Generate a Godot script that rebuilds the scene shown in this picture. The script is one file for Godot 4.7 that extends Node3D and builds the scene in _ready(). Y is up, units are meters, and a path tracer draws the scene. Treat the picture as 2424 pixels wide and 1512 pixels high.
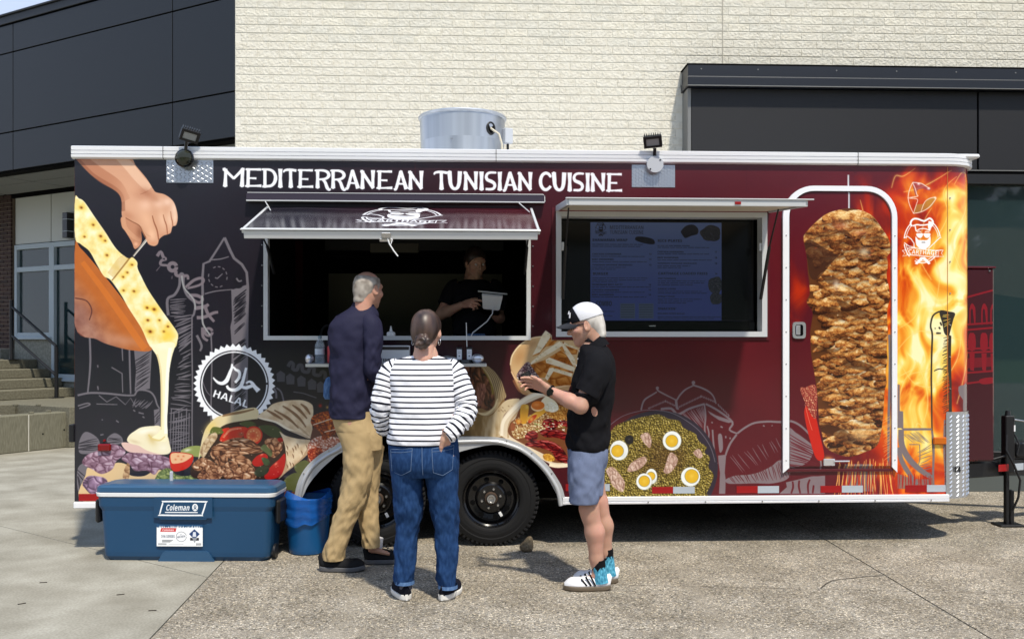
extends Node3D

# ---------------------------------------------------------------- printed artwork: a sheet that is painted into a texture
class Pad:
	var w: int
	var h: int
	var ax := 1.0
	var ay := 1.0
	var ox := 0.0
	var oy := 0.0
	var wrap := false
	var px := PackedFloat32Array()
	var cv := PackedFloat32Array()
	var mk := PackedFloat32Array()
	var clipped := false
	var b0 := Vector2i()
	var b1 := Vector2i()
	var m0 := Vector2i()
	var m1 := Vector2i()
	var rng := RandomNumberGenerator.new()

	func _init(ww: int,hh: int,bg: Color) -> void:
		w = ww
		h = hh
		rng.seed = 5
		px.resize(w*h*3)
		cv.resize(w*h)
		mk.resize(w*h)
		for i in w*h:
			px[i*3] = bg.r
			px[i*3 + 1] = bg.g
			px[i*3 + 2] = bg.b

	# the wrap's layout grid, straightened out to metres on the trailer's side
	func to_c(p: Vector2) -> Vector2:
		if not wrap:
			return Vector2((p.x - ox)*ax,(p.y - oy)*ay)
		var k := (p.x - 1280.0)/2400.0
		var u := (6.81*k + 3.107)/(0.999 - 0.0447*k)
		var v := 1.5 + (850.0 - p.y)*(6.81 + 0.0447*u)/2400.0
		if u > 6.33:
			var t := (u - 6.33)/0.17
			u = 6.33 + 0.17*t + 0.134*t*t
		return Vector2(u*303.8,(2.83 - v)*303.8)

	func from_c(x: float,y: float) -> Vector2:
		if not wrap:
			return Vector2(x/ax + ox,y/ay + oy)
		var u := x/303.8
		if u > 6.33:
			var q := u - 6.33
			u = 6.33 + 0.17*(-0.17 + sqrt(0.0289 + 0.536*q))/0.268
		var z := 6.81 + 0.0447*u
		return Vector2(1280.0 + 2400.0*(-3.107 + 0.999*u)/z,850.0 - 2400.0*(2.83 - y/303.8 - 1.5)/z)

	func raster(polys: Array,mapped := false) -> void:
		b0 = Vector2i(w,h)
		b1 = Vector2i(0,0)
		for src in polys:
			var q := PackedVector2Array()
			var lo := Vector2(1e9,1e9)
			var hi := Vector2(-1e9,-1e9)
			for p in src:
				var c: Vector2 = p if mapped else to_c(p)
				q.append(c)
				lo = lo.min(c)
				hi = hi.max(c)
			var n := q.size()
			var ya := clampi(int(floor(lo.y)),0,h)
			var yb := clampi(int(ceil(hi.y)),0,h)
			var xa := clampi(int(floor(lo.x)),0,w)
			var xb := clampi(int(ceil(hi.x)) + 1,0,w)
			b0 = b0.min(Vector2i(xa,ya))
			b1 = b1.max(Vector2i(xb,yb))
			for y in range(ya,yb):
				for s in 3:
					var yy := y + (s + 0.5)/3.0
					var xs := PackedFloat32Array()
					for i in n:
						var a := q[i]
						var b := q[(i + 1) % n]
						if (a.y <= yy) != (b.y <= yy):
							xs.append(a.x + (yy - a.y)*(b.x - a.x)/(b.y - a.y))
					xs.sort()
					for j in range(0,xs.size() - 1,2):
						var x0 := clampf(xs[j],0.0,w)
						var x1 := clampf(xs[j + 1],0.0,w)
						if x1 <= x0:
							continue
						var i0 := int(x0)
						var i1 := int(x1)
						var r := y*w
						if i0 == i1:
							cv[r + i0] += (x1 - x0)/3.0
						else:
							cv[r + i0] += (i0 + 1 - x0)/3.0
							for x in range(i0 + 1,i1):
								cv[r + x] += 0.33334
							if i1 < w:
								cv[r + i1] += (x1 - i1)/3.0

	func flush(c: Color,fn: Variant,alpha: float) -> void:
		for y in range(b0.y,b1.y):
			for x in range(b0.x,b1.x):
				var i := y*w + x
				var a := cv[i]
				if a <= 0.0:
					continue
				cv[i] = 0.0
				a = minf(a,1.0)*alpha
				if clipped:
					a *= mk[i]
				if a <= 0.002:
					continue
				if fn != null:
					var p := from_c(x + 0.5,y + 0.5)
					c = (fn as Callable).call(p.x,p.y)
				var t := a*c.a
				i *= 3
				px[i] += (c.r - px[i])*t
				px[i + 1] += (c.g - px[i + 1])*t
				px[i + 2] += (c.b - px[i + 2])*t

	func fill(poly: PackedVector2Array,c: Color,alpha := 1.0) -> void:
		raster([poly])
		flush(c,null,alpha)

	func fills(polys: Array,c: Color,alpha := 1.0) -> void:
		raster(polys)
		flush(c,null,alpha)

	func fillfn(poly: PackedVector2Array,fn: Callable,alpha := 1.0) -> void:
		raster([poly])
		flush(Color.WHITE,fn,alpha)

	func clip(poly: PackedVector2Array) -> void:
		raster([poly])
		m0 = b0
		m1 = b1
		clipped = true
		for y in range(b0.y,b1.y):
			for x in range(b0.x,b1.x):
				var i := y*w + x
				mk[i] = minf(cv[i],1.0)
				cv[i] = 0.0

	func unclip() -> void:
		clipped = false
		for y in range(m0.y,m1.y):
			for x in range(m0.x,m1.x):
				mk[y*w + x] = 0.0

	# a soft brush mark
	func dab(x: float,y: float,rx: float,ry: float,c: Color,alpha := 1.0,turn := 0.0,hard := 0.0) -> void:
		var o := to_c(Vector2(x,y))
		var s := (to_c(Vector2(x + 1.0,y)) - o).length()
		rx *= s
		ry *= s
		var r := maxf(rx,ry)*1.5
		var ct := cos(turn)
		var st := sin(turn)
		for yy in range(maxi(0,int(o.y - r)),mini(h,int(o.y + r) + 1)):
			for xx in range(maxi(0,int(o.x - r)),mini(w,int(o.x + r) + 1)):
				var dx := xx + 0.5 - o.x
				var dy := yy + 0.5 - o.y
				var a := (dx*ct + dy*st)/rx
				var b := (dy*ct - dx*st)/ry
				var d := a*a + b*b
				var t := exp(-2.0*d) if hard <= 0.0 else clampf((1.0 - sqrt(d))/(1.0 - hard),0.0,1.0)
				t *= alpha
				var i := yy*w + xx
				if clipped:
					t *= mk[i]
				if t < 0.004:
					continue
				i *= 3
				px[i] += (c.r - px[i])*t
				px[i + 1] += (c.g - px[i + 1])*t
				px[i + 2] += (c.b - px[i + 2])*t

	static func curve(p: PackedVector2Array,closed := false,n := 5) -> PackedVector2Array:
		var q := PackedVector2Array()
		var m := p.size()
		for i in (m if closed else m - 1):
			var a := p[(i - 1 + m) % m] if closed else p[maxi(i - 1,0)]
			var b := p[i]
			var c := p[(i + 1) % m]
			var d := p[(i + 2) % m] if closed else p[mini(i + 2,m - 1)]
			for k in n:
				q.append(b.cubic_interpolate(c,a,d,float(k)/n))
		if not closed:
			q.append(p[m - 1])
		return q

	# a brush line; the width may swell and taper between w0, w1, w2
	func ribbon(p: PackedVector2Array,w0: float,w1 := -1.0,w2 := -1.0) -> PackedVector2Array:
		if w1 < 0.0:
			w1 = w0
		if w2 < 0.0:
			w2 = w1
		var m := p.size()
		var le := PackedVector2Array()
		var ri := PackedVector2Array()
		for i in m:
			var d := (p[mini(i + 1,m - 1)] - p[maxi(i - 1,0)]).normalized()
			var t := float(i)/maxf(m - 1.0,1.0)
			var wd := (lerpf(w0,w1,t*2.0) if t < 0.5 else lerpf(w1,w2,t*2.0 - 1.0))*0.5
			var s := Vector2(-d.y,d.x)*wd
			le.append(p[i] + s)
			ri.append(p[i] - s)
		ri.reverse()
		le.append_array(ri)
		return le

	func line(p: PackedVector2Array,c: Color,w0: float,w1 := -1.0,w2 := -1.0,alpha := 1.0) -> void:
		fill(ribbon(p,w0,w1,w2),c,alpha)

	# many short strokes laid side by side between two edges
	func hatch(a0: Vector2,a1: Vector2,b0_: Vector2,b1_: Vector2,n: int,c: Color,wd: float,jit := 3.0,alpha := 1.0) -> void:
		for i in n:
			var t := (i + rng.randf_range(0.2,0.8))/n
			var p := a0.lerp(a1,t) + Vector2(rng.randf_range(-jit,jit),rng.randf_range(-jit,jit))
			var q := b0_.lerp(b1_,t) + Vector2(rng.randf_range(-jit,jit),rng.randf_range(-jit,jit))
			var mid := (p + q)*0.5 + Vector2(rng.randf_range(-jit,jit),rng.randf_range(-jit,jit))*0.5
			line(curve(PackedVector2Array([p,mid,q]),false,3),c,wd*0.5,wd,wd*0.3,alpha)

	func disc(x: float,y: float,rx: float,ry: float,turn := 0.0,n := 28,rough := 0.0) -> PackedVector2Array:
		var q := PackedVector2Array()
		var wob := rng.randf()*9.0
		for i in n:
			var a := TAU*i/n
			var k := 1.0 + rough*(sin(a*3.0 + wob)*0.5 + sin(a*5.0 + wob*2.0)*0.35 + rng.randf_range(-0.4,0.4))
			q.append(Vector2(x,y) + Vector2(cos(a)*rx*k,sin(a)*ry*k).rotated(turn))
		return q

	# lettering: outlines of a font's glyphs laid into the sheet
	func text(s: String,font: String,at: Vector2,height: float,c: Color,width := 0.0,turn := 0.0,slant := 0.0,weight := 400,alpha := 1.0) -> void:
		var f := SystemFont.new()
		f.font_names = PackedStringArray([font])
		f.font_weight = weight
		var tm := TextMesh.new()
		tm.font = f
		tm.font_size = 64
		tm.pixel_size = 1.0
		tm.depth = 0.0
		tm.text = s
		tm.horizontal_alignment = HORIZONTAL_ALIGNMENT_LEFT
		var ar := tm.surface_get_arrays(0)
		var vs: PackedVector3Array = ar[Mesh.ARRAY_VERTEX]
		var ix: PackedInt32Array = ar[Mesh.ARRAY_INDEX]
		var lo := Vector2(1e9,1e9)
		var hi := Vector2(-1e9,-1e9)
		for v in vs:
			lo = lo.min(Vector2(v.x,v.y))
			hi = hi.max(Vector2(v.x,v.y))
		var ky := height/(hi.y - lo.y)
		var kx := width/(hi.x - lo.x) if width > 0.0 else ky
		var tris := []
		for t in range(0,ix.size(),3):
			var q := PackedVector2Array()
			for j in 3:
				var v := vs[ix[t + j]]
				var yy := (v.y - lo.y)*ky
				q.append(at + Vector2((v.x - lo.x)*kx + yy*slant,-yy).rotated(turn))
			tris.append(q)
		fills(tris,c,alpha)

	func bake() -> ImageTexture:
		var by := PackedByteArray()
		by.resize(w*h*3)
		for i in w*h*3:
			by[i] = clampi(int(px[i]*255.0 + 0.5),0,255)
		return ImageTexture.create_from_image(Image.create_from_data(w,h,false,Image.FORMAT_RGB8,by))


static func pts(s: String,ox := 0.0,oy := 0.0,sc := 1.0) -> PackedVector2Array:
	var f := s.split_floats(" ",false)
	var q := PackedVector2Array()
	for i in range(0,f.size() - 1,2):
		q.append(Vector2(ox + f[i]/sc,oy + f[i + 1]/sc))
	return q


static func rgb(r: int,g: int,b: int,a := 255) -> Color:
	return Color8(r,g,b,a)


static func ramp(t: float,cs: Array) -> Color:
	t = clampf(t,0.0,0.9999)*(cs.size() - 1)
	var i := int(t)
	return (cs[i] as Color).lerp(cs[i + 1],t - i)


static func noise(freq: float,type := FastNoiseLite.TYPE_SIMPLEX_SMOOTH,octaves := 3,sd := 1) -> FastNoiseLite:
	var n := FastNoiseLite.new()
	n.noise_type = type
	n.frequency = freq
	n.seed = sd
	n.fractal_octaves = octaves
	n.fractal_type = FastNoiseLite.FRACTAL_FBM if octaves > 1 else FastNoiseLite.FRACTAL_NONE
	return n

# ---------------------------------------------------------------- the print on the trailer's side
const GREY := Color(0.43,0.41,0.44)


func glyph(pd: Pad,ch: String,x0: float,x1: float,y0: float,y1: float,wd: float,c: Color) -> void:
	# flared sign-writer's capitals, each stroke: points in the letter's box, then start, middle and end widths
	var st := {
		"M": [["0.13 1 0.16 0.05",1.25,0.85,0.9],["0.06 0.04 0.52 0.58",1.0,0.75,0.7],["0.94 0.04 0.5 0.58",1.0,0.75,0.7],["0.87 1 0.9 0.03",1.25,0.9,1.0]],
		"E": [["0.17 1 0.2 0",1.0,0.85,1.0],["0.05 0.06 0.96 0.07",0.55,0.55,0.7],["0.2 0.53 0.68 0.54",0.5,0.5,0.6],["0.02 0.95 0.98 0.94",0.55,0.5,0.8]],
		"D": [["0.2 1 0.2 0",0.9,0.85,0.9],["0 0.05 0.45 0.06 0.72 0.16 0.86 0.36 0.88 0.55 0.8 0.76 0.62 0.91 0.35 0.95 0.02 0.96",0.55,1.0,0.6]],
		"I": [["0.5 1 0.5 0",1.3,0.85,1.25]],
		"T": [["0.56 1 0.54 0.04",1.3,0.85,0.9],["0.03 0.17 0.14 0.08 0.5 0.05 0.98 0.1",0.5,0.7,0.75]],
		"R": [["0.2 1 0.2 0",1.2,0.85,1.0],["0.04 0.06 0.5 0.06 0.78 0.14 0.88 0.3 0.8 0.44 0.6 0.52 0.25 0.54",0.5,0.95,0.5],["0.5 0.53 0.66 0.7 0.78 0.98 0.9 1.09 1.0 1.04",0.7,0.95,0.4]],
		"A": [["0.06 0.98 0.2 0.92 0.5 0.03",0.7,0.85,0.8],["0.5 0.02 0.88 1.0",0.85,0.9,1.15],["0.25 0.7 0.75 0.72",0.5,0.5,0.5]],
		"N": [["0.17 1 0.19 0.04",1.25,0.85,0.9],["0.1 0.03 0.86 0.98",0.95,0.85,0.9],["0.82 0.95 0.84 0",0.9,0.8,1.2]],
		"U": [["0.14 0 0.18 0.4 0.22 0.68 0.34 0.88 0.52 0.95 0.7 0.88 0.8 0.68 0.84 0.4 0.87 0",1.2,0.8,1.2]],
		"S": [["0.93 0.06 0.5 0.05 0.24 0.12 0.14 0.28 0.24 0.44 0.52 0.52 0.76 0.62 0.84 0.76 0.74 0.9 0.5 0.95 0.08 0.94",0.6,0.95,0.65]],
		"C": [["0.97 0.25 0.8 0.1 0.55 0.05 0.3 0.16 0.16 0.42 0.2 0.7 0.4 0.9 0.62 0.94 0.82 0.86 0.97 0.74",0.75,0.95,0.75]],
	}
	var all := []
	for s in st[ch]:
		var p := pts(s[0])
		for i in p.size():
			p[i] = Vector2(lerpf(x0,x1,p[i].x),lerpf(y0,y1,p[i].y))
		all.append(pd.ribbon(Pad.curve(p,false,6),wd*s[1],wd*s[2],wd*s[3]))
		all.append(pd.disc(p[0].x,p[0].y,wd*s[1]*0.3,wd*0.2))
	pd.fills(all,c)


func title(pd: Pad,c: Color) -> void:
	var k := 4.6615
	var one := "M 68 333 E 335 530 D 530 712 I 715 778 T 780 938 E 945 1135 R 1143 1335 R 1325 1512 A 1500 1675 N 1672 1858 E 1868 2058 A 2065 2238 N 2230 2424".split(" ")
	for i in range(0,one.size(),3):
		var t := float(one[i + 1])/2424.0
		glyph(pd,one[i],540 + float(one[i + 1])/k,540 + float(one[i + 2])/k,400 + (90 + 38*t)/k,400 + (308 + 38*t)/k,9.4,c)
	var two := "T 112 275 U 272 440 N 453 635 I 640 700 S 705 848 I 852 915 A 912 1090 N 1085 1270 C 1335 1482 U 1490 1657 I 1670 1728 S 1730 1870 I 1880 1938 N 1935 2122 E 2125 2315".split(" ")
	for i in range(0,two.size(),3):
		var t := float(two[i + 1])/2424.0
		glyph(pd,two[i],1060 + float(two[i + 1])/k,1060 + float(two[i + 2])/k,410 + (80 + 28*t)/k,410 + (296 + 28*t)/k,9.4,c)


# round emblem: a bearded face with glasses in a ring over a ribbon; o is its centre, s its scale (1 = 150 units wide)
func emblem(pd: Pad,o: Vector2,s: float,c: Color,word: String) -> void:
	var z := func(t: String) -> PackedVector2Array:
		var q := pts(t)
		for i in q.size():
			q[i] = o + (q[i] - Vector2(730,700))*s/6.0
		return q
	var f := s/6.0
	for r in [[430.0,520.0,26.0],[385.0,472.0,16.0]]:
		for arc in [[2.35,3.0],[3.25,4.05],[5.3,6.1],[0.75,2.0]]:
			var q := PackedVector2Array()
			for i in 15:
				var a := lerpf(arc[0],arc[1],i/14.0)
				q.append(o + Vector2(cos(a)*r[0],sin(a)*r[1] - 20.0)*f)
			pd.line(q,c,r[2]*f)
	pd.line(Pad.curve(z.call("480 340 455 270 480 200 540 160 630 165 720 200 790 210 850 175 900 150 950 175 985 240 965 310 920 350"),false,5),c,44*f)
	pd.line(Pad.curve(z.call("500 330 600 300 700 310 800 305 870 290"),false,5),c,34*f)
	pd.fill(z.call("880 210 970 230 960 320 915 450 880 440 860 330"),c)
	pd.line(z.call("560 330 585 450"),c,30*f)
	pd.line(Pad.curve(z.call("585 455 660 405 740 390 820 400 905 440"),false,5),c,26*f)
	pd.line(Pad.curve(z.call("600 480 650 455 700 470"),false,5),c,20*f)
	pd.line(Pad.curve(z.call("790 475 840 460 900 480"),false,5),c,20*f)
	pd.fill(Pad.curve(z.call("590 510 740 505 735 570 690 610 620 595"),true),c)
	pd.fill(Pad.curve(z.call("765 505 920 510 895 590 830 612 775 570"),true),c)
	pd.fill(Pad.curve(z.call("572 580 640 655 745 665 850 655 920 570 920 760 860 840 760 890 660 850 585 760"),true),c)
	pd.line(z.call("715 716 800 716"),rgb(60,40,40),16*f)
	pd.line(z.call("300 610 385 575 470 640 535 740 535 820 580 860"),c,22*f)
	pd.line(z.call("300 720 420 810 540 830"),c,20*f)
	pd.line(z.call("870 870 1140 610 1180 600"),c,22*f)
	pd.line(z.call("360 860 560 850 760 880 1050 910 1190 900"),c,22*f)
	pd.line(z.call("370 1010 600 1020 860 1050 1120 1050"),c,22*f)
	pd.line(z.call("250 905 360 900 370 1020 260 1045 320 970 250 905"),c,16*f)
	pd.line(z.call("1230 895 1120 905 1110 1050 1240 1050 1180 970 1230 895"),c,16*f)
	pd.text(word, "Droid Sans",z.call("400 985")[0],105*f,c,690*f,0.05,0.0,700)
	pd.fill(z.call("700 1060 790 1060 930 1210 880 1240 745 1120 610 1240 550 1220"),c)


func backdrop(pd: Pad) -> void:
	var stops := [rgb(37,37,44),rgb(35,34,42),rgb(35,29,37),rgb(44,24,31),rgb(62,20,28),rgb(80,21,29),rgb(88,22,31),rgb(92,23,33),rgb(92,22,31)]
	var n := noise(0.004,FastNoiseLite.TYPE_SIMPLEX_SMOOTH,2,4)
	pd.fillfn(pts("150 340 2500 340 2500 1300 150 1300"),func(x: float,y: float) -> Color:
		var c := ramp((x - 180.0)/2250.0,stops)
		return c*(1.0 + 0.05*n.get_noise_2d(x,y)))


func sketch_town(pd: Pad) -> void:
	var g := GREY
	var o := Vector2(360,560)
	var k := 5.04
	var ln := func(s: String,wd: float,smooth := true,c := GREY) -> void:
		var q := pts(s,360,560,5.04)
		pd.line(Pad.curve(q,false,4) if smooth else q,c,wd*1.1,wd,wd*0.8)
	# clock tower
	ln.call("735 900 730 700 745 500 820 470 930 300 1010 170",6.0,false)
	ln.call("1010 170 1080 330 1130 430 1230 510 1290 610 1305 800 1300 1100 1295 1512 1290 2000 1280 2500",6.5,false)
	ln.call("845 450 960 440 1065 410",3.0)
	ln.call("760 880 900 845 1100 825",3.0)
	ln.call("1105 820 1110 1000 1115 1200 1095 1300 1110 1500 1100 2000 1095 2400",4.0)
	pd.fill(pts("1100 830 1300 760 1308 1500 1300 2480 1105 2480 1100 1500 1085 1300 1112 1180",360,560,k),g)
	var dk := rgb(33,31,38)
	for band in [[870,1260,22],[1330,1330,2],[1480,1800,16],[1900,2440,20]]:
		pd.hatch(o + Vector2(1130,band[0] + 60)/k,o + Vector2(1130,band[1])/k,o + Vector2(1275,band[0] - 60)/k,o + Vector2(1275,band[1] - 120)/k,band[2],dk,3.2,2.5)
	pd.fill(Pad.curve(pts("1190 580 1250 640 1250 760 1200 810 1140 790 1125 680 1150 600",360,560,k),true),dk)
	ln.call("1160 680 1190 720 1230 710",4.0)
	for i in 12:
		if i in [1,7]:
			continue
		var a := TAU*i/12.0
		var p := o + Vector2(925 + cos(a)*118,665 + sin(a)*130)/k
		var q := o + Vector2(925 + cos(a + 0.3)*118,665 + sin(a + 0.3)*130)/k
		pd.line(PackedVector2Array([p,q]),g,2.4)
	ln.call("890 675 920 685 985 625",3.0,false)
	# left tower behind the cheese
	pd.fill(Pad.curve(pts("440 640 480 640 500 760 540 900 640 1000 630 1140 600 1160 600 1500 610 2200 600 3000 300 3000 330 1500 300 1040 300 930 400 870 430 760",360,560,k),true,3),rgb(34,33,40))
	ln.call("300 1150 290 950 380 890 440 780 450 640 490 640 495 780 540 900 635 1000 625 1130 600 1165",6.5)
	pd.hatch(o + Vector2(330,960)/k,o + Vector2(330,1160)/k,o + Vector2(520,920)/k,o + Vector2(500,1180)/k,9,g,3.0)
	pd.hatch(o + Vector2(380,1180)/k,o + Vector2(450,1640)/k,o + Vector2(600,1130)/k,o + Vector2(600,1500)/k,15,g,4.0)
	ln.call("600 1160 598 1500 605 2000 600 2600 612 3000",3.5)
	pd.hatch(o + Vector2(470,1640)/k,o + Vector2(330,2350)/k,o + Vector2(590,1560)/k,o + Vector2(590,2380)/k,22,g,3.0,5.0)
	pd.hatch(o + Vector2(330,2350)/k,o + Vector2(330,2950)/k,o + Vector2(560,2300)/k,o + Vector2(590,2900)/k,18,g,2.6,6.0)
	for i in 8:
		ln.call("%d %d %d %d" % [340 + i*32,2320 + (i % 3)*60,320 + i*34,2860 + (i % 2)*90],2.4,false)
	# painted word running down the tower
	var br := Color(0.47,0.43,0.46)
	ln.call("160 405 205 350 240 420 270 440 215 460 205 510 290 520",7.5,true,br)
	pd.fills([pd.ribbon(pd.disc(360 + 355/k,560 + 540/k,9.5,9.5),9.5)],br)
	ln.call("400 590 400 640 470 660 540 650 550 700",8.0,true,br)
	ln.call("150 590 200 530",1.6,false,br)
	ln.call("345 690 350 655",1.6,false,br)
	ln.call("520 800 620 710 720 680 745 720 690 770 540 810",7.0,true,br)
	ln.call("560 900 660 900 730 940 700 990 640 970 590 920",8.0,true,br)
	ln.call("640 1060 760 1040 810 1010",9.0,true,br)
	ln.call("660 1180 760 1170 870 1120 930 1110",8.0,true,br)
	ln.call("760 1020 800 1130 880 1230",8.0,true,br)
	pd.fills([pd.ribbon(pd.disc(360 + 810/k,560 + 1360/k,9,9),7.0)],br)
	ln.call("735 1300 740 1420 800 1470",7.5,true,br)
	ln.call("470 650 500 800 620 950 640 1080",4.0,true,rgb(150,150,152))
	ln.call("730 900 730 1200 760 1300 830 1400",4.5,true,rgb(150,150,152))
	ln.call("840 1400 850 1700 840 2300 845 2800",3.5)
	ln.call("660 1400 720 1530 700 1600",6.0)
	ln.call("720 1950 780 2100 830 2160",2.0)
	# bridge and banks low on the left: in the lower left sheet's own grid
	var lo := func(s: String,wd: float,smooth := true) -> void:
		var q := pts(s,180,760,3.025)
		pd.line(Pad.curve(q,false,4) if smooth else q,GREY,wd,wd,wd*0.8)
	lo.call("128 200 135 400 130 520 115 670",5.0)
	lo.call("375 330 380 430",3.0)
	lo.call("295 478 375 525 380 670",3.0,false)
	lo.call("430 330 435 520 440 680",4.5)
	pd.fill(pts("465 345 600 345 585 640 470 660 480 500",180,760,3.025),g)
	pd.hatch(Vector2(180 + 475/3.025,760 + 420/3.025),Vector2(180 + 480/3.025,760 + 650/3.025),Vector2(180 + 590/3.025,760 + 350/3.025),Vector2(180 + 580/3.025,760 + 590/3.025),11,dk,2.6)
	lo.call("38 690 130 672 250 675 400 690 470 690",5.0)
	lo.call("40 770 110 750 130 762 50 790",3.5)
	lo.call("180 755 340 760",2.4)
	lo.call("470 690 500 650 580 660 620 700 640 760 660 790",4.5)
	lo.call("200 690 260 740 330 700 400 760 440 710 480 780",2.6,false)
	pd.hatch(Vector2(180 + 440/3.025,760 + 770/3.025),Vector2(180 + 560/3.025,760 + 790/3.025),Vector2(180 + 480/3.025,760 + 720/3.025),Vector2(180 + 620/3.025,760 + 740/3.025),9,g,2.5)
	pd.fill(pts("615 800 660 790 665 920 622 920",180,760,3.025),g)
	pd.hatch(Vector2(384,1040),Vector2(388,1062),Vector2(398,1024),Vector2(398,1050),4,dk,2.0)
	for s in ["225 870 225 880","330 880 350 895","190 460 192 480","190 620 195 650","500 820 540 830","530 850 545 860","210 990 235 985","460 800 475 812"]:
		lo.call(s,3.5,false)
	for b in [["50 1040 100 965 195 1020 195 1110 60 1130",14],["265 1010 320 975 375 1010 370 1060 270 1050",8],["40 1240 120 1200 120 1300 45 1420",9]]:
		var q := pts(b[0],180,760,3.025)
		pd.fill(Pad.curve(q,true),g)
		pd.hatch(q[0],q[0] + Vector2(0,25),q[2],q[3],b[1]/2,dk,2.2)
	# shapes right of the seal
	for s in ["300 440 325 400 350 420 345 460 385 470 400 430 430 430 440 480 490 490 505 450 545 455 545 510 600 520 620 490 650 500 650 560"]:
		pd.line(Pad.curve(pts(s,640,800,3.78),false,4),rgb(75,72,80),9.0)
	for p in [[235,560],[325,585],[430,605],[530,635],[615,660]]:
		pd.fill(pts("-12 -14 -2 -22 10 -14 9 6 -10 6",640 + p[0]/3.78,800 + p[1]/3.78),rgb(75,72,80))
	pd.line(pts("350 678 440 690 570 735",640,800,3.78),rgb(95,92,98),2.4)
	pd.line(Pad.curve(pts("165 640 185 680 190 740",640,800,3.78)),rgb(105,100,108),5)
	pd.line(Pad.curve(pts("190 640 235 680 260 770",640,800,3.78)),rgb(105,100,108),4)


func cheese(pd: Pad) -> void:
	var a := func(s: String) -> PackedVector2Array: return pts(s,180,380,3.78)
	var b := func(s: String) -> PackedVector2Array: return pts(s,180,760,3.025)
	# rind
	var wheel := Pad.curve(pts("186 615 200 620 240 665 300 740 350 810 380 872 330 876 272 862 240 848 186 815"),true,6)
	pd.clip(wheel)
	var n1 := noise(0.02,FastNoiseLite.TYPE_SIMPLEX_SMOOTH,4,7)
	pd.fillfn(wheel,func(x: float,y: float) -> Color:
		var edge := clampf(1.0 - ((x - 186.0)*0.80 - (y - 590.0)*0.6 + 46.0)/-62.0,0.0,1.0)
		var c := ramp(0.5 + 0.5*n1.get_noise_2d(x*1.2,y*1.2),[rgb(112,70,62),rgb(145,98,86),rgb(168,122,104),rgb(186,140,120)])
		return c.lerp(rgb(192,104,44),edge*0.85))
	pd.dab(300,850,75,20,rgb(196,140,110),0.7,0.15)
	pd.dab(200,780,34,40,rgb(150,105,92),0.7)
	pd.line(Pad.curve(pts("186 745 215 752 228 775 222 800")),rgb(98,58,52),3.0)
	pd.line(Pad.curve(pts("190 830 215 846 240 850")),rgb(110,62,52),3.0)
	pd.line(Pad.curve(pts("205 655 250 715 300 785 345 850 362 872")),rgb(214,120,50),12.0,16.0,18.0,0.65)
	pd.unclip()
	# cut face
	var face := Pad.curve(pts("186 495 196 496 210 505 236 543 262 580 290 622 318 645 330 643 342 655 343 670 352 690 370 725 400 770 425 805 443 832 443 850 432 872 380 872 352 820 320 770 300 735 275 700 258 690 240 660 222 628 200 610 186 592"),true,5)
	pd.clip(face)
	var n2 := noise(0.028,FastNoiseLite.TYPE_SIMPLEX_SMOOTH,4,12)
	pd.fillfn(face,func(x: float,y: float) -> Color:
		return ramp(0.5 + 0.62*n2.get_noise_2d(x,y*0.9),[rgb(232,206,130),rgb(246,226,150),rgb(252,240,186),rgb(255,250,226)]))
	pd.line(Pad.curve(pts("188 494 205 498 225 525 262 578 312 640")),rgb(255,243,200),5.0)
	pd.line(Pad.curve(pts("238 540 262 575 290 612 310 638")),rgb(196,160,96),7,9,7,0.45)
	pd.fill(a.call("540 1000 500 1080 400 1200 330 1140 430 1000 500 960"),rgb(214,176,108),0.45)
	pd.line(a.call("548 992 372 1215"),rgb(150,108,52),4.0,4.0,3.0,0.8)
	pd.line(a.call("570 996 384 1222"),rgb(250,226,150),3.5,3.5,2.0,0.9)
	for s in [[82,525,8],[195,688,7],[265,795,8],[308,838,6],[112,800,6],[325,975,7],[562,1065,6],[518,1138,6],[478,1180,6],[482,1308,6],[580,1315,7],[705,1470,6],[770,1485,8]]:
		var x: float = 180 + s[0]/3.78
		var y: float = 380 + s[1]/3.78
		pd.dab(x,y,s[2]*1.9,s[2]*1.6,rgb(242,196,50),0.55)
		pd.dab(x,y,s[2]*0.75,s[2]*0.6,rgb(150,82,28),0.9,0.5)
		pd.dab(x + 1,y,s[2]*0.3,s[2]*0.25,rgb(80,36,20),0.9)
	for s in [[565,28,6],[618,40,7],[570,122,7],[658,122,5],[588,208,9],[722,170,6],[692,208,6],[740,232,13],[700,255,9]]:
		var x: float = 180 + s[0]/3.025
		var y: float = 760 + s[1]/3.025
		pd.dab(x,y,s[2]*2.0,s[2]*1.7,rgb(246,204,60),0.6)
		if s[2] < 9 or s[0] == 588:
			pd.dab(x,y,s[2]*0.8,s[2]*0.65,rgb(140,66,26),0.9,0.3)
			pd.dab(x,y,s[2]*0.35,s[2]*0.3,rgb(70,30,18),0.9)
	pd.unclip()
	# the run of melted cheese and the pool under it
	var pool := Pad.curve(b.call("412 1030 430 990 470 960 520 932 600 922 665 925 720 1000 735 1060 745 1110 715 1135 640 1130 560 1105 500 1070 440 1055"),true,5)
	pd.fill(Pad.curve(b.call("370 1058 400 1045 500 1065 620 1115 720 1130 660 1140 540 1128 420 1115"),true),rgb(226,190,178))
	pd.fill(pool,rgb(243,232,196))
	pd.clip(pool)
	pd.dab(180 + 560/3.025,760 + 960/3.025,34,10,rgb(255,250,232),0.9,-0.15)
	pd.dab(180 + 600/3.025,760 + 1020/3.025,14,22,rgb(214,186,116),0.7,-0.5)
	pd.dab(180 + 690/3.025,760 + 1090/3.025,20,14,rgb(250,242,214),0.8)
	pd.dab(180 + 470/3.025,760 + 1040/3.025,22,6,rgb(212,190,150),0.6,0.3)
	pd.unclip()
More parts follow.
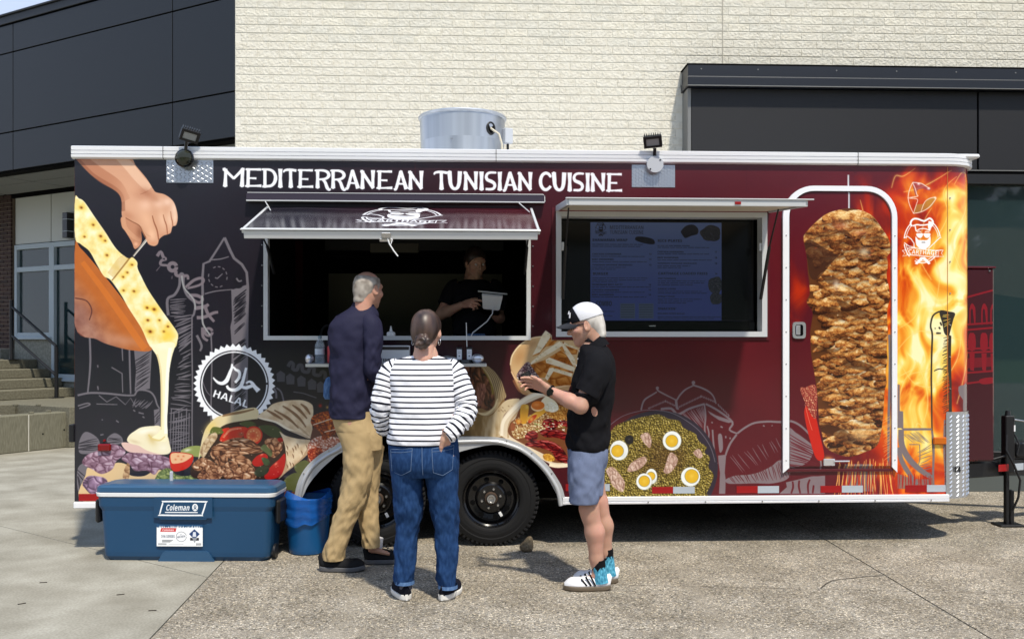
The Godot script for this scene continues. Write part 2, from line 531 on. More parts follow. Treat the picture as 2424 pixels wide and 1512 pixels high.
	var run := Pad.curve(b.call("600 320 640 400 662 520 668 700 668 860 660 960 600 1010 640 1030 700 1040 720 1000 716 880 724 720 732 520 752 400 775 300 700 290"),true,5)
	pd.fill(run,rgb(251,242,200))
	pd.clip(run)
	pd.line(Pad.curve(b.call("740 330 725 450 712 700 708 980")),rgb(255,252,234),9)
	pd.line(Pad.curve(b.call("640 380 668 520 674 800 668 950")),rgb(232,214,156),5,5,5,0.8)
	pd.dab(180 + 690/3.025,760 + 320/3.025,26,12,rgb(253,246,214),0.9)
	pd.unclip()
	pd.line(Pad.curve(b.call("575 985 600 1015 660 1030 700 1000")),rgb(222,196,120),4,5,3,0.7)


func hand(pd: Pad) -> void:
	var a := func(s: String) -> PackedVector2Array: return pts(s,180,380,3.78)
	# thumb behind
	var thumb := Pad.curve(a.call("470 610 465 700 500 750 560 850 580 905 600 915 640 880 655 830 650 760 640 690"),true)
	var skin := rgb(214,160,128)
	pd.fill(thumb,rgb(198,140,108))
	pd.clip(thumb)
	pd.line(Pad.curve(a.call("480 620 500 720 580 800 640 830")),rgb(222,168,132),10,12,8,0.6)
	pd.dab(180 + 640/3.78,380 + 760/3.78,14,26,rgb(140,86,62),0.7)
	pd.dab(180 + 600/3.78,380 + 870/3.78,8,8,rgb(236,180,146),0.9)
	pd.unclip()
	pd.line(a.call("575 985 700 830"),rgb(228,222,210),4.0,4.0,6.0)
	pd.line(a.call("570 985 695 832"),rgb(110,96,84),1.2)
	var arm := Pad.curve(a.call("40 40 300 40 540 50 600 130 700 250 760 345 790 380 870 400 945 455 980 530 995 620 980 690 945 705 930 760 900 778 860 790 820 825 805 870 770 888 720 870 690 815 660 760 630 700 560 660 500 625 466 600 465 470 440 400 380 350 270 290 180 220 90 130 30 60"),true,4)
	pd.fill(arm,skin)
	pd.clip(arm)
	pd.line(Pad.curve(a.call("20 80 160 230 300 320 400 380 450 440 465 560")),rgb(120,66,46),26,26,18,0.85)
	pd.line(Pad.curve(a.call("60 60 250 200 420 320 500 460")),rgb(180,116,84),30,30,26,0.7)
	pd.line(Pad.curve(a.call("440 30 540 140 640 260 730 350")),rgb(240,200,170),24,24,20,0.7)
	for d in [[560,380,60,30,226,172,138,0.6,0.7],[700,390,26,16,176,116,88,0.8,0.5],[660,440,40,16,190,130,100,0.6,0.5],[560,520,46,40,224,172,140,0.7,0.4],[690,500,24,22,244,200,172,0.7,0],[820,480,20,18,244,204,178,0.8,0],[900,470,16,14,244,206,182,0.8,0],[960,530,12,26,246,212,188,0.8,0],[780,440,22,12,192,134,104,0.6,0.5],[520,600,26,16,190,130,98,0.6,0.5],[700,640,22,40,238,188,152,0.7,-0.4],[750,780,16,24,244,196,160,0.8,-0.3],[850,640,16,36,242,198,166,0.7,-0.2],[920,640,12,32,244,204,174,0.7,-0.1],[970,620,8,24,248,214,186,0.8,0],[765,865,14,8,214,150,112,0.6,0],[850,790,14,8,206,144,112,0.6,0],[910,765,10,6,210,150,118,0.6,0]]:
		pd.dab(180 + d[0]/3.78,380 + d[1]/3.78,d[2],d[3],rgb(d[4],d[5],d[6]),d[7],d[8])
	pd.line(Pad.curve(a.call("500 625 560 660 630 700 660 760 690 815")),rgb(130,78,54),4,5,6,0.85)
	pd.line(Pad.curve(a.call("755 600 770 660 800 740 815 830")),rgb(150,90,62),2.0,3.5,3,0.9)
	pd.line(Pad.curve(a.call("858 590 870 640 890 700 898 780")),rgb(160,98,70),1.6,3.0,2.5,0.9)
	pd.line(Pad.curve(a.call("928 560 935 620 945 660 948 710")),rgb(166,104,76),1.6,2.8,2.4,0.9)
	pd.line(Pad.curve(a.call("640 400 690 380 720 360")),rgb(160,100,74),1.5,2.5,1.2,0.6)
	pd.line(Pad.curve(a.call("650 700 690 770 740 800")),rgb(206,150,112),3,4,2,0.5)
	pd.unclip()


# soft chunks of grilled meat, potato or bread: a lit heap of noisy lumps
func lumps(pd: Pad,poly: PackedVector2Array,cols: Array,sx: float,sy: float,sd: int,dark := 0.5,shift := 0.0) -> void:
	sx *= 1.25
	sy *= 1.35
	var nw := noise(1.0,FastNoiseLite.TYPE_SIMPLEX_SMOOTH,1,sd)
	var nc := noise(1.0,FastNoiseLite.TYPE_CELLULAR,1,sd + 1)
	nc.cellular_return_type = FastNoiseLite.RETURN_DISTANCE2_SUB
	nc.cellular_jitter = 1.0
	var nf := noise(1.0,FastNoiseLite.TYPE_SIMPLEX_SMOOTH,2,sd + 2)
	var height := func(x: float,y: float) -> float:
		var wx := x/sx + 0.3*nw.get_noise_2d(x/sx*0.8,y/sy*0.8)
		var wy := y/sy + 0.3*nw.get_noise_2d(x/sx*0.8 + 50.0,y/sy*0.8)
		return sqrt(clampf((nc.get_noise_2d(wx,wy) + 1.0)*1.5,0.0,1.0)) + 0.22*nf.get_noise_2d(wx*1.1,wy*1.1)
	pd.fillfn(poly,func(x: float,y: float) -> Color:
		var h: float = height.call(x,y)
		var hx: float = height.call(x + 2.0,y - 2.4)
		var lit := clampf(0.5 + (h - hx)*1.1,0.0,1.0)
		var v := clampf(h*0.6 + 0.08,0.0,1.0)*(1.0 - dark + dark*1.5*lit) + shift + 0.22*nf.get_noise_2d(x/sx*0.5 + 9.0,y/sy*0.5)
		return ramp(v,cols))


# one slice of roast meat with its own light side and its shade on what lies under it
func slice(pd: Pad,x: float,y: float,rx: float,ry: float,turn: float,cols: Array,tone: float,nf: FastNoiseLite) -> void:
	pd.dab(x - 1.5,y + ry*0.75,rx*1.0,ry*0.8,cols[0],0.6,turn)
	var ct := cos(turn)
	var st := sin(turn)
	var q := Pad.curve(pd.disc(x,y,rx,ry,turn,11,0.24),true,3)
	var o := pd.rng.randf()*300.0
	pd.fillfn(q,func(u: float,v: float) -> Color:
		var a := ((u - x)*ct + (v - y)*st)/rx
		var b := ((v - y)*ct - (u - x)*st)/ry
		var g := nf.get_noise_2d(u*1.1 + o,v*2.0 + o)
		var e := nf.get_noise_2d(u*3.2 + o,v*4.4)
		return ramp(tone + 0.30 - 0.26*b + 0.10*a - 0.20*(a*a + b*b) + 0.26*g + 0.18*e,cols))


func tomato(pd: Pad,x: float,y: float,r: float,q: float,turn: float) -> void:
	pd.fill(pd.disc(x,y,r,r*q,turn),rgb(206,38,22))
	pd.fill(pd.disc(x + r*0.08,y - r*0.05,r*0.8,r*q*0.78,turn),rgb(226,120,70))
	pd.dab(x,y,r*0.5,r*q*0.5,rgb(214,70,40),0.8,turn)
	for i in 9:
		var a := TAU*i/9.0
		pd.dab(x + cos(a)*r*0.5,y + sin(a)*r*q*0.5,r*0.1,r*0.09,rgb(250,208,140),0.9)


func leaf(pd: Pad,s: String,c: Color,ox: float,oy: float,k: float) -> void:
	var q := Pad.curve(pts(s,ox,oy,k),true,4)
	pd.fill(q,c)
	pd.clip(q)
	pd.dab(q[0].x,q[0].y,8,4,c.lightened(0.25),0.8,0.7)
	pd.dab(q[q.size()/2].x,q[q.size()/2].y,8,6,c.darkened(0.5),0.7)
	pd.unclip()


func food_left(pd: Pad) -> void:
	var b := func(s: String) -> PackedVector2Array: return pts(s,180,760,3.025)
	var wcols := [rgb(74,44,60),rgb(120,86,104),rgb(162,130,148),rgb(208,186,200)]
	# potatoes
	pd.fill(Pad.curve(b.call("100 1290 130 1230 250 1260 330 1200 420 1220 430 1290 540 1300 640 1250 720 1290 760 1400 760 1500 90 1500"),true),rgb(222,190,142))
	lumps(pd,Pad.curve(b.call("430 1180 400 1230 380 1300 400 1340 430 1300"),true),[rgb(120,84,56),rgb(190,150,110),rgb(226,196,150)],14,12,31)
	lumps(pd,Pad.curve(b.call("72 1190 110 1140 180 1110 260 1060 340 1065 400 1110 380 1150 330 1190 300 1250 220 1285 150 1250 90 1220"),true),wcols,15,11,21,0.45,0.12)
	lumps(pd,Pad.curve(b.call("370 1170 430 1120 520 1120 620 1135 720 1160 760 1200 740 1250 660 1250 620 1290 560 1260 470 1260 430 1210"),true),wcols,15,11,25,0.45,0.12)
	lumps(pd,Pad.curve(b.call("75 1360 110 1305 180 1300 260 1330 260 1440 150 1440 100 1400"),true),[rgb(60,44,60),rgb(110,84,110),rgb(170,140,170),rgb(214,190,210)],16,14,27,0.5,0.1)
	lumps(pd,Pad.curve(b.call("640 1290 720 1240 790 1290 860 1300 960 1290 960 1400 640 1400"),true),[rgb(70,84,52),rgb(130,144,84),rgb(196,196,130)],12,8,28,0.5)
	# pepper and tomato
	leaf(pd, "818 1120 860 1085 940 1070 1000 1090 980 1150 900 1150",rgb(142,152,84),180,760,3.025)
	pd.dab(180 + 870/3.025,760 + 1105/3.025,12,5,rgb(224,226,200),0.9,-0.2)
	pd.fill(Pad.curve(b.call("740 1130 800 1120 880 1130 915 1150 900 1210 850 1250 770 1265 740 1220"),true),rgb(202,40,28))
	pd.fill(Pad.curve(b.call("745 1135 800 1125 880 1135 905 1150 850 1190 790 1205 750 1200"),true),rgb(236,186,140))
	for d in [[800,1150],[840,1150],[780,1175],[825,1175]]:
		pd.dab(180 + d[0]/3.025,760 + d[1]/3.025,4,3,rgb(206,96,58),0.8)
	# the seal
	var o := Vector2(585,961.5)
	var star := PackedVector2Array()
	var n := 42
	for i in n*2:
		var a := TAU*(i + 0.5)/(n*2)
		var r := 103.0 if i % 2 == 0 else 95.0
		star.append(o + Vector2(cos(a)*r,sin(a)*r))
	var hole := PackedVector2Array()
	for i in 60:
		hole.append(o + Vector2(cos(TAU*i/60.0),sin(TAU*i/60.0))*86.0)
	var ring := star.duplicate()
	ring.append(star[0])
	for i in 61:
		ring.append(hole[(60 - i) % 60])
	var white := rgb(244,246,250)
	pd.fill(ring,white)
	pd.line(Pad.curve(pd.disc(o.x,o.y,81.5,81.5,0,50),true,2),white,3.2)
	var w := func(s: String) -> PackedVector2Array: return pts(s,460,840,3.78)
	# the word above, in three joined pen strokes
	pd.line(Pad.curve(w.call("452 262 448 300 432 340 418 380 396 424 360 446 322 440 292 416 272 390"),false,6),white,5.0,11.0,3.0)
	pd.line(Pad.curve(w.call("452 290 470 300 486 318 512 330 524 360 512 400 480 440"),false,6),white,4.0,7.5,7.0)
	pd.line(Pad.curve(w.call("585 298 572 350 560 400 548 440 528 480 490 506 446 508 414 492 402 466"),false,6),white,6.0,10.0,6.0)
	pd.line(Pad.curve(w.call("540 478 580 488 616 478 646 468"),false,6),white,7.0,9.0,8.0)
	pd.line(Pad.curve(w.call("584 446 614 430 640 444 664 478 690 506 702 520"),false,6),white,4.0,9.0,13.0)
	pd.text("HALAL","Droid Sans",w.call("268 572")[0],18.5,white,90.0,0.315,0.0,700)
	# flat bread wrap full of meat
	pd.fill(Pad.curve(w.call("170 960 210 860 300 770 420 730 560 690 680 680 700 760 640 820 400 860 260 900 200 1000 150 1130 130 1170 150 1060"),true),rgb(226,206,160))
	pd.dab(460 + 250/3.78,840 + 860/3.78,26,16,rgb(232,204,110),0.7,-0.8)
	pd.line(Pad.curve(w.call("360 755 450 735 560 715 660 690")),rgb(120,82,50),4.0,7.0,3.0,0.8)
	pd.fill(Pad.curve(w.call("150 1170 230 1000 360 850 560 800 760 790 920 900 960 1080 940 1250 880 1350 400 1360 90 1340 70 1230"),true),rgb(52,34,24))
	var meat := [rgb(44,22,14),rgb(96,56,36),rgb(150,100,68),rgb(198,150,112),rgb(232,200,168)]
	leaf(pd, "240 920 270 860 350 870 380 910 300 930",rgb(96,104,44),460,840,3.78)
	leaf(pd, "700 860 770 840 880 860 930 930 860 960 780 930",rgb(66,74,40),460,840,3.78)
	leaf(pd, "520 830 600 800 680 830 640 870",rgb(74,80,40),460,840,3.78)
	for s in [["335 990 380 900 470 860 580 860 600 900 540 960 440 990",1],["360 880 420 865 420 890 380 910",0]]:
		var q: PackedVector2Array = Pad.curve(w.call(s[0]),true)
		pd.fill(q,rgb(214,48,26))
		pd.clip(q)
		pd.line(Pad.curve(w.call("370 960 430 890 540 870")),rgb(248,150,110),4,6,3,0.8)
		pd.dab(460 + 540/3.78,840 + 930/3.78,12,8,rgb(150,90,60),0.8)
		pd.unclip()
	tomato(pd,460 + 650/3.78,840 + 940/3.78,23,1.05,0.9)
	lumps(pd,Pad.curve(w.call("255 1060 340 1010 480 960 600 970 700 1030 740 1090 640 1110 520 1120 420 1140 300 1120"),true),meat,22,7,41,0.55,0.06)
	lumps(pd,Pad.curve(w.call("240 1100 330 1080 400 1110 410 1180 370 1230 300 1200"),true),meat,10,18,42,0.55,0.0)
	lumps(pd,Pad.curve(w.call("390 1125 480 1115 560 1130 640 1200 560 1230 480 1190"),true),meat,18,9,43,0.5,0.16)
	lumps(pd,Pad.curve(w.call("70 1220 160 1150 260 1180 300 1230 220 1270 110 1270"),true),meat,12,9,44,0.55,0.14)
	lumps(pd,Pad.curve(w.call("130 1310 220 1240 320 1220 370 1270 330 1350 150 1360"),true),meat,13,9,45,0.55,0.12)
	lumps(pd,Pad.curve(w.call("350 1250 430 1180 500 1200 500 1280 420 1350 380 1340"),true),meat,13,11,46,0.55,0.08)
	lumps(pd,Pad.curve(w.call("450 1340 520 1230 620 1210 670 1270 660 1360 460 1360"),true),meat,14,10,47,0.55,0.12)
	lumps(pd,Pad.curve(w.call("760 990 860 960 930 1000 920 1080 850 1150 800 1110"),true),meat,12,12,48,0.5,0.06)
	lumps(pd,Pad.curve(w.call("150 1080 210 960 290 910 310 960 240 1060 180 1150"),true),[rgb(110,78,50),rgb(190,160,120),rgb(232,214,180)],12,12,49,0.4,0.2)
	for s in ["640 1190 690 1130 760 1110 790 1150 740 1220 670 1230","760 1310 820 1230 900 1160 950 1110 955 1200 920 1310 840 1350 770 1350","880 970 920 960 935 990 900 1000"]:
		var q: PackedVector2Array = Pad.curve(w.call(s),true)
		pd.fill(q,rgb(176,26,18))
		pd.clip(q)
		pd.dab(q[6].x + 8,q[6].y - 2,7,4,rgb(246,150,120),0.8,-0.7)
		pd.dab(q[q.size()*2/3].x,q[q.size()*2/3].y,9,9,rgb(110,12,12),0.6)
		pd.unclip()
	leaf(pd, "720 1060 760 1020 790 1050 830 1090 820 1140 780 1110",rgb(92,100,60),460,840,3.78)
	leaf(pd, "660 1290 720 1230 800 1240 780 1300 700 1330",rgb(50,54,34),460,840,3.78)
	leaf(pd, "730 1150 790 1160 810 1210 760 1220",rgb(60,76,44),460,840,3.78)
	for i in 60:
		var p := Vector2(pd.rng.randf_range(500,700),pd.rng.randf_range(1070,1195))
		pd.dab(p.x,p.y,1.6,1.2,rgb(250,226,196),0.7)
	var bread := func(s: String) -> void:
		var q: PackedVector2Array = Pad.curve(pts(s,460,840,3.78),true,5)
		var nb := noise(0.03,FastNoiseLite.TYPE_SIMPLEX_SMOOTH,4,8)
		pd.fillfn(q,func(x: float,y: float) -> Color: return ramp(0.5 + 0.6*nb.get_noise_2d(x,y),[rgb(196,164,126),rgb(224,200,164),rgb(240,222,192)]))
		pd.clip(q)
	bread.call("900 900 960 940 1080 970 1190 980 1222 1000 1180 1100 1060 1210 960 1290 890 1350 930 1290 960 1180 955 1060 930 970")
	for s in ["935 1080 960 1250 900 1340","1190 1040 1100 1180 960 1290"]:
		pd.line(Pad.curve(w.call(s)),rgb(150,112,78),6,8,6,0.5)
	for i in 12:
		var p := Vector2(460 + pd.rng.randf_range(960,1180)/3.78,840 + pd.rng.randf_range(990,1220)/3.78)
		pd.line(PackedVector2Array([p,p + Vector2(3,5),p + Vector2(4,12)]),rgb(106,68,44),1.0,3.0,1.0,0.8)
	pd.unclip()
	bread.call("690 760 780 690 840 640 960 610 1110 605 1200 640 1220 700 1210 850 1218 950 1180 970 1080 930 960 880 860 820 740 790")
	pd.line(Pad.curve(w.call("700 780 860 815 1000 890 1215 962")),rgb(246,232,206),6,8,5,0.9)
	for s in ["850 700 940 750 1010 800 1080 870","930 660 1010 710 1090 780 1150 860","1020 650 1090 700 1160 780","1100 640 1150 680 1190 740","780 700 850 740 930 790"]:
		pd.line(Pad.curve(w.call(s)),rgb(112,72,44),3.0,7.5,3.0,0.8)
	pd.line(Pad.curve(w.call("1000 900 1090 920 1190 965 1130 900 1060 840")),rgb(150,112,78),5,5,5,0.45)
	pd.unclip()
	# what lies behind and below the wrap
	pd.fill(Pad.curve(pts("780 1075 805 1060 850 1090 900 1110 880 1160 820 1200 760 1230 700 1260 690 1235 760 1170"),true),rgb(96,56,44))
	lumps(pd,Pad.curve(pts("770 1110 800 1090 850 1095 880 1110 840 1130 800 1150 775 1155"),true),[rgb(120,40,24),rgb(180,96,70),rgb(220,180,160),rgb(240,220,206)],6,5,51,0.4,0.1)
	lumps(pd,Pad.curve(pts("768 1130 790 1118 806 1125 800 1150 778 1152"),true),[rgb(90,16,8),rgb(160,50,26),rgb(214,120,70)],6,5,52,0.5,0.1)
	for s in ["710 1200 735 1182 756 1190 750 1222 720 1228","735 1165 760 1150 775 1160 765 1180 745 1184"]:
		leaf(pd,s,rgb(88,92,50),0,0,1)
	# skewers right of the man's trousers
	lumps(pd,Pad.curve(pts("782 1040 815 1028 850 1035 850 1070 810 1100 800 1080 778 1060"),true),[rgb(70,24,12),rgb(170,70,26),rgb(222,140,50)],8,8,53)
	pd.line(pts("782 1062 830 1046"),rgb(236,226,206),2.0)
	pd.line(pts("810 1080 850 1070"),rgb(236,226,206),2.0)
	pd.dab(800,1014,6,6,rgb(180,30,24),0.9)
	pd.dab(818,1018,5,5,rgb(190,150,80),0.9)


func food_mid(pd: Pad) -> void:
	var w := func(s: String) -> PackedVector2Array: return pts(s,1130,780,3.78)
	# the wrap that stands behind the counter
	var meat := [rgb(34,16,10),rgb(78,40,24),rgb(122,72,48),rgb(168,112,82)]
	pd.fill(Pad.curve(pts("1010 930 1130 905 1190 900 1210 925 1240 980 1262 1000 1240 1050 1200 1090 1245 1090 1290 1075 1330 1120 1330 1100 1240 1095 1000 1095"),true),rgb(128,96,58))
	lumps(pd,Pad.curve(w.call("-300 540 100 505 270 505 340 600 390 740 400 860 350 930 260 910 140 960 -300 960"),true),meat,13,20,61,0.6,0.05)
	lumps(pd,Pad.curve(w.call("235 720 260 680 310 680 320 740 290 860 250 890 230 820"),true),[rgb(70,36,28),rgb(120,70,56),rgb(166,112,92)],5,22,62,0.5,0.1)
	pd.line(Pad.curve(w.call("300 540 370 660 385 780")),rgb(134,120,44),5,8,4,0.8)
	var fold := Pad.curve(w.call("265 500 320 500 400 560 460 640 490 720 512 800 470 840 420 920 360 970 300 980 230 945 280 950 350 930 400 880 410 800 380 690 330 590"),true)
	pd.fill(fold,rgb(176,152,112))
	pd.clip(fold)
	for i in 6:
		pd.line(Pad.curve(w.call("%d 510 %d 620 %d 760 %d 850" % [300 + i*16,370 + i*18,410 + i*18,420 + i*12])),rgb(96,76,52),1.2,2.4,1.2,0.8)
	pd.line(Pad.curve(w.call("240 950 320 965 400 900 430 820")),rgb(214,194,150),4,5,3,0.9)
	pd.unclip()
	var lower := Pad.curve(w.call("-320 960 140 1000 230 960 300 985 380 970 440 900 520 830 640 822 560 900 480 1000 450 1180 -320 1180"),true)
	var nb := noise(0.02,FastNoiseLite.TYPE_SIMPLEX_SMOOTH,3,9)
	pd.fillfn(lower,func(x: float,y: float) -> Color: return ramp(0.5 + (x - 1215.0)/90.0 + 0.5*nb.get_noise_2d(x*2.0,y*0.6),[rgb(96,70,30),rgb(124,94,48),rgb(176,150,110),rgb(206,186,150)]))
	for i in 10:
		var p := Vector2(1130 + pd.rng.randf_range(440,600)/3.78,780 + pd.rng.randf_range(840,1000)/3.78)
		pd.dab(p.x,p.y,3,2,rgb(110,80,54),0.7,0.6)
	# bowl of toasted sandwiches
	var paper := rgb(200,158,112)
	pd.fill(Pad.curve(w.call("550 480 570 400 640 310 740 250 840 228 1100 240 1240 330 1260 500 1200 640 1120 700 1080 760 900 775 700 785 640 740 590 640 560 560"),true),paper)
	var inner := Pad.curve(w.call("556 480 580 410 650 320 750 256 850 236 1090 250 1220 340 1240 500 1130 650 1110 690 980 700 760 690 640 650 580 570"),true)
	pd.fill(inner,rgb(214,180,132))
	pd.clip(inner)
	pd.dab(1130 + 640/3.78,780 + 420/3.78,24,40,rgb(176,128,80),0.7,0.5)
	pd.dab(1130 + 760/3.78,780 + 300/3.78,26,14,rgb(184,138,92),0.6,-0.4)
	pd.dab(1130 + 950/3.78,780 + 690/3.78,60,16,rgb(150,98,52),0.6)
	lumps(pd,Pad.curve(w.call("610 600 660 520 720 470 780 540 840 600 800 640 700 660 640 650"),true),[rgb(36,24,34),rgb(84,56,66),rgb(150,130,130),rgb(220,214,200)],5,4,66,0.5,0.05)
	pd.unclip()
	pd.line(Pad.curve(w.call("552 500 570 410 640 315 740 252 850 232"),false),rgb(238,212,168),3,4,3)
	pd.line(Pad.curve(w.call("560 560 600 630 680 690 800 712 960 715 1110 690")),rgb(232,196,150),3,4,3)
	pd.line(Pad.curve(w.call("580 640 640 740 720 780")),rgb(170,118,74),6,8,5,0.6)
	var toast := [rgb(110,58,20),rgb(164,92,34),rgb(200,134,62),rgb(222,166,96)]
	for s in ["760 420 830 300 900 225 1000 260 960 310 880 330 820 400","990 300 1060 280 1190 350 1180 400 1120 400 1040 370","740 500 880 450 1030 360 1120 440 1150 520 900 620 830 620","830 600 890 470 1000 500 1150 560 1120 640 1000 600","880 640 950 560 1130 600 1130 690 960 700"]:
		lumps(pd,w.call(s),toast,20,16,68,0.35,0.08)
	var crumb := rgb(240,226,194)
	for s in ["760 410 800 330 850 220 885 172 935 210 930 240 890 300 830 380","935 215 1050 260 940 270","750 470 860 380 1020 275 1060 310 960 370 840 440 740 500","1020 275 1060 300 1160 440 1175 500 1140 500 1080 400","885 450 920 428 1080 490 1165 520 1150 565 1020 520 890 480","880 620 920 530 950 525 1140 580 1130 612 960 560 900 650","1060 280 1180 340 1195 360 1060 310"]:
		var q: PackedVector2Array = w.call(s)
		pd.fill(q,crumb)
		pd.clip(q)
		for i in 7:
			var p: Vector2 = q[i % q.size()].lerp(q[(i + 2) % q.size()],pd.rng.randf())
			pd.dab(p.x,p.y,2.0,1.4,rgb(120,116,70),0.7)
			pd.dab(p.x + 5,p.y + 3,7,5,rgb(214,190,146),0.5)
		pd.unclip()
	# plate of sausages
	var plate := Pad.curve(w.call("455 1110 470 1020 540 920 640 830 760 765 880 742 1000 760 1200 860 1300 1000 1300 1430 1140 1460 960 1450 900 1420 480 1180"),true)
	pd.fill(plate,rgb(226,208,178))
	pd.line(Pad.curve(w.call("470 1170 485 1040 560 940 660 850 780 785 900 765")),rgb(246,234,210),7,9,7)
	pd.line(Pad.curve(w.call("530 1190 540 1060 610 960 700 880 820 820")),rgb(186,152,112),4,5,3,0.8)
	pd.line(Pad.curve(w.call("920 1440 1000 1455 1140 1440 1300 1400")),rgb(248,232,200),9)
	pd.fill(Pad.curve(w.call("560 1180 545 1060 600 1000 650 900 740 850 880 800 1000 850 1110 920 1250 1000 1280 1300 1150 1410 960 1420 900 1360"),true),rgb(120,70,40))
	lumps(pd,Pad.curve(w.call("560 1080 600 1010 700 980 860 960 1000 950 1100 1000 1090 1080 900 1100 700 1180 590 1190"),true),[rgb(70,34,18),rgb(150,96,54),rgb(206,176,116),rgb(240,232,200)],6,5,71,0.5,0.14)
	lumps(pd,Pad.curve(w.call("870 900 1000 880 1110 920 1110 1010 1000 1020 900 970"),true),[rgb(110,60,20),rgb(190,130,60),rgb(226,180,100)],6,6,72,0.5,0.08)
	for s in [["650 890 720 880 720 960 700 1050 650 1040",222,160,48],["705 1010 800 940 880 910 880 950 760 1030",228,168,60],["600 1020 640 1010 660 1040 620 1060",200,110,40],["720 1030 760 980 800 970 790 1000 740 1050",200,66,30]]:
		var q: PackedVector2Array = Pad.curve(w.call(s[0]),true)
		pd.fill(q,rgb(s[1],s[2],s[3]))
		pd.clip(q)
		pd.dab(q[4].x,q[4].y + 6,7,8,rgb(250,214,110),0.7)
		pd.unclip()
	pd.fill(Pad.curve(w.call("840 850 880 800 920 800 990 860 1000 910 940 940 880 930 870 890"),true),rgb(240,230,196))
	lumps(pd,Pad.curve(w.call("890 880 930 850 1000 880 1000 930 930 945"),true),[rgb(190,170,120),rgb(240,232,200),rgb(252,248,230)],7,6,73,0.4,0.3)
	pd.fill(pd.disc(1130 + 810/3.78,780 + 895/3.78,17,11.5),rgb(246,214,160))
	pd.fill(pd.disc(1130 + 812/3.78,780 + 882/3.78,16.5,11),rgb(222,118,40))
	pd.dab(1130 + 800/3.78,780 + 875/3.78,10,5,rgb(240,160,80),0.8)
	pd.fill(pd.disc(1130 + 575/3.78,780 + 1085/3.78,6,11),rgb(150,84,50))
	var saus := [rgb(40,6,8),rgb(100,16,18),rgb(146,34,30),rgb(214,120,110)]
	for s in ["860 1080 870 1020 940 1005 1000 1030 1000 1080 930 1110","1000 1040 1060 1020 1120 1050 1140 1090 1060 1080","690 1190 710 1140 770 1120 810 1150 800 1200 740 1220","830 1130 900 1100 1000 1110 1110 1160 1200 1200 1150 1240 1000 1190 880 1180","690 1250 760 1215 880 1210 980 1240 1060 1310 1100 1400 1090 1430 990 1400 940 1320 820 1280 720 1270"]:
		var q: PackedVector2Array = Pad.curve(w.call(s),true)
		lumps(pd,q,saus,16,6,74,0.5,-0.02)
		pd.clip(q)
		for i in 4:
			var p: Vector2 = q[i*3]
			pd.dab(p.x + 4,p.y + 4,9,2.0,rgb(238,150,140),0.55,0.25)
		pd.unclip()
	pd.line(Pad.curve(w.call("840 1215 960 1240 1040 1300")),rgb(224,120,112),1.5,3.5,1.0,0.7)
	lumps(pd,Pad.curve(w.call("860 1350 920 1340 970 1380 950 1410 880 1400"),true),[rgb(130,80,20),rgb(210,150,50),rgb(240,196,90)],8,6,75,0.4,0.15)
	for i in 26:
		var p := Vector2(1130 + pd.rng.randf_range(760,1080)/3.78,780 + pd.rng.randf_range(1010,1120)/3.78)
		pd.line(PackedVector2Array([p,p + Vector2(pd.rng.randf_range(-7,7),pd.rng.randf_range(-5,5))]),[rgb(206,214,160),rgb(236,236,214),rgb(110,128,60)][i % 3],2.4,1.6)


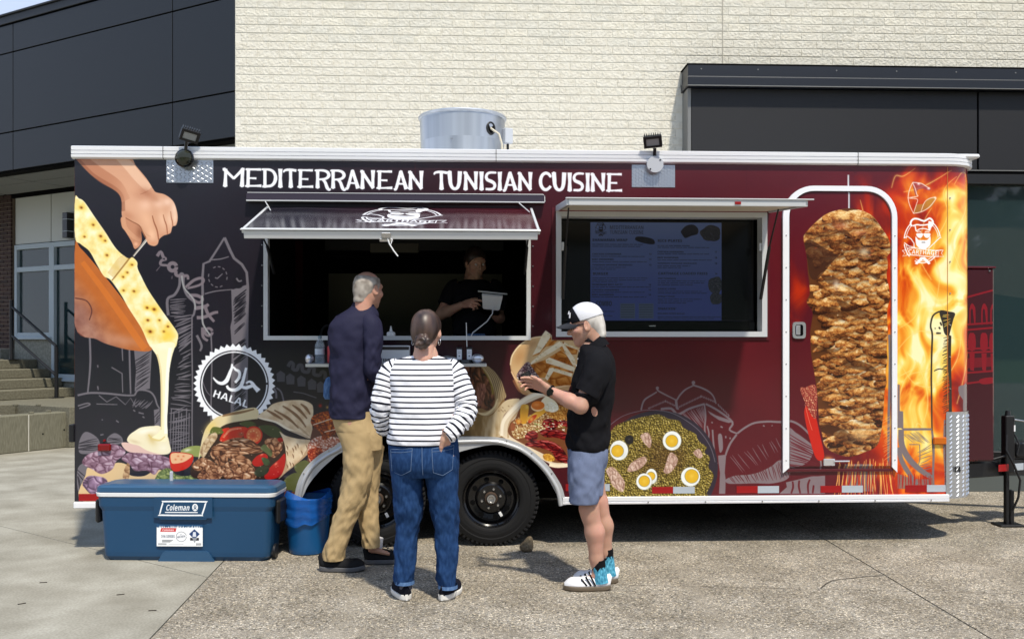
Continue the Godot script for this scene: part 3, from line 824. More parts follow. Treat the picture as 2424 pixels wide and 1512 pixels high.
func food_right(pd: Pad) -> void:
	var w := func(s: String) -> PackedVector2Array: return pts(s,1480,940,4.18)
	# mosque domes in outline
	var g := rgb(128,112,116)
	var ln := func(s: String,wd: float) -> void: pd.line(Pad.curve(pts(s,1480,940,4.18),false,4),rgb(128,112,116),wd,wd*1.1,wd*0.8)
	ln.call("515 355 530 290 560 240 640 190 680 165",4.0)
	ln.call("680 120 690 150 760 190 820 220 880 250",3.6)
	ln.call("890 250 920 200 980 140 1060 100",4.0)
	ln.call("1060 70 1065 95 1140 120 1220 160 1270 210 1300 290",4.0)
	pd.fill(pd.disc(1480 + 685/4.18,940 + 125/4.18,4,4),g)
	pd.fill(pd.disc(1480 + 1062/4.18,940 + 68/4.18,4.5,4.5),g)
	ln.call("880 240 890 330 910 340",6.0)
	for e in [[590,340,770,262,12],[770,262,870,310,6],[910,325,1140,215,14],[1140,210,1290,270,8],[1320,300,1440,420,7]]:
		var q := PackedVector2Array()
		for i in int(e[4])*2 + 1:
			var t: float = i/(e[4]*2.0)
			q.append(Vector2(1480 + lerpf(e[0],e[2],t)/4.18,940 + (lerpf(e[1],e[3],t) + (8.0 if i % 2 else -10.0))/4.18))
		pd.line(q,g,3.0)
	ln.call("720 345 830 340 900 400 1020 340 1180 290",6.0)
	ln.call("1175 290 1190 420 1180 560 1210 680",4.0)
	ln.call("1190 290 1320 360 1470 480 1440 560 1520 600",5.0)
	pd.fill(w.call("1210 360 1300 410 1420 450 1470 480 1430 490 1330 460 1240 400"),g)
	pd.hatch(Vector2(1480 + 930/4.18,940 + 400/4.18),Vector2(1480 + 1160/4.18,940 + 310/4.18),Vector2(1480 + 1140/4.18,940 + 600/4.18),Vector2(1480 + 1185/4.18,940 + 430/4.18),13,g,2.2,2.0)
	ln.call("1520 600 1600 540 1700 490 1840 475 1980 480 2080 470 2180 520 2280 620 2350 740 2390 900 2390 1000",5.0)
	ln.call("1515 610 1450 700 1410 790 1400 830",5.0)
	pd.fill(w.call("1320 830 1405 820 1395 940 1390 1010 1400 1080 1395 1230 1330 1230 1340 1010 1325 900"),g)
	pd.fill(Pad.curve(w.call("1320 620 1345 600 1365 640 1370 760 1340 800 1325 720"),true),g)
	ln.call("1262 560 1270 680 1285 810",4.0)
	ln.call("1205 520 1225 600 1215 680",3.5)
	for s in ["1250 480 1265 490","1345 525 1370 538","1400 625 1402 650","1445 640 1447 660","1310 910 1316 916","1790 515 1808 525","1880 515 1890 520"]:
		ln.call(s,3.5)
	pd.hatch(Vector2(1480 + 1410/4.18,940 + 860/4.18),Vector2(1480 + 1960/4.18,940 + 640/4.18),Vector2(1480 + 1560/4.18,940 + 1030/4.18),Vector2(1480 + 2000/4.18,940 + 760/4.18),11,g,1.6,3.0)
	var low := Pad.curve(w.call("1400 1080 1500 1040 1640 1030 1760 1000 1880 940 1960 880 2060 900 2060 1060 1900 1120 1700 1120 1520 1125 1420 1120"),true)
	pd.fill(low,g)
	pd.hatch(Vector2(1480 + 1420/4.18,940 + 1050/4.18),Vector2(1480 + 2040/4.18,940 + 880/4.18),Vector2(1480 + 1480/4.18,940 + 1120/4.18),Vector2(1480 + 2090/4.18,940 + 1060/4.18),26,rgb(92,30,36),1.8,4.0)
	pd.fill(w.call("2030 1110 2330 1040 2440 1040 2440 1230 1960 1230 2040 1160"),g)
	for s in ["2100 1100 2105 1160 2085 1225","2170 1090 2165 1150 2180 1225","2280 1080 2260 1140 2265 1225","2320 1140 2310 1225","2060 1000 2300 1035 2440 1030"]:
		pd.line(Pad.curve(w.call(s)),rgb(98,30,38),4,5,4)
	pd.fill(Pad.curve(w.call("2050 560 2130 590 2230 660 2300 720 2320 760 2250 900 2060 940"),true),g)
	pd.hatch(Vector2(1480 + 2060/4.18,940 + 600/4.18),Vector2(1480 + 2060/4.18,940 + 960/4.18),Vector2(1480 + 2330/4.18,940 + 760/4.18),Vector2(1480 + 2360/4.18,940 + 1000/4.18),16,rgb(100,28,38),2.6,4.0)
	# dark dish of greens with eggs
	var dish := pd.disc(1480 + 700/4.18,940 + 960/4.18,148,144,0,40)
	pd.fill(dish,rgb(46,38,50))
	pd.line(Pad.curve(w.call("100 590 300 430 500 365 640 355 820 380 980 460 1130 580 1240 740 1290 900")),rgb(120,112,122),1.4)
	var heap := Pad.curve(w.call("-60 900 20 700 180 590 260 510 400 460 560 420 700 400 800 445 920 470 960 540 1080 600 1120 680 1200 740 1180 800 1235 850 1220 950 1275 1030 1250 1120 1200 1230 1190 1300 0 1300"),true)
	lumps(pd,heap,[rgb(34,26,8),rgb(84,70,22),rgb(134,116,44),rgb(178,156,72),rgb(222,204,128)],4.6,3.8,81,0.6,0.02)
	pd.clip(heap)
	for d in [[700,760,60,40],[760,880,50,40],[600,950,60,30],[900,860,40,50]]:
		pd.dab(1480 + d[0]/4.18,940 + d[1]/4.18,d[2],d[3],rgb(70,40,16),0.35)
	for i in 160:
		var p := Vector2(pd.rng.randf_range(1490,1780),pd.rng.randf_range(1040,1235))
		pd.dab(p.x,p.y,1.7,1.3,[rgb(244,226,170),rgb(226,190,120),rgb(30,22,10),rgb(60,64,22)][i % 4],0.8)
	pd.unclip()
	var tuna := [rgb(120,84,72),rgb(176,140,122),rgb(206,174,156),rgb(230,206,190)]
	for s in ["510 620 580 590 620 640 620 720 600 750 540 690","370 980 420 900 540 840 575 890 500 970 400 1000","760 960 820 800 900 870 850 980 790 1020 750 1000","150 980 220 950 310 1050 345 1120 320 1210 220 1150 180 1060","1060 800 1120 760 1160 830 1120 860"]:
		lumps(pd,Pad.curve(w.call(s),true),tuna,7,9,83,0.5,0.1)
	pd.fill(pd.disc(1480 + 390/4.18,940 + 665/4.18,11,11.5),rgb(30,28,28))
	pd.dab(1480 + 390/4.18,940 + 660/4.18,4,4,rgb(70,66,64),0.8)
	for e in [[838,675,97,100,836,678,62],[284,776,95,103,268,782,62],[622,1048,60,80,618,1045,42],[546,1102,82,86,548,1098,56],[1032,1052,100,100,1044,1046,70]]:
		pd.fill(pd.disc(1480 + e[0]/4.18,940 + e[1]/4.18,e[2]/4.18 + 0.8,e[3]/4.18 + 0.8),rgb(120,110,80),0.7)
		pd.fill(pd.disc(1480 + e[0]/4.18,940 + e[1]/4.18,e[2]/4.18,e[3]/4.18),rgb(240,244,240))
		pd.dab(1480 + (e[0] + 40)/4.18,940 + (e[1] + 50)/4.18,10,10,rgb(206,212,210),0.5)
		pd.fill(pd.disc(1480 + e[4]/4.18,940 + e[5]/4.18,e[6]/4.18 + 1.0,e[6]/4.18 + 1.0),rgb(128,122,72))
		pd.fill(pd.disc(1480 + e[4]/4.18,940 + e[5]/4.18,e[6]/4.18,e[6]/4.18),rgb(226,178,40))
		pd.dab(1480 + e[4]/4.18,940 + e[5]/4.18,8,8,rgb(240,204,80),0.6)


func flames(pd: Pad) -> void:
	var area := pts("1880 380 2480 380 2480 1280 1880 1280")
	var na := noise(0.006,FastNoiseLite.TYPE_SIMPLEX_SMOOTH,2,91)
	var nr := noise(0.009,FastNoiseLite.TYPE_SIMPLEX_SMOOTH,3,92)
	nr.fractal_type = FastNoiseLite.FRACTAL_RIDGED
	var nd := noise(0.016,FastNoiseLite.TYPE_SIMPLEX_SMOOTH,2,93)
	var heat := [rgb(96,22,30),rgb(136,26,20),rgb(190,48,16),rgb(220,92,20),rgb(236,140,38),rgb(246,190,70),rgb(252,222,116),rgb(254,242,186)]
	pd.fillfn(area,func(x: float,y: float) -> Color:
		# how hot the picture is here: a tall tongue at the right, cooler low down and towards the door
		var core := 0.80*exp(-pow((x - (2372.0 + (740.0 - y)*0.12))/92.0,2.0))*smoothstep(400.0,680.0,y)*(1.0 - 0.62*smoothstep(830.0,1080.0,y))
		core += 0.50*exp(-pow((x - 2255.0)/80.0,2.0) - pow((y - 830.0)/230.0,2.0))
		core += 0.55*exp(-pow((x - 2398.0)/40.0,2.0) - pow((y - 500.0)/80.0,2.0))
		core += 0.36*exp(-pow((x - 2160.0)/42.0,2.0) - pow((y - 600.0)/120.0,2.0)) + 0.26*exp(-pow((x - 2000.0)/40.0,2.0) - pow((y - 740.0)/90.0,2.0)) + 0.34*exp(-pow((x - 2290.0)/70.0,2.0) - pow((y - 470.0)/60.0,2.0))
		core += 0.36*exp(-pow((x - 2260.0)/120.0,2.0) - pow((y - 1110.0)/110.0,2.0))
		if core < 0.05:
			return rgb(92,22,31,0)
		var ux := x + 40.0*na.get_noise_2d(x,y)
		var uy := y + 70.0*na.get_noise_2d(x + 900.0,y)
		var r := nr.get_noise_2d(ux*1.25,uy*0.55)
		var f := nd.get_noise_2d(ux*0.9,uy*0.4)
		var t := core*(0.94 + 0.52*f) + 0.32*(r - 0.15)*minf(core*2.0,1.0)
		var c := ramp(t,heat)
		c.a = clampf(core*4.5 - 0.35 + 0.9*f,0.0,1.0)
		return c)
	# bright threads along the tongues
	for s in ["2245 1000 2270 940 2330 920 2370 860 2365 780 2330 720","2250 905 2290 960 2350 960 2390 900 2400 820","2240 880 2290 830 2340 835 2400 850","2250 820 2290 790 2300 730 2285 680","2330 800 2350 700 2335 620 2370 540 2360 480 2390 440","2390 1010 2410 920 2425 840 2415 740","2240 945 2270 930 2295 915","2300 1080 2320 1020 2315 960 2290 900","2260 1060 2250 1000 2262 950","2400 680 2380 600 2410 520 2412 440 2400 430 2385 460","2330 700 2300 640 2310 560 2330 520","2280 1120 2290 1070 2300 1060 2330 1100","2260 480 2300 470 2340 450 2380 425","2140 640 2160 560 2150 500","2230 470 2240 440 2260 440 2290 420"]:
		pd.line(Pad.curve(pts(s),false,6),rgb(255,236,150),1.0,2.6,0.8,0.55)
		pd.line(Pad.curve(pts(s),false,6),rgb(250,190,80),5.0,9.0,3.0,0.20)


func tower_marks(pd: Pad) -> void:
	var k := 2.908
	var dk := rgb(56,50,44)
	var ln := func(s: String,wd: float,c: Color) -> void: pd.line(Pad.curve(pts(s,2180,740,2.908),false,4),c,wd,wd*1.1,wd*0.8)
	ln.call("495 112 460 130 440 160 430 220 442 280 438 420 435 600 438 780 440 960 450 1200",4.0,dk)
	pd.fill(Pad.curve(pts("495 108 560 112 600 125 590 170 575 240 560 290 530 270 515 200",2180,740,k),true),dk)
	pd.hatch(Vector2(2356,782),Vector2(2362,820),Vector2(2376,784),Vector2(2376,810),5,rgb(250,214,90),1.6,2.0)
	pd.fill(pts("560 280 578 290 575 470 580 640 582 900 560 900 565 640 550 470",2180,740,k),dk)
	pd.hatch(Vector2(2180 + 520/k,740 + 300/k),Vector2(2180 + 520/k,740 + 860/k),Vector2(2180 + 570/k,740 + 280/k),Vector2(2180 + 575/k,740 + 830/k),38,dk,2.0,2.0)
	ln.call("455 545 490 530 540 535",2.5,dk)
	for s in ["460 235 466 235","490 225 500 240","500 190 510 215","470 270 505 270"]:
		ln.call(s,4.0,dk)
	var g := rgb(122,110,112)
	pd.fill(Pad.curve(pts("620 660 650 650 686 652 686 840 650 840 650 760 625 720",2180,740,k),true,2),g)
	pd.fill(pts("190 640 205 645 205 835 230 838 232 960 440 960 440 975 235 978 215 960 188 960",2180,740,k),g)
	ln.call("215 970 220 1080 270 1180 350 1260 440 1320",14.0,g)
	ln.call("196 1100 220 1200 280 1300 330 1370",11.0,g)
	ln.call("440 980 452 1100 448 1300 455 1400",5.0,g)
	ln.call("350 1080 352 1180 340 1230",2.0,g)
	ln.call("275 1078 352 1080",2.0,g)
	pd.hatch(Vector2(2180 + 230/k,740 + 1010/k),Vector2(2180 + 340/k,740 + 985/k),Vector2(2180 + 300/k,740 + 1070/k),Vector2(2180 + 440/k,740 + 1060/k),14,g,1.3)
	pd.hatch(Vector2(2180 + 340/k,740 + 1120/k),Vector2(2180 + 360/k,740 + 1300/k),Vector2(2180 + 440/k,740 + 1060/k),Vector2(2180 + 440/k,740 + 1290/k),9,g,2.0)
	pd.fill(pts("190 1290 300 1330 440 1330 450 1400 190 1400",2180,740,k),g,0.8)
	pd.hatch(Vector2(2180 + 200/k,740 + 1290/k),Vector2(2180 + 430/k,740 + 1300/k),Vector2(2180 + 190/k,740 + 1400/k),Vector2(2180 + 440/k,740 + 1400/k),16,rgb(170,36,30),2.4)
	ln.call("540 900 535 1100 545 1300 540 1390",9.0,g)
	pd.hatch(Vector2(2180 + 535/k,740 + 900/k),Vector2(2180 + 535/k,740 + 1380/k),Vector2(2180 + 556/k,740 + 880/k),Vector2(2180 + 556/k,740 + 1360/k),26,rgb(150,30,26),1.4)
	# lower door corner
	ln.call("125 280 130 420 128 640 120 900 118 1240",7.0,g)
	pd.fill(pts("-200 1220 0 1220 40 1300 10 1420 -160 1420",2180,740,k),g,0.9)
	pd.hatch(Vector2(2100,1155),Vector2(2230,1150),Vector2(2085,1250),Vector2(2240,1250),24,rgb(240,170,90),2.6,8.0)
	pd.hatch(Vector2(2110,1170),Vector2(2230,1150),Vector2(2095,1250),Vector2(2250,1250),20,rgb(168,34,28),2.8,8.0)
	pd.hatch(Vector2(2180 + 70/k,740 + 900/k),Vector2(2180 + 90/k,740 + 1200/k),Vector2(2180 + 150/k,740 + 860/k),Vector2(2180 + 150/k,740 + 1160/k),18,rgb(236,170,100),1.2)
	pd.dab(2070,1150,16,12,rgb(244,190,90),0.9)


func kebab(pd: Pad) -> void:
	# red glow and foam left of the spit
	for s in ["2010 1030 2030 1010 2050 1090 2060 1140 2045 1150 2030 1120"]:
		pd.fill(Pad.curve(pts(s),true),rgb(196,34,22))
	lumps(pd,Pad.curve(pts("2000 972 2012 968 2040 966 2040 1040 2030 1040 2014 1010"),true),[rgb(120,28,36),rgb(170,80,60),rgb(244,206,160)],3.2,3.2,97,0.5,0.0)
	pd.line(Pad.curve(pts("2012 1010 2022 1050 2030 1075")),rgb(232,150,120),1.0)
	pd.line(pts("2122 437 2122 525"),rgb(214,214,218),4.0)
	pd.line(pts("2124 437 2124 525"),rgb(110,104,112),1.4)
	var out := Pad.curve(pts("2096 525 2122 521 2150 526 2180 540 2203 570 2222 600 2226 628 2217 642 2219 662 2216 690 2222 720 2225 745 2218 770 2217 800 2219 830 2216 870 2218 900 2213 930 2216 955 2211 975 2209 1005 2206 1050 2200 1090 2190 1115 2160 1130 2120 1141 2078 1128 2060 1110 2055 1085 2048 1060 2045 1020 2042 980 2038 950 2034 925 2027 880 2026 850 2025 830 2028 810 2031 780 2016 755 2024 735 2022 700 2019 680 2016 640 2010 610 2009 590 2020 575 2040 555 2066 535"),true,4)
	var nf := noise(0.05,FastNoiseLite.TYPE_SIMPLEX_SMOOTH,2,103)
	var cols := [rgb(46,24,15),rgb(92,48,24),rgb(146,82,38),rgb(194,128,62),rgb(222,164,94),rgb(242,206,142),rgb(252,234,192)]
	pd.fill(out,rgb(96,54,28))
	pd.clip(out)
	var rows := 46
	for j in rows:
		var yy := 1132.0 - j*13.1
		var l := 2022.0 + (yy - 640.0)*0.058
		for i in 8:
			var x := lerpf(l,2214.0,(i + 0.5*(j % 2) + pd.rng.randf_range(0.0,0.7))/8.0)
			var y := yy - (x - 2120.0)*0.10 + pd.rng.randf_range(-5,5)
			var big := 1.0 + 0.45*smoothstep(740.0,560.0,y)
			var tone := 0.40 + pd.rng.randf_range(-0.15,0.17)
			if x < l + 44.0 and y > 606.0 and y < 1100.0:
				if pd.rng.randf() < 0.55:
					continue
				tone -= 0.14
			if pd.rng.randf() < 0.10 and y > 620.0:
				tone -= 0.32
			if x > 2196.0 and y > 640.0:
				tone -= 0.10
			slice(pd,x,y,pd.rng.randf_range(15,28)*big,pd.rng.randf_range(8,13.5)*big,pd.rng.randf_range(-0.5,0.22),cols,tone,nf)
	pd.fill(Pad.curve(pts("2012 606 2030 602 2060 620 2100 640 2110 630 2085 650 2060 680 2040 700 2024 690 2018 650"),true),rgb(62,36,26),0.7)
	for g in ["2052 690 2085 692 2100 705 2075 712","2090 745 2140 770 2175 790 2150 797 2110 778","2055 766 2100 775 2120 790 2080 796 2050 786","2040 868 2090 872 2108 866 2090 880 2060 880","2110 900 2160 905 2190 925 2150 925 2112 915","2050 1062 2100 1068 2140 1100 2120 1110 2080 1086 2055 1080","2170 680 2200 690 2190 700"]:
		pd.fill(Pad.curve(pts(g),true),rgb(60,32,19),0.55)
	for i in 90:
		var x := pd.rng.randf_range(2030,2215)
		var y := pd.rng.randf_range(560,1120)
		pd.dab(x,y,pd.rng.randf_range(2,5),pd.rng.randf_range(1.2,2.4),[rgb(255,240,206),rgb(170,60,30),rgb(70,34,18)][i % 3],0.7,pd.rng.randf_range(-0.6,0.4))
	pd.dab(2105,540,20,12,rgb(250,216,150),0.7)
	pd.dab(2100,565,26,12,rgb(178,92,66),0.55)
	pd.dab(2150,582,26,8,rgb(192,116,84),0.5)
	pd.dab(2160,630,18,14,rgb(252,236,196),0.65)
	pd.dab(2090,712,12,16,rgb(255,246,226),0.6)
	pd.dab(2150,1085,34,20,rgb(248,214,150),0.55)
	pd.unclip()


func jar(pd: Pad) -> void:
	# pale outline drawn over the flames above the emblem
	var k := 4.2
	var a := func(s: String) -> PackedVector2Array: return Pad.curve(pts(s,2180,400,4.2),false,4)
	pd.fill(Pad.curve(pts("430 235 500 240 570 270 620 310 600 320 540 300 480 320 465 380",2180,400,k),true,3),rgb(150,60,84),0.7)
	pd.fill(Pad.curve(pts("470 470 540 460 600 400 670 400 640 480 560 530 450 560",2180,400,k),true,3),rgb(180,140,60),0.7)
	for s in ["430 235 460 300 475 360 485 380 400 395 385 400 480 410 470 470 440 560","430 240 400 310 385 390 400 470 440 560","430 235 520 245 580 280 615 300","440 560 520 545 600 500 660 430 675 395 620 400 560 440 520 540"]:
		pd.line(a.call(s),rgb(248,226,210),2.0,2.2,1.6,0.9)
	pd.dab(2180 + 495/k,400 + 250/k,5,4,rgb(255,240,240),0.9)
	pd.dab(2180 + 600/k,400 + 298/k,5,4,rgb(255,240,230),0.9)
	pd.dab(2180 + 668/k,400 + 395/k,4,4,rgb(255,246,220),0.9)


func make_print() -> ImageTexture:
	var pd := Pad.new(2048,772,rgb(36,34,42))
	pd.wrap = true
	backdrop(pd)
	sketch_town(pd)
	flames(pd)
	food_left(pd)
	cheese(pd)
	hand(pd)
	food_mid(pd)
	food_right(pd)
	tower_marks(pd)
	kebab(pd)
	jar(pd)
	emblem(pd,Vector2(2307,604),0.635,rgb(250,248,246), "CARTHAGE")
	title(pd,rgb(246,248,252))
	return pd.bake()

# ---------------------------------------------------------------- mesh building
class B:
	var v := PackedVector3Array()
	var n := PackedVector3Array()
	var t := PackedVector2Array()
	var c := PackedColorArray()
	var ix := PackedInt32Array()
	var tint := Color.WHITE
	var tinted := false

	func vert(p: Vector3,nn: Vector3,uv := Vector2.ZERO) -> int:
		v.append(p)
		n.append(nn)
		t.append(uv)
		c.append(tint)
		return v.size() - 1

	# corners run counter-clockwise seen from outside
	func tri(a: Vector3,b: Vector3,d: Vector3,ua := Vector2.ZERO,ub := Vector2.ZERO,ud := Vector2.ZERO) -> void:
		var nn := (b - a).cross(d - a).normalized()
		var i := vert(a,nn,ua)
		vert(b,nn,ub)
		vert(d,nn,ud)
		ix.append_array(PackedInt32Array([i,i + 2,i + 1]))

	func quad(a: Vector3,b: Vector3,d: Vector3,e: Vector3,u0 := Vector2.ZERO,u1 := Vector2.ONE) -> void:
		var nn := (d - a).cross(e - b).normalized()
		var i := vert(a,nn,Vector2(u0.x,u1.y))
		vert(b,nn,u1)
		vert(d,nn,Vector2(u1.x,u0.y))
		vert(e,nn,u0)
		ix.append_array(PackedInt32Array([i,i + 2,i + 1,i,i + 3,i + 2]))

	# box with chamfered edges
	func box(o: Vector3,s: Vector3,ch := 0.0,bs := Basis.IDENTITY) -> void:
		var h := s*0.5
		ch = minf(ch,minf(h.x,minf(h.y,h.z))*0.98)
		var P := func(x: float,y: float,z: float) -> Vector3: return o + bs*Vector3(x,y,z)
		var hi := h - Vector3.ONE*ch
		for sg in [1.0,-1.0]:
			var q := [
				[P.call(sg*h.x,-hi.y,sg*hi.z),P.call(sg*h.x,-hi.y,-sg*hi.z),P.call(sg*h.x,hi.y,-sg*hi.z),P.call(sg*h.x,hi.y,sg*hi.z)],
				[P.call(-sg*hi.x,-hi.y,sg*h.z),P.call(sg*hi.x,-hi.y,sg*h.z),P.call(sg*hi.x,hi.y,sg*h.z),P.call(-sg*hi.x,hi.y,sg*h.z)],
				[P.call(-hi.x,sg*h.y,sg*hi.z),P.call(hi.x,sg*h.y,sg*hi.z),P.call(hi.x,sg*h.y,-sg*hi.z),P.call(-hi.x,sg*h.y,-sg*hi.z)],
			]
			for f in q:
				quad(f[0],f[1],f[2],f[3])
		if ch <= 0.0:
			return
		for a in [1.0,-1.0]:
			for b in [1.0,-1.0]:
				var e := [
					[P.call(a*h.x,b*hi.y,hi.z),P.call(a*h.x,b*hi.y,-hi.z),P.call(a*hi.x,b*h.y,-hi.z),P.call(a*hi.x,b*h.y,hi.z),Vector3(a,b,0)],
					[P.call(a*h.x,hi.y,b*hi.z),P.call(a*hi.x,hi.y,b*h.z),P.call(a*hi.x,-hi.y,b*h.z),P.call(a*h.x,-hi.y,b*hi.z),Vector3(a,0,b)],
					[P.call(hi.x,a*h.y,b*hi.z),P.call(hi.x,a*hi.y,b*h.z),P.call(-hi.x,a*hi.y,b*h.z),P.call(-hi.x,a*h.y,b*hi.z),Vector3(0,a,b)],
				]
				for f in e:
					facing(f[0],f[1],f[2],f[3],bs*f[4])
				for d in [1.0,-1.0]:
					var p: Vector3 = P.call(a*h.x,b*hi.y,d*hi.z)
					var q2: Vector3 = P.call(a*hi.x,b*h.y,d*hi.z)
					var r: Vector3 = P.call(a*hi.x,b*hi.y,d*h.z)
					if (q2 - p).cross(r - p).dot(bs*Vector3(a,b,d)) > 0.0:
						tri(p,q2,r)
					else:
						tri(p,r,q2)

	func facing(a: Vector3,b: Vector3,d: Vector3,e: Vector3,out: Vector3) -> void:
		if (d - a).cross(e - b).dot(out) >= 0.0:
			quad(a,b,d,e)
		else:
			quad(e,d,b,a)

	# rings of points joined into a smooth skin; every ring runs counter-clockwise seen from the end it points to
	func loft(rings: Array,cap0 := true,cap1 := true,uvs := Vector2(1,1),vs := PackedFloat32Array(),closed := true) -> void:
		var m: int = rings.size()
		var k: int = rings[0].size()
		var base := v.size()
		var cols := k + 1 if closed else k
		for i in m:
			for jj in cols:
				var j := jj % k
				var du: Vector3
				if closed:
					du = rings[i][(j + 1) % k] - rings[i][(j - 1 + k) % k]
				else:
					du = rings[i][mini(j + 1,k - 1)] - rings[i][maxi(j - 1,0)]
				var dv: Vector3 = rings[mini(i + 1,m - 1)][j] - rings[maxi(i - 1,0)][j]
				var nn := du.cross(dv)
				nn = nn.normalized() if nn.length_squared() > 1e-14 else Vector3.UP
				vert(rings[i][j],nn,Vector2(float(jj)/k*uvs.x,(vs[i] if vs.size() else float(i)/(m - 1))*uvs.y))
		for i in m - 1:
			for j in cols - 1:
				var a := base + i*cols + j
				var b := a + 1
				var d := a + cols + 1
				var e := a + cols
				ix.append_array(PackedInt32Array([a,d,b,a,e,d]))
		if cap0:
			cap(rings[0],true)
		if cap1:
			cap(rings[m - 1],false)

	func cap(r: PackedVector3Array,flip: bool) -> void:
		var o := Vector3.ZERO
		for p in r:
			o += p
		o /= r.size()
		for j in r.size():
			var a := r[j]
			var b := r[(j + 1) % r.size()]
			if flip:
				tri(o,b,a)
			else:
				tri(o,a,b)

	static func ring(o: Vector3,x: Vector3,y: Vector3,k: int,pw := 1.0) -> PackedVector3Array:
		var q := PackedVector3Array()
		for j in k:
			var a := TAU*j/k
			var ca := cos(a)
			var sa := sin(a)
			q.append(o + x*signf(ca)*pow(absf(ca),pw) + y*signf(sa)*pow(absf(sa),pw))
		return q

	func tube(p: PackedVector3Array,r0: float,k := 10,r1 := -1.0,caps := true) -> void:
		var rings := []
		var m := p.size()
		var d0 := (p[1] - p[0]).normalized()
		var x := d0.cross(Vector3.UP)
		if x.length() < 0.1:
			x = d0.cross(Vector3.RIGHT)
		x = x.normalized()
		for i in m:
			var d := (p[mini(i + 1,m - 1)] - p[maxi(i - 1,0)]).normalized()
			x = (x - d*x.dot(d)).normalized()
			var y := d.cross(x)
			var r := r0 if r1 < 0.0 else lerpf(r0,r1,float(i)/(m - 1))
			rings.append(ring(p[i],x*r,y*r,k))
		loft(rings,caps,caps)

	func rod(a: Vector3,b: Vector3,r0: float,r1 := -1.0,k := 14) -> void:
		tube(PackedVector3Array([a,b]),r0,k,r1)

	# profile of (radius, height) points spun round an axis
	func lathe(prof: PackedVector2Array,xf: Transform3D,k := 32) -> void:
		for s in prof.size() - 1:
			var a := prof[s]
			var b := prof[s + 1]
			var d := b - a
			var nn := Vector2(d.y,-d.x).normalized()
			for j in k:
				var p0 := TAU*j/k
				var p1 := TAU*(j + 1)/k
				var i := v.size()
				for e in [[a,p0],[a,p1],[b,p1],[b,p0]]:
					var q: Vector2 = e[0]
					var cs := cos(e[1])
					var sn := sin(e[1])
					vert(xf*Vector3(q.x*cs,q.y,-q.x*sn),xf.basis*Vector3(nn.x*cs,nn.y,-nn.x*sn),Vector2(e[1]/TAU,float(s)/prof.size()))
				ix.append_array(PackedInt32Array([i,i + 2,i + 1,i,i + 3,i + 2]))

	# flat outline (counter-clockwise, x right and y up) given thickness along z
	func prism(poly: PackedVector2Array,z0: float,z1: float,xf := Transform3D.IDENTITY,uvk := 1.0) -> void:
		if Geometry2D.is_polygon_clockwise(poly):
			poly = poly.duplicate()
			poly.reverse()
		# Geometry2D calls y-down clockwise; settle the turn by area
		var ar := 0.0
		for i in poly.size():
			ar += poly[i].cross(poly[(i + 1) % poly.size()])
		if ar < 0.0:
			poly.reverse()
		var tr := Geometry2D.triangulate_polygon(poly)
		for i in range(0,tr.size(),3):
			var a := poly[tr[i]]
			var b := poly[tr[i + 1]]
			var d := poly[tr[i + 2]]
			if (b - a).cross(d - a) < 0.0:
				var s := b
				b = d
				d = s
			tri(xf*Vector3(a.x,a.y,z1),xf*Vector3(b.x,b.y,z1),xf*Vector3(d.x,d.y,z1),a*uvk,b*uvk,d*uvk)
			tri(xf*Vector3(a.x,a.y,z0),xf*Vector3(d.x,d.y,z0),xf*Vector3(b.x,b.y,z0),a*uvk,d*uvk,b*uvk)
		for i in poly.size():
			var a := poly[i]
			var b := poly[(i + 1) % poly.size()]
			quad(xf*Vector3(a.x,a.y,z0),xf*Vector3(b.x,b.y,z0),xf*Vector3(b.x,b.y,z1),xf*Vector3(a.x,a.y,z1))

	func mesh() -> ArrayMesh:
		var ar := []
		ar.resize(Mesh.ARRAY_MAX)
		ar[Mesh.ARRAY_VERTEX] = v
		ar[Mesh.ARRAY_NORMAL] = n
		ar[Mesh.ARRAY_TEX_UV] = t
		if tinted:
			ar[Mesh.ARRAY_COLOR] = c
		ar[Mesh.ARRAY_INDEX] = ix
		var m := ArrayMesh.new()
		m.add_surface_from_arrays(Mesh.PRIMITIVE_TRIANGLES,ar)
		return m


var used := {}


func numbered(s: String) -> String:
	used[s] = used.get(s,-1) + 1
	return s if used[s] == 0 else "%s_%03d" % [s,used[s]]


func thing(called: String,label: String,category: String,xf := Transform3D.IDENTITY,group := "") -> Node3D:
	var o := Node3D.new()
	o.name = numbered(called)
	add_child(o)
	o.transform = xf
	tag(o,label,category,group)
	return o


func tag(o: Node,label: String,category: String,group := "") -> void:
	o.set_meta("label",label)
	if category != "":
		o.set_meta("category",category)
	if group != "":
		o.set_meta("group",group)


func part(called: String,b: B,m: Material,parent: Node,label := "") -> MeshInstance3D:
	return piece(called,b.mesh(),m,parent,label)


func piece(called: String,mesh: Mesh,m: Material,parent: Node,label := "") -> MeshInstance3D:
	var o := MeshInstance3D.new()
	o.name = called if parent != self else numbered(called)
	o.mesh = mesh
	o.material_override = m
	parent.add_child(o,true)
	if label != "":
		o.set_meta("label",label)
	return o


func struct(called: String,b: B,m: Material) -> MeshInstance3D:
	var o := part(called,b,m,self)
	o.set_meta("kind","structure")
	return o


static func mat(c: Color,rough := 0.6,metal := 0.0,spec := 0.5) -> StandardMaterial3D:
	var m := StandardMaterial3D.new()
	m.albedo_color = c
	m.roughness = rough
	m.metallic = metal
	m.metallic_specular = spec
	m.vertex_color_use_as_albedo = false
	return m


static func lin(r: float,g: float,b: float) -> Color:
	return Color(r,g,b).linear_to_srgb()


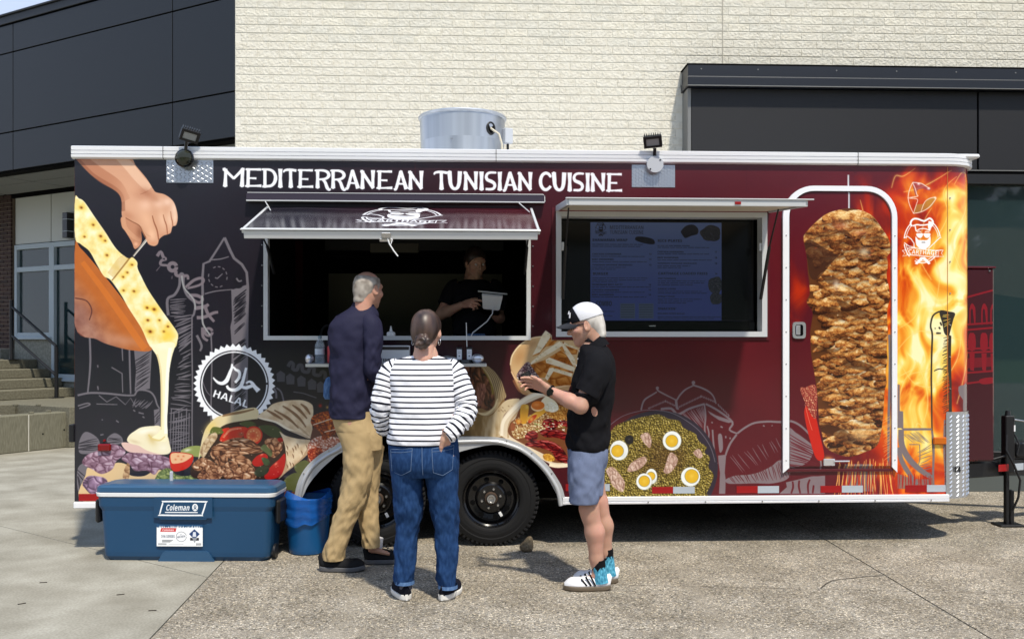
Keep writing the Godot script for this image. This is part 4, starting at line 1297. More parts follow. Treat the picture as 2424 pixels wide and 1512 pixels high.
# a tileable noise picture between two colours
func grain(size: int,freq: float,a: Color,b: Color,type := FastNoiseLite.TYPE_SIMPLEX,oct := 3,sd := 3,mid := 0.5) -> ImageTexture:
	var nz := noise(freq,type,oct,sd)
	var im := nz.get_seamless_image(size,size)
	im.convert(Image.FORMAT_L8)
	var src := im.get_data()
	var by := PackedByteArray()
	by.resize(size*size*3)
	for i in size*size:
		var t := src[i]/255.0
		t = t*0.5/mid if t < mid else 0.5 + (t - mid)*0.5/(1.0 - mid)
		var q := a.lerp(b,t)
		by[i*3] = int(clampf(q.r,0,1)*255.0)
		by[i*3 + 1] = int(clampf(q.g,0,1)*255.0)
		by[i*3 + 2] = int(clampf(q.b,0,1)*255.0)
	return ImageTexture.create_from_image(Image.create_from_data(size,size,false,Image.FORMAT_RGB8,by))


func bumps(size: int,freq: float,strength: float,type := FastNoiseLite.TYPE_SIMPLEX,oct := 3,sd := 3) -> ImageTexture:
	var im := noise(freq,type,oct,sd).get_seamless_image(size,size)
	im.convert(Image.FORMAT_RGBA8)
	im.bump_map_to_normal_map(strength)
	return ImageTexture.create_from_image(im)


func cloth(c: Color,rough := 0.9,weave := 60.0) -> StandardMaterial3D:
	var m := mat(c,rough,0.0,0.25)
	m.albedo_texture = weave_tex
	m.uv1_triplanar = true
	m.uv1_scale = Vector3.ONE*weave*0.1
	return m


var weave_tex: ImageTexture

# ---------------------------------------------------------------- bodies: a field of blended limbs, meshed as surface nets
class Sdf:
	var lo: Vector3
	var s: float
	var nx: int
	var ny: int
	var nz: int
	var f := PackedFloat32Array()

	func _init(a: Vector3,b: Vector3,cell: float) -> void:
		lo = a
		s = cell
		nx = int((b.x - a.x)/cell) + 2
		ny = int((b.y - a.y)/cell) + 2
		nz = int((b.z - a.z)/cell) + 2
		f.resize(nx*ny*nz)
		f.fill(10.0)

	func span(a: Vector3,b: Vector3) -> PackedInt32Array:
		var p := ((a - lo)/s).floor()
		var q := ((b - lo)/s).ceil()
		return PackedInt32Array([clampi(int(p.x),0,nx),clampi(int(q.x) + 1,0,nx),clampi(int(p.y),0,ny),clampi(int(q.y) + 1,0,ny),clampi(int(p.z),0,nz),clampi(int(q.z) + 1,0,nz)])

	func cap(a: Vector3,b: Vector3,ra: float,rb: float,k := 0.03) -> void:
		var r := maxf(ra,rb) + k + s*2.0
		var w := span(a.min(b) - Vector3.ONE*r,a.max(b) + Vector3.ONE*r)
		var ba := b - a
		var bb := maxf(ba.length_squared(),1e-9)
		for z in range(w[4],w[5]):
			for y in range(w[2],w[3]):
				var p := lo + Vector3(w[0]*s,y*s,z*s) - a
				var i := (z*ny + y)*nx + w[0]
				for x in range(w[0],w[1]):
					var h := clampf(p.dot(ba)/bb,0.0,1.0)
					var d := (p - ba*h).length() - ra - (rb - ra)*h
					var o := f[i]
					var e := maxf(k - absf(o - d),0.0)
					f[i] = minf(o,d) - e*e/(4.0*k)
					i += 1
					p.x += s

	func ell(o: Vector3,r: Vector3,k := 0.02,bs := Basis.IDENTITY,cut := false) -> void:
		var m := maxf(r.x,maxf(r.y,r.z)) + k + s*2.0
		var w := span(o - Vector3.ONE*m,o + Vector3.ONE*m)
		var inv := bs.transposed()
		for z in range(w[4],w[5]):
			for y in range(w[2],w[3]):
				var i := (z*ny + y)*nx + w[0]
				for x in range(w[0],w[1]):
					var q := inv*(lo + Vector3(x*s,y*s,z*s) - o)/r
					var k0 := q.length()
					var k1 := maxf((q/r).length(),1e-6)
					var d := k0*(k0 - 1.0)/k1
					var g := f[i]
					if cut:
						d = -d
						var e := maxf(k - absf(g - d),0.0)
						f[i] = maxf(g,d) + e*e/(4.0*k)
					else:
						var e := maxf(k - absf(g - d),0.0)
						f[i] = minf(g,d) - e*e/(4.0*k)
					i += 1

	# keeps only the side of a plane that nn points away from
	func slice(o: Vector3,nn: Vector3) -> void:
		for z in nz:
			for y in ny:
				var i := (z*ny + y)*nx
				for x in nx:
					f[i] = maxf(f[i],(lo + Vector3(x*s,y*s,z*s) - o).dot(nn))
					i += 1

	func into(b: B,xf := Transform3D.IDENTITY,col: Variant = null,rough: Variant = null) -> void:
		var id := PackedInt32Array()
		id.resize(f.size())
		id.fill(-1)
		var off := PackedInt32Array([0,1,nx,nx + 1,nx*ny,nx*ny + 1,nx*ny + nx,nx*ny + nx + 1])
		var ea := PackedInt32Array([0,2,4,6,0,1,4,5,0,1,2,3])
		var eb := PackedInt32Array([1,3,5,7,2,3,6,7,4,5,6,7])
		var cs := [Vector3(0,0,0),Vector3(1,0,0),Vector3(0,1,0),Vector3(1,1,0),Vector3(0,0,1),Vector3(1,0,1),Vector3(0,1,1),Vector3(1,1,1)]
		for z in nz - 1:
			for y in ny - 1:
				var i := (z*ny + y)*nx
				for x in nx - 1:
					var f0 := f[i]
					if f0 > 0.2 or f0 < -0.2:
						i += 1
						continue
					var neg := f0 < 0.0
					var mixed := false
					for j in range(1,8):
						if (f[i + off[j]] < 0.0) != neg:
							mixed = true
							break
					if mixed:
						var p := Vector3.ZERO
						var cnt := 0
						var g := Vector3.ZERO
						for e in 12:
							var va := f[i + off[ea[e]]]
							var vb := f[i + off[eb[e]]]
							g[e/4] += vb - va
							if (va < 0.0) != (vb < 0.0):
								p += (cs[ea[e]] as Vector3).lerp(cs[eb[e]],va/(va - vb))
								cnt += 1
						p = lo + (p/cnt + Vector3(x,y,z))*s
						g = g.normalized()
						if rough != null:
							p += g*(rough as Callable).call(p)
						if col != null:
							b.tint = (col as Callable).call(p)
						id[i] = b.vert(xf*p,(xf.basis*g).normalized(),Vector2(p.x,p.y))
					i += 1
		var st := [1,nx,nx*ny]
		for z in range(1,nz - 1):
			for y in range(1,ny - 1):
				var i := (z*ny + y)*nx + 1
				for x in range(1,nx - 1):
					var a := f[i]
					if a < 0.2 and a > -0.2:
						for ax in 3:
							var d: int = st[ax]
							if (a < 0.0) != (f[i + d] < 0.0):
								var u: int = st[(ax + 1) % 3]
								var v: int = st[(ax + 2) % 3]
								var q0 := id[i]
								var q1 := id[i - u]
								var q2 := id[i - u - v]
								var q3 := id[i - v]
								if q0 < 0 or q1 < 0 or q2 < 0 or q3 < 0:
									continue
								if a < 0.0:
									b.ix.append_array(PackedInt32Array([q0,q2,q1,q0,q3,q2]))
								else:
									b.ix.append_array(PackedInt32Array([q0,q1,q2,q0,q2,q3]))
					i += 1
		b.tint = Color.WHITE


static func facing_to(fwd: Vector3) -> Basis:
	var z := fwd.normalized()
	var x := Vector3.UP.cross(z).normalized()
	return Basis(x,z.cross(x),z)


static func spline(rows: Array,t: float) -> PackedFloat32Array:
	var m := rows.size()
	var u := clampf(t,0.0,1.0)*(m - 1)
	var i := mini(int(u),m - 2)
	var w := u - i
	var q := PackedFloat32Array()
	var a: Array = rows[maxi(i - 1,0)]
	var b: Array = rows[i]
	var c: Array = rows[i + 1]
	var d: Array = rows[mini(i + 2,m - 1)]
	for k in b.size():
		q.append(cubic_interpolate(b[k],c[k],a[k],d[k],w))
	return q


var fold_noise: FastNoiseLite


# cloth round a trunk or leg: rows of [height, left, right, depth centre, half depth], top to bottom; folds = depth of its creases
func garment(b: B,rows: Array,n: int,k: int,folds: float,seed_ := 0.0,tight := 1.0,vk := 1.0,cap0 := false,cap1 := false) -> void:
	var rings := []
	var vs := PackedFloat32Array()
	for i in n + 1:
		var t := float(i)/n
		var r := spline(rows,t)
		var q := PackedVector3Array()
		var cx := (r[1] + r[2])*0.5
		var hw := (r[2] - r[1])*0.5
		for j in k:
			var a := TAU*j/k
			var ca := cos(a)
			var sa := sin(a)
			var px := signf(ca)*pow(absf(ca),0.88)
			var pz := signf(sa)*pow(absf(sa),0.88)
			var fo: float = r[5] if r.size() > 5 else 1.0
			var g := fold_noise.get_noise_3d(ca*42.0 + seed_,r[0]*330.0*tight + pz*30.0*sin(seed_),sa*42.0)
			var g2 := fold_noise.get_noise_3d(ca*95.0 + seed_ + 70.0,r[0]*520.0*tight + px*46.0,sa*95.0)
			var e := folds*fo*(g + 0.45*g2)
			q.append(Vector3(cx + px*(hw + e),r[0],r[3] + pz*(r[4] + e)))
		rings.append(q)
		vs.append(r[0]*vk)
	b.loft(rings,cap0,cap1,Vector2(1,1),vs)


# cloth or skin along a limb: rows of [x, y, z, radius], from the body outwards
func limb(b: B,rows: Array,n: int,k: int,folds: float,seed_ := 0.0,cap0 := true,cap1 := true,v0 := 0.0,vk := 1.0,flat := 1.0) -> void:
	var rings := []
	var vs := PackedFloat32Array()
	var prev := Vector3.ZERO
	var run := v0
	var x := Vector3.ZERO
	for i in n + 1:
		var t := float(i)/n
		var r := spline(rows,t)
		var r1 := spline(rows,minf(t + 0.02,1.0))
		var r0 := spline(rows,maxf(t - 0.02,0.0))
		var o := Vector3(r[0],r[1],r[2])
		var d := Vector3(r1[0] - r0[0],r1[1] - r0[1],r1[2] - r0[2]).normalized()
		if i == 0:
			x = d.cross(Vector3(0,0,1))
			if x.length() < 0.2:
				x = d.cross(Vector3(1,0,0))
		else:
			run += o.distance_to(prev)*vk
		prev = o
		x = (x - d*x.dot(d)).normalized()
		var y := d.cross(x)
		var q := PackedVector3Array()
		for j in k:
			var a := TAU*j/k
			var dir := x*cos(a) + y*sin(a)*flat
			var fo: float = r[4] if r.size() > 4 else 1.0
			var e := folds*fo*(fold_noise.get_noise_3d(cos(a)*42.0 + seed_,run*330.0,sin(a)*42.0) + 0.45*fold_noise.get_noise_3d(cos(a)*80.0 + seed_,run*560.0 + 40.0,sin(a)*80.0))
			q.append(o + dir*(r[3] + e))
		rings.append(q)
		vs.append(run)
	b.loft(rings,cap0,cap1,Vector2(1,1),vs)


# a hand at the wrist frame: y towards the fingers, z out of the palm, x towards the thumb
func hand_into(b: B,xf: Transform3D,size: float,curl: Array,thumb: Vector3,cell := 0.0035,col: Variant = null) -> void:
	var g := Sdf.new(Vector3(-0.075,-0.05,-0.06),Vector3(0.095,0.21,0.11),cell)
	var bx := [0.030,0.010,-0.011,-0.030]
	for i in 4:
		g.cap(Vector3(bx[i]*0.6,0.0,0.0),Vector3(bx[i],0.088 - absf(i - 1.2)*0.004,0.0),0.016,0.0125,0.014)
	g.cap(Vector3(0,-0.045,0),Vector3(0,0.01,0),0.026,0.024,0.012)
	var le := [[0.044,0.026,0.021],[0.049,0.030,0.022],[0.046,0.028,0.021],[0.036,0.021,0.018]]
	for i in 4:
		var p := Vector3(bx[i],0.09 - absf(i - 1.2)*0.004,0.0)
		var a := 0.0
		var r := 0.0098 if i < 3 else 0.0085
		for j in 3:
			a += curl[i]*[0.8,1.0,0.7][j]
			var q: Vector3 = p + Vector3((1.2 - i)*0.05*0.3,cos(a),sin(a)).normalized()*le[i][j]
			g.cap(p,q,r,r - 0.0009,0.005)
			p = q
			r -= 0.0009
	var tp := Vector3(0.024,0.016,0.006)
	var td := thumb.normalized()
	g.cap(tp,tp + td*0.046,0.0165,0.0125,0.014)
	tp += td*0.046
	td = (td + Vector3(-0.12,0.45,0.12)).normalized()
	g.cap(tp,tp + td*0.032,0.0118,0.0105,0.006)
	tp += td*0.032
	td = (td + Vector3(-0.10,0.25,0.10)).normalized()
	g.cap(tp,tp + td*0.024,0.0104,0.0085,0.005)
	g.into(b,xf*Transform3D(Basis.from_scale(Vector3.ONE*size/0.185),Vector3.ZERO),col)


# a head at its own frame: z to the face, y up, about 0.235 m tall
func head_into(b: B,xf: Transform3D,scale: float,jaw: float,cell: float,skin: Callable) -> void:
	var g := Sdf.new(Vector3(-0.105,-0.19,-0.125),Vector3(0.105,0.135,0.14),cell)
	g.ell(Vector3(0,0.028,-0.014),Vector3(0.076,0.088,0.098),0.02)
	g.ell(Vector3(0,-0.036,0.028),Vector3(0.060*jaw,0.078,0.064),0.03)
	g.cap(Vector3(-0.046*jaw,-0.052,0.005),Vector3(0,-0.098,0.060),0.021,0.019,0.03)
	g.cap(Vector3(0.046*jaw,-0.052,0.005),Vector3(0,-0.098,0.060),0.021,0.019,0.03)
	g.cap(Vector3(-0.034,0.026,0.076),Vector3(0.034,0.026,0.076),0.014,0.014,0.02)
	g.ell(Vector3(0.044,-0.026,0.056),Vector3(0.026,0.022,0.026),0.025)
	g.ell(Vector3(-0.044,-0.026,0.056),Vector3(0.026,0.022,0.026),0.025)
	g.ell(Vector3(0.031,0.004,0.096),Vector3(0.019,0.012,0.014),0.012,Basis.IDENTITY,true)
	g.ell(Vector3(-0.031,0.004,0.096),Vector3(0.019,0.012,0.014),0.012,Basis.IDENTITY,true)
	g.cap(Vector3(0,0.012,0.088),Vector3(0,-0.030,0.108),0.009,0.012,0.012)
	g.cap(Vector3(-0.011,-0.034,0.094),Vector3(0.011,-0.034,0.094),0.009,0.009,0.008)
	g.cap(Vector3(-0.020,-0.060,0.080),Vector3(0.020,-0.060,0.080),0.0075,0.0075,0.012)
	g.cap(Vector3(-0.017,-0.071,0.080),Vector3(0.017,-0.071,0.080),0.0085,0.0085,0.010)
	g.ell(Vector3(0,-0.0655,0.0915),Vector3(0.024,0.0022,0.006),0.003,Basis.IDENTITY,true)
	for sx in [-1.0,1.0]:
		g.ell(Vector3(0.077*sx,-0.008,-0.008),Vector3(0.009,0.034,0.021),0.008,Basis.from_euler(Vector3(-0.2,0.35*sx,0.12*sx)))
		g.ell(Vector3(0.087*sx,-0.004,-0.004),Vector3(0.006,0.021,0.011),0.005,Basis.from_euler(Vector3(-0.2,0.35*sx,0.12*sx)),true)
	g.cap(Vector3(0,-0.05,-0.035),Vector3(0,-0.165,-0.045),0.056,0.060,0.04)
	g.into(b,xf*Transform3D(Basis.from_scale(Vector3.ONE*scale),Vector3.ZERO),skin)


# a shoe: heel at the origin, toe along x, y up; sole and upper go to two builders
func shoe(sole: B,upper: B,xf: Transform3D,ln: float,wd: float,sole_h: float,collar: float,toe_up := 0.0) -> void:
	var outline := func(t: float) -> float:
		return wd*0.5*(0.70 + 0.34*sin(clampf(t,0,1)*PI*0.9 + 0.1) - 0.10*sin(t*TAU))*sqrt(clampf(1.0 - pow(absf(t*2.0 - 1.0),5.0),0.02,1.0))
	var lift := func(t: float) -> float: return toe_up*pow(maxf(t - 0.62,0.0)/0.38,2.0) + 0.006*pow(maxf(0.12 - t,0.0)/0.12,2.0)
	var r0 := []
	for i in 25:
		var t := i/24.0
		var w: float = outline.call(t)
		var q := PackedVector3Array()
		var h0: float = lift.call(t)
		var h1: float = sole_h + h0*0.7
		for e in [[-0.94,h0],[0.94,h0],[1.04,h0 + sole_h*0.3],[1.06,h1*0.85 + h0*0.15],[1.0,h1],[-1.0,h1],[-1.06,h1*0.85 + h0*0.15],[-1.04,h0 + sole_h*0.3]]:
			q.append(xf*Vector3(t*ln,e[1],-w*e[0]))
		r0.append(q)
	sole.loft(r0)
	var r1 := []
	for i in 29:
		var t := 0.012 + 0.965*i/28.0
		var w: float = outline.call(t)*0.97
		var h := 0.0
		if t < 0.30:
			h = collar*(0.86 + 0.14*cos(t/0.30*PI*0.9))
		else:
			h = lerpf(collar*0.87,0.052,smoothstep(0.30,0.74,t))*(1.0 - 0.35*smoothstep(0.80,1.0,t))
		h *= sqrt(clampf(1.0 - pow(maxf(t - 0.80,0.0)/0.20,3.0),0.05,1.0))*sqrt(clampf(t/0.03,0.5,1.0))
		var y0: float = sole_h + lift.call(t)*0.7 - 0.006
		var q := PackedVector3Array()
		for j in 18:
			var a := PI*j/17.0
			var top := signf(cos(a))*pow(absf(cos(a)),0.75)
			var narrow := 1.0 - 0.42*sin(a)*smoothstep(0.95,0.2,t)
			q.append(xf*Vector3(t*ln - 0.012*sin(a)*smoothstep(0.2,0.0,t),y0 + h*pow(sin(a),0.8),-w*top*narrow))
		r1.append(q)
	upper.loft(r1)

# ---------------------------------------------------------------- the people
func body_into(b: B,J: Dictionary,girth: float,cell: float,skin: Callable) -> void:
	var lo := Vector3.ONE*9.0
	var hi := -lo
	for k in J:
		lo = lo.min(J[k])
		hi = hi.max(J[k])
	var g := Sdf.new(lo - Vector3(0.2,0.09,0.24),hi + Vector3(0.2,0.06,0.24),cell)
	var hip: Vector3 = (J.hipa + J.hipb)*0.5
	g.cap(J.neck,hip,0.072*girth,0.095*girth)
	g.cap(J.neck + Vector3(0,0.05,0),J.neck - Vector3(0,0.12,0),0.054,0.08)
	g.cap(J.sha.lerp(hip,0.12),J.hipa,0.050*girth,0.066*girth)
	g.cap(J.shb.lerp(hip,0.12),J.hipb,0.050*girth,0.066*girth)
	g.cap(J.sha,J.shb,0.044,0.044)
	g.cap(J.hipa,J.hipb,0.082*girth,0.082*girth)
	for s in ["a","b"]:
		g.cap(J["sh" + s],J["el" + s],0.046*J.arm.x,0.040*J.arm.x,0.02)
		g.cap(J["el" + s],J["el" + s].lerp(J["wr" + s],0.35),0.040*J.arm.x,0.041*J.arm.x,0.02)
		g.cap(J["el" + s].lerp(J["wr" + s],0.35),J["wr" + s],0.041*J.arm.x,0.026,0.02)
		if J.has("kn" + s):
			var kn: Vector3 = J["kn" + s]
			var lg: float = J.arm.y
			var an: Vector3 = J["an" + s]
			g.cap(J["hip" + s],kn,0.074*girth*lg,0.054*lg,0.02)
			g.cap(kn,kn.lerp(an,0.1),0.057*lg,0.052*lg,0.02)
			var calf: Vector3 = kn.lerp(an,0.36) + J.back*0.014
			g.cap(kn,calf,0.048*lg,0.056*lg,0.03)
			g.cap(calf,kn.lerp(an,0.75),0.056*lg,0.040*lg,0.03)
			g.cap(kn.lerp(an,0.75),an,0.040*lg,0.034*lg,0.02)
			g.cap(an,an - J.back*0.11 - Vector3(0,0.035,0),0.026,0.014,0.02)
	g.into(b,Transform3D.IDENTITY,skin)


func skin_tone(r: float,g: float,bl: float) -> Callable:
	return func(p: Vector3) -> Color:
		var n := fold_noise.get_noise_3d(p.x*300.0,p.y*300.0,p.z*300.0)
		var e := fold_noise.get_noise_3d(p.x*900.0,p.y*900.0 + 9.0,p.z*900.0)
		var k := 1.0 + 0.10*n + 0.06*e
		return Color(r*k*(1.0 + 0.04*n),g*k*(1.0 - 0.06*n),bl*k)


func hair_tone(a: Color,c: Color,fx: float,fy: float) -> Callable:
	return func(p: Vector3) -> Color:
		var n := 0.5 + 0.5*fold_noise.get_noise_3d(p.x*fx,p.y*fy,p.z*fx)
		return a.lerp(c,clampf(n*1.5 - 0.25,0.0,1.0))


# depth of the near side of a garment at a height and place across it
func near_z(rows: Array,y: float,x: float) -> float:
	var best := 0.0
	for i in rows.size() - 1:
		var a: Array = rows[i]
		var c: Array = rows[i + 1]
		if y <= a[0] and y >= c[0]:
			var t: float = (a[0] - y)/(a[0] - c[0])
			var l := lerpf(a[1],c[1],t)
			var r := lerpf(a[2],c[2],t)
			var u := clampf(absf((x - (l + r)*0.5)/((r - l)*0.5)),0.0,0.995)
			best = lerpf(a[3],c[3],t) + lerpf(a[4],c[4],t)*pow(1.0 - pow(u,2.0/0.88),0.44)
	return best


func make_woman(M: Dictionary) -> void:
	var o := thing("person","woman in a striped top and blue jeans, dark hair in a low bun","person",Transform3D(Basis.IDENTITY,Vector3(-0.496,0,-5.56)), "customers queueing at the food trailer")
	var skin := skin_tone(0.58,0.34,0.25)
	var b := B.new()
	b.tinted = true
	var hx := Transform3D(facing_to(Vector3(0.22,-0.10,-1)),Vector3(0.0,1.552,-0.02))
	body_into(b,{"neck": Vector3(-0.005,1.40,0.0), "sha": Vector3(-0.185,1.315,0), "shb": Vector3(0.150,1.315,0), "ela": Vector3(-0.258,1.12,0.03), "elb": Vector3(0.235,1.115,0.04), "wra": Vector3(-0.245,0.975,-0.05), "wrb": Vector3(0.128,0.96,0.15), "hipa": Vector3(-0.10,0.86,0.0), "hipb": Vector3(0.09,0.86,0.0), "kna": Vector3(-0.105,0.47,0), "knb": Vector3(0.112,0.46,0), "ana": Vector3(-0.125,0.085,0.0), "anb": Vector3(0.125,0.075,0.0), "arm": Vector3(0.85,0.72,1), "back": Vector3(0,0,1)},1.0,0.013,skin)
	head_into(b,hx,0.98,0.9,0.0045,skin)
	hand_into(b,Transform3D(Basis(Vector3(-0.75,-0.25,0.6).normalized(),Vector3(-0.42,-0.9,-0.16).normalized(),Vector3(0.5,-0.3,0.75).normalized()).orthonormalized(),Vector3(0.122,0.955,0.148)),0.165,[0.35,0.45,0.5,0.55],Vector3(0.35,0.9,0.1),0.004,skin)
	hand_into(b,Transform3D(Basis(Vector3(0.2,0,-1),Vector3(0.05,-1,-0.1),Vector3(1,0.05,0.2)).orthonormalized(),Vector3(-0.245,0.968,-0.05)),0.165,[0.5,0.6,0.7,0.8],Vector3(0.6,0.7,0.3),0.004,skin)
	part("body",b,M.skin,o)
	# hair drawn back into a bun
	var g := Sdf.new(Vector3(-0.12,-0.13,-0.20),Vector3(0.12,0.14,0.12),0.0042)
	g.ell(Vector3(0,0.030,-0.016),Vector3(0.085,0.097,0.108),0.01)
	g.ell(Vector3(0,-0.030,-0.068),Vector3(0.066,0.066,0.052),0.05)
	g.slice(Vector3(0,0.02,0.052),Vector3(0,-0.55,0.83).normalized())
	g.slice(Vector3(0,-0.085,0),Vector3(0,-1,0))
	for i in 9:
		var a := TAU*i/9.0
		var p := Vector3(cos(a)*0.034 - 0.012,sin(a)*0.030 - 0.075,-0.118)
		var q := Vector3(cos(a + 1.3)*0.020 - 0.012,sin(a + 1.3)*0.018 - 0.075,-0.140)
		g.cap(p,q,0.016,0.011,0.006)
	g.cap(Vector3(-0.03,-0.06,-0.125),Vector3(0.012,-0.092,-0.148),0.012,0.010,0.006)
	var hb := B.new()
	hb.tinted = true
	g.into(hb,hx,hair_tone(Color(0.012,0.007,0.006),Color(0.10,0.058,0.042),900.0,130.0),func(p: Vector3) -> float: return 0.0032*fold_noise.get_noise_3d(p.x*1100.0,p.y*160.0,p.z*700.0))
	part("hair",hb,M.hair,o)
	for sx in [-1.0,1.0]:
		var hoop := B.new()
		var pp := PackedVector3Array()
		for i in 17:
			var a := TAU*i/16.0
			pp.append(hx*(Vector3(0.080*sx,-0.062,-0.006) + Vector3(cos(a)*0.010,sin(a)*0.021,sin(a)*0.004 + cos(a)*0.012)))
		hoop.tube(pp,0.0018,6)
		part("hoop_earring",hoop,M.steel,o)
	# striped top
	var top := [[1.412,-0.070,0.060,-0.01,0.062,0.1],[1.402,-0.118,0.088,-0.01,0.075,0.2],[1.384,-0.180,0.140,0,0.092,0.4],[1.347,-0.218,0.178,0,0.108,0.5],[1.292,-0.228,0.186,0,0.125,0.7],[1.21,-0.222,0.184,0,0.135,0.8],[1.129,-0.214,0.178,0.005,0.14,1],[1.048,-0.212,0.178,0.01,0.145,1.1],[0.99,-0.218,0.178,0.01,0.158,1.4],[0.944,-0.222,0.178,0.01,0.165,1.5],[0.905,-0.216,0.172,0.01,0.163,1.2],[0.898,-0.200,0.160,0.01,0.15,0.4]]
	var sb := B.new()
	garment(sb,top,90,72,0.011,3.0,1.0,1.0/0.0306)
	part("striped_shirt",sb,M.stripes,o)
	var la := B.new()
	limb(la,[[-0.150,1.345,0,0.060,0.3],[-0.205,1.305,0.0,0.070,0.6],[-0.238,1.22,0.015,0.066,1],[-0.256,1.13,0.03,0.063,1.4],[-0.262,1.06,0.01,0.058,1.5],[-0.252,1.0,-0.02,0.048,1.3],[-0.245,0.965,-0.045,0.040,0.5]],60,40,0.009,1.0,true,true,0.4,1.0/0.0306)
	part("sleeve",la,M.stripes,o)
	var ra := B.new()
	limb(ra,[[0.110,1.345,0,0.060,0.3],[0.160,1.305,0.0,0.070,0.6],[0.200,1.22,0.02,0.067,1],[0.232,1.13,0.04,0.064,1.4],[0.222,1.06,0.085,0.060,1.6],[0.175,1.00,0.13,0.050,1.4],[0.126,0.955,0.152,0.039,0.5]],60,40,0.009,5.0,true,true,0.2,1.0/0.0306)
	part("sleeve",ra,M.stripes,o)
	# jeans
	var hips := [[0.985,-0.200,0.165,0.0,0.13,0.2],[0.909,-0.216,0.184,0.01,0.150,0.3],[0.828,-0.215,0.19,0.018,0.160,0.4],[0.770,-0.210,0.19,0.018,0.152,0.5],[0.720,-0.204,0.187,0.012,0.13,0.5]]
	var jb := B.new()
	garment(jb,hips,40,60,0.006,9.0)
	var legl := [[0.80,-0.208,-0.004,0.012,0.135,0.4],[0.745,-0.204,-0.008,0.012,0.125,0.6],[0.689,-0.197,-0.016,0.01,0.112,0.8],[0.585,-0.187,-0.023,0.01,0.098,1],[0.495,-0.18,-0.025,0.005,0.088,1.4],[0.402,-0.18,-0.039,-0.005,0.078,1.5],[0.319,-0.185,-0.051,-0.005,0.076,1.1],[0.226,-0.185,-0.06,0,0.07,1],[0.133,-0.183,-0.069,0.005,0.066,1.6],[0.091,-0.178,-0.074,0.005,0.063,0.6]]
	var legr := [[0.80,-0.018,0.19,0.012,0.135,0.4],[0.745,-0.012,0.189,0.012,0.125,0.6],[0.689,-0.004,0.188,0.01,0.112,0.8],[0.597,0.014,0.186,0.01,0.098,1],[0.495,0.03,0.188,0.005,0.088,1.4],[0.402,0.042,0.19,-0.005,0.078,1.5],[0.295,0.051,0.186,-0.005,0.076,1.1],[0.179,0.06,0.179,0,0.07,1],[0.11,0.07,0.174,0.005,0.066,1.6],[0.064,0.075,0.172,0.005,0.063,0.6]]
	garment(jb,legl,90,48,0.011,2.0)
	garment(jb,legr,90,48,0.011,6.0)
	part("jeans",jb,M.denim,o)
	var seam := B.new()
	var hz := func(x: float,y: float) -> Vector3: return Vector3(x,y,near_z(hips,y,x) + 0.003)
	for pk in [[-0.195,-0.065,0.885,0.735],[0.045,0.165,0.895,0.735]]:
		var pb := B.new()
		var x0: float = pk[0]
		var x1: float = pk[1]
		var grid := []
		for i in 9:
			var t := i/8.0
			var y := lerpf(pk[2],pk[3] + 0.025,t)
			var q := PackedVector3Array()
			for j in 9:
				var u := j/8.0
				var yy: float = y - 0.025*t*(1.0 - absf(u*2.0 - 1.0)) + 0.012*(u - 0.5)
				q.append(hz.call(lerpf(x0 + 0.008*t,x1 - 0.008*t,u),yy) + Vector3(0,0,0.001))
			grid.append(q)
		pb.loft(grid,false,false,Vector2(1,1),PackedFloat32Array(),false)
		part("pocket",pb,M.denim,o)
		var edge := PackedVector3Array()
		for i in 9:
			edge.append(grid[i][0])
		for j in range(1,9):
			edge.append(grid[8][j])
		for i in 9:
			edge.append(grid[8 - i][8])
		for j in 9:
			edge.append(grid[0][8 - j])
		seam.tube(edge,0.0018,5)
		var hemline := PackedVector3Array()
		for j in 9:
			hemline.append(grid[1][j] + Vector3(0,0,0.001))
		seam.tube(hemline,0.0014,5)
	var mid := PackedVector3Array()
	for i in 9:
		mid.append(hz.call(-0.012 + 0.006*i/8.0,lerpf(0.95,0.74,i/8.0)))
	seam.tube(mid,0.002,5)
	part("stitching",seam,M.stitch,o)
	for e in [[-0.125,0.092,0.050],[0.125,0.066,0.050]]:
		var cf := B.new()
		limb(cf,[[e[0],e[1] + 0.022,0.005,e[2] + 0.006,0.3],[e[0],e[1] + 0.002,0.005,e[2] + 0.008,0.3]],4,32,0.004,2.0,false,false,0,1,1.25)
		part("trouser_cuff",cf,M.denim_pale,o)
	for e in [[-0.108,-0.062,0.045,-0.32],[0.093,0.068,0.050,0.28]]:
		var so := B.new()
		var up := B.new()
		var yaw: float = PI/2.0 - e[3]
		shoe(so,up,Transform3D(Basis(Vector3.UP,yaw),Vector3(e[0],0,e[2] + 0.01)),0.265,0.098,0.036,0.062,0.02)
		part("shoe_sole",so,M.white_rubber,o)
		part("shoe",up,M.black_knit,o)
		var sk := B.new()
		sk.rod(Vector3(e[0] + 0.035*sin(e[3])*1.0,0.06,e[2] - 0.045),Vector3(e[0] + 0.03*sin(e[3]),0.13,e[2] - 0.05),0.037,0.036)
		part("sock",sk,M.sock_grey,o)


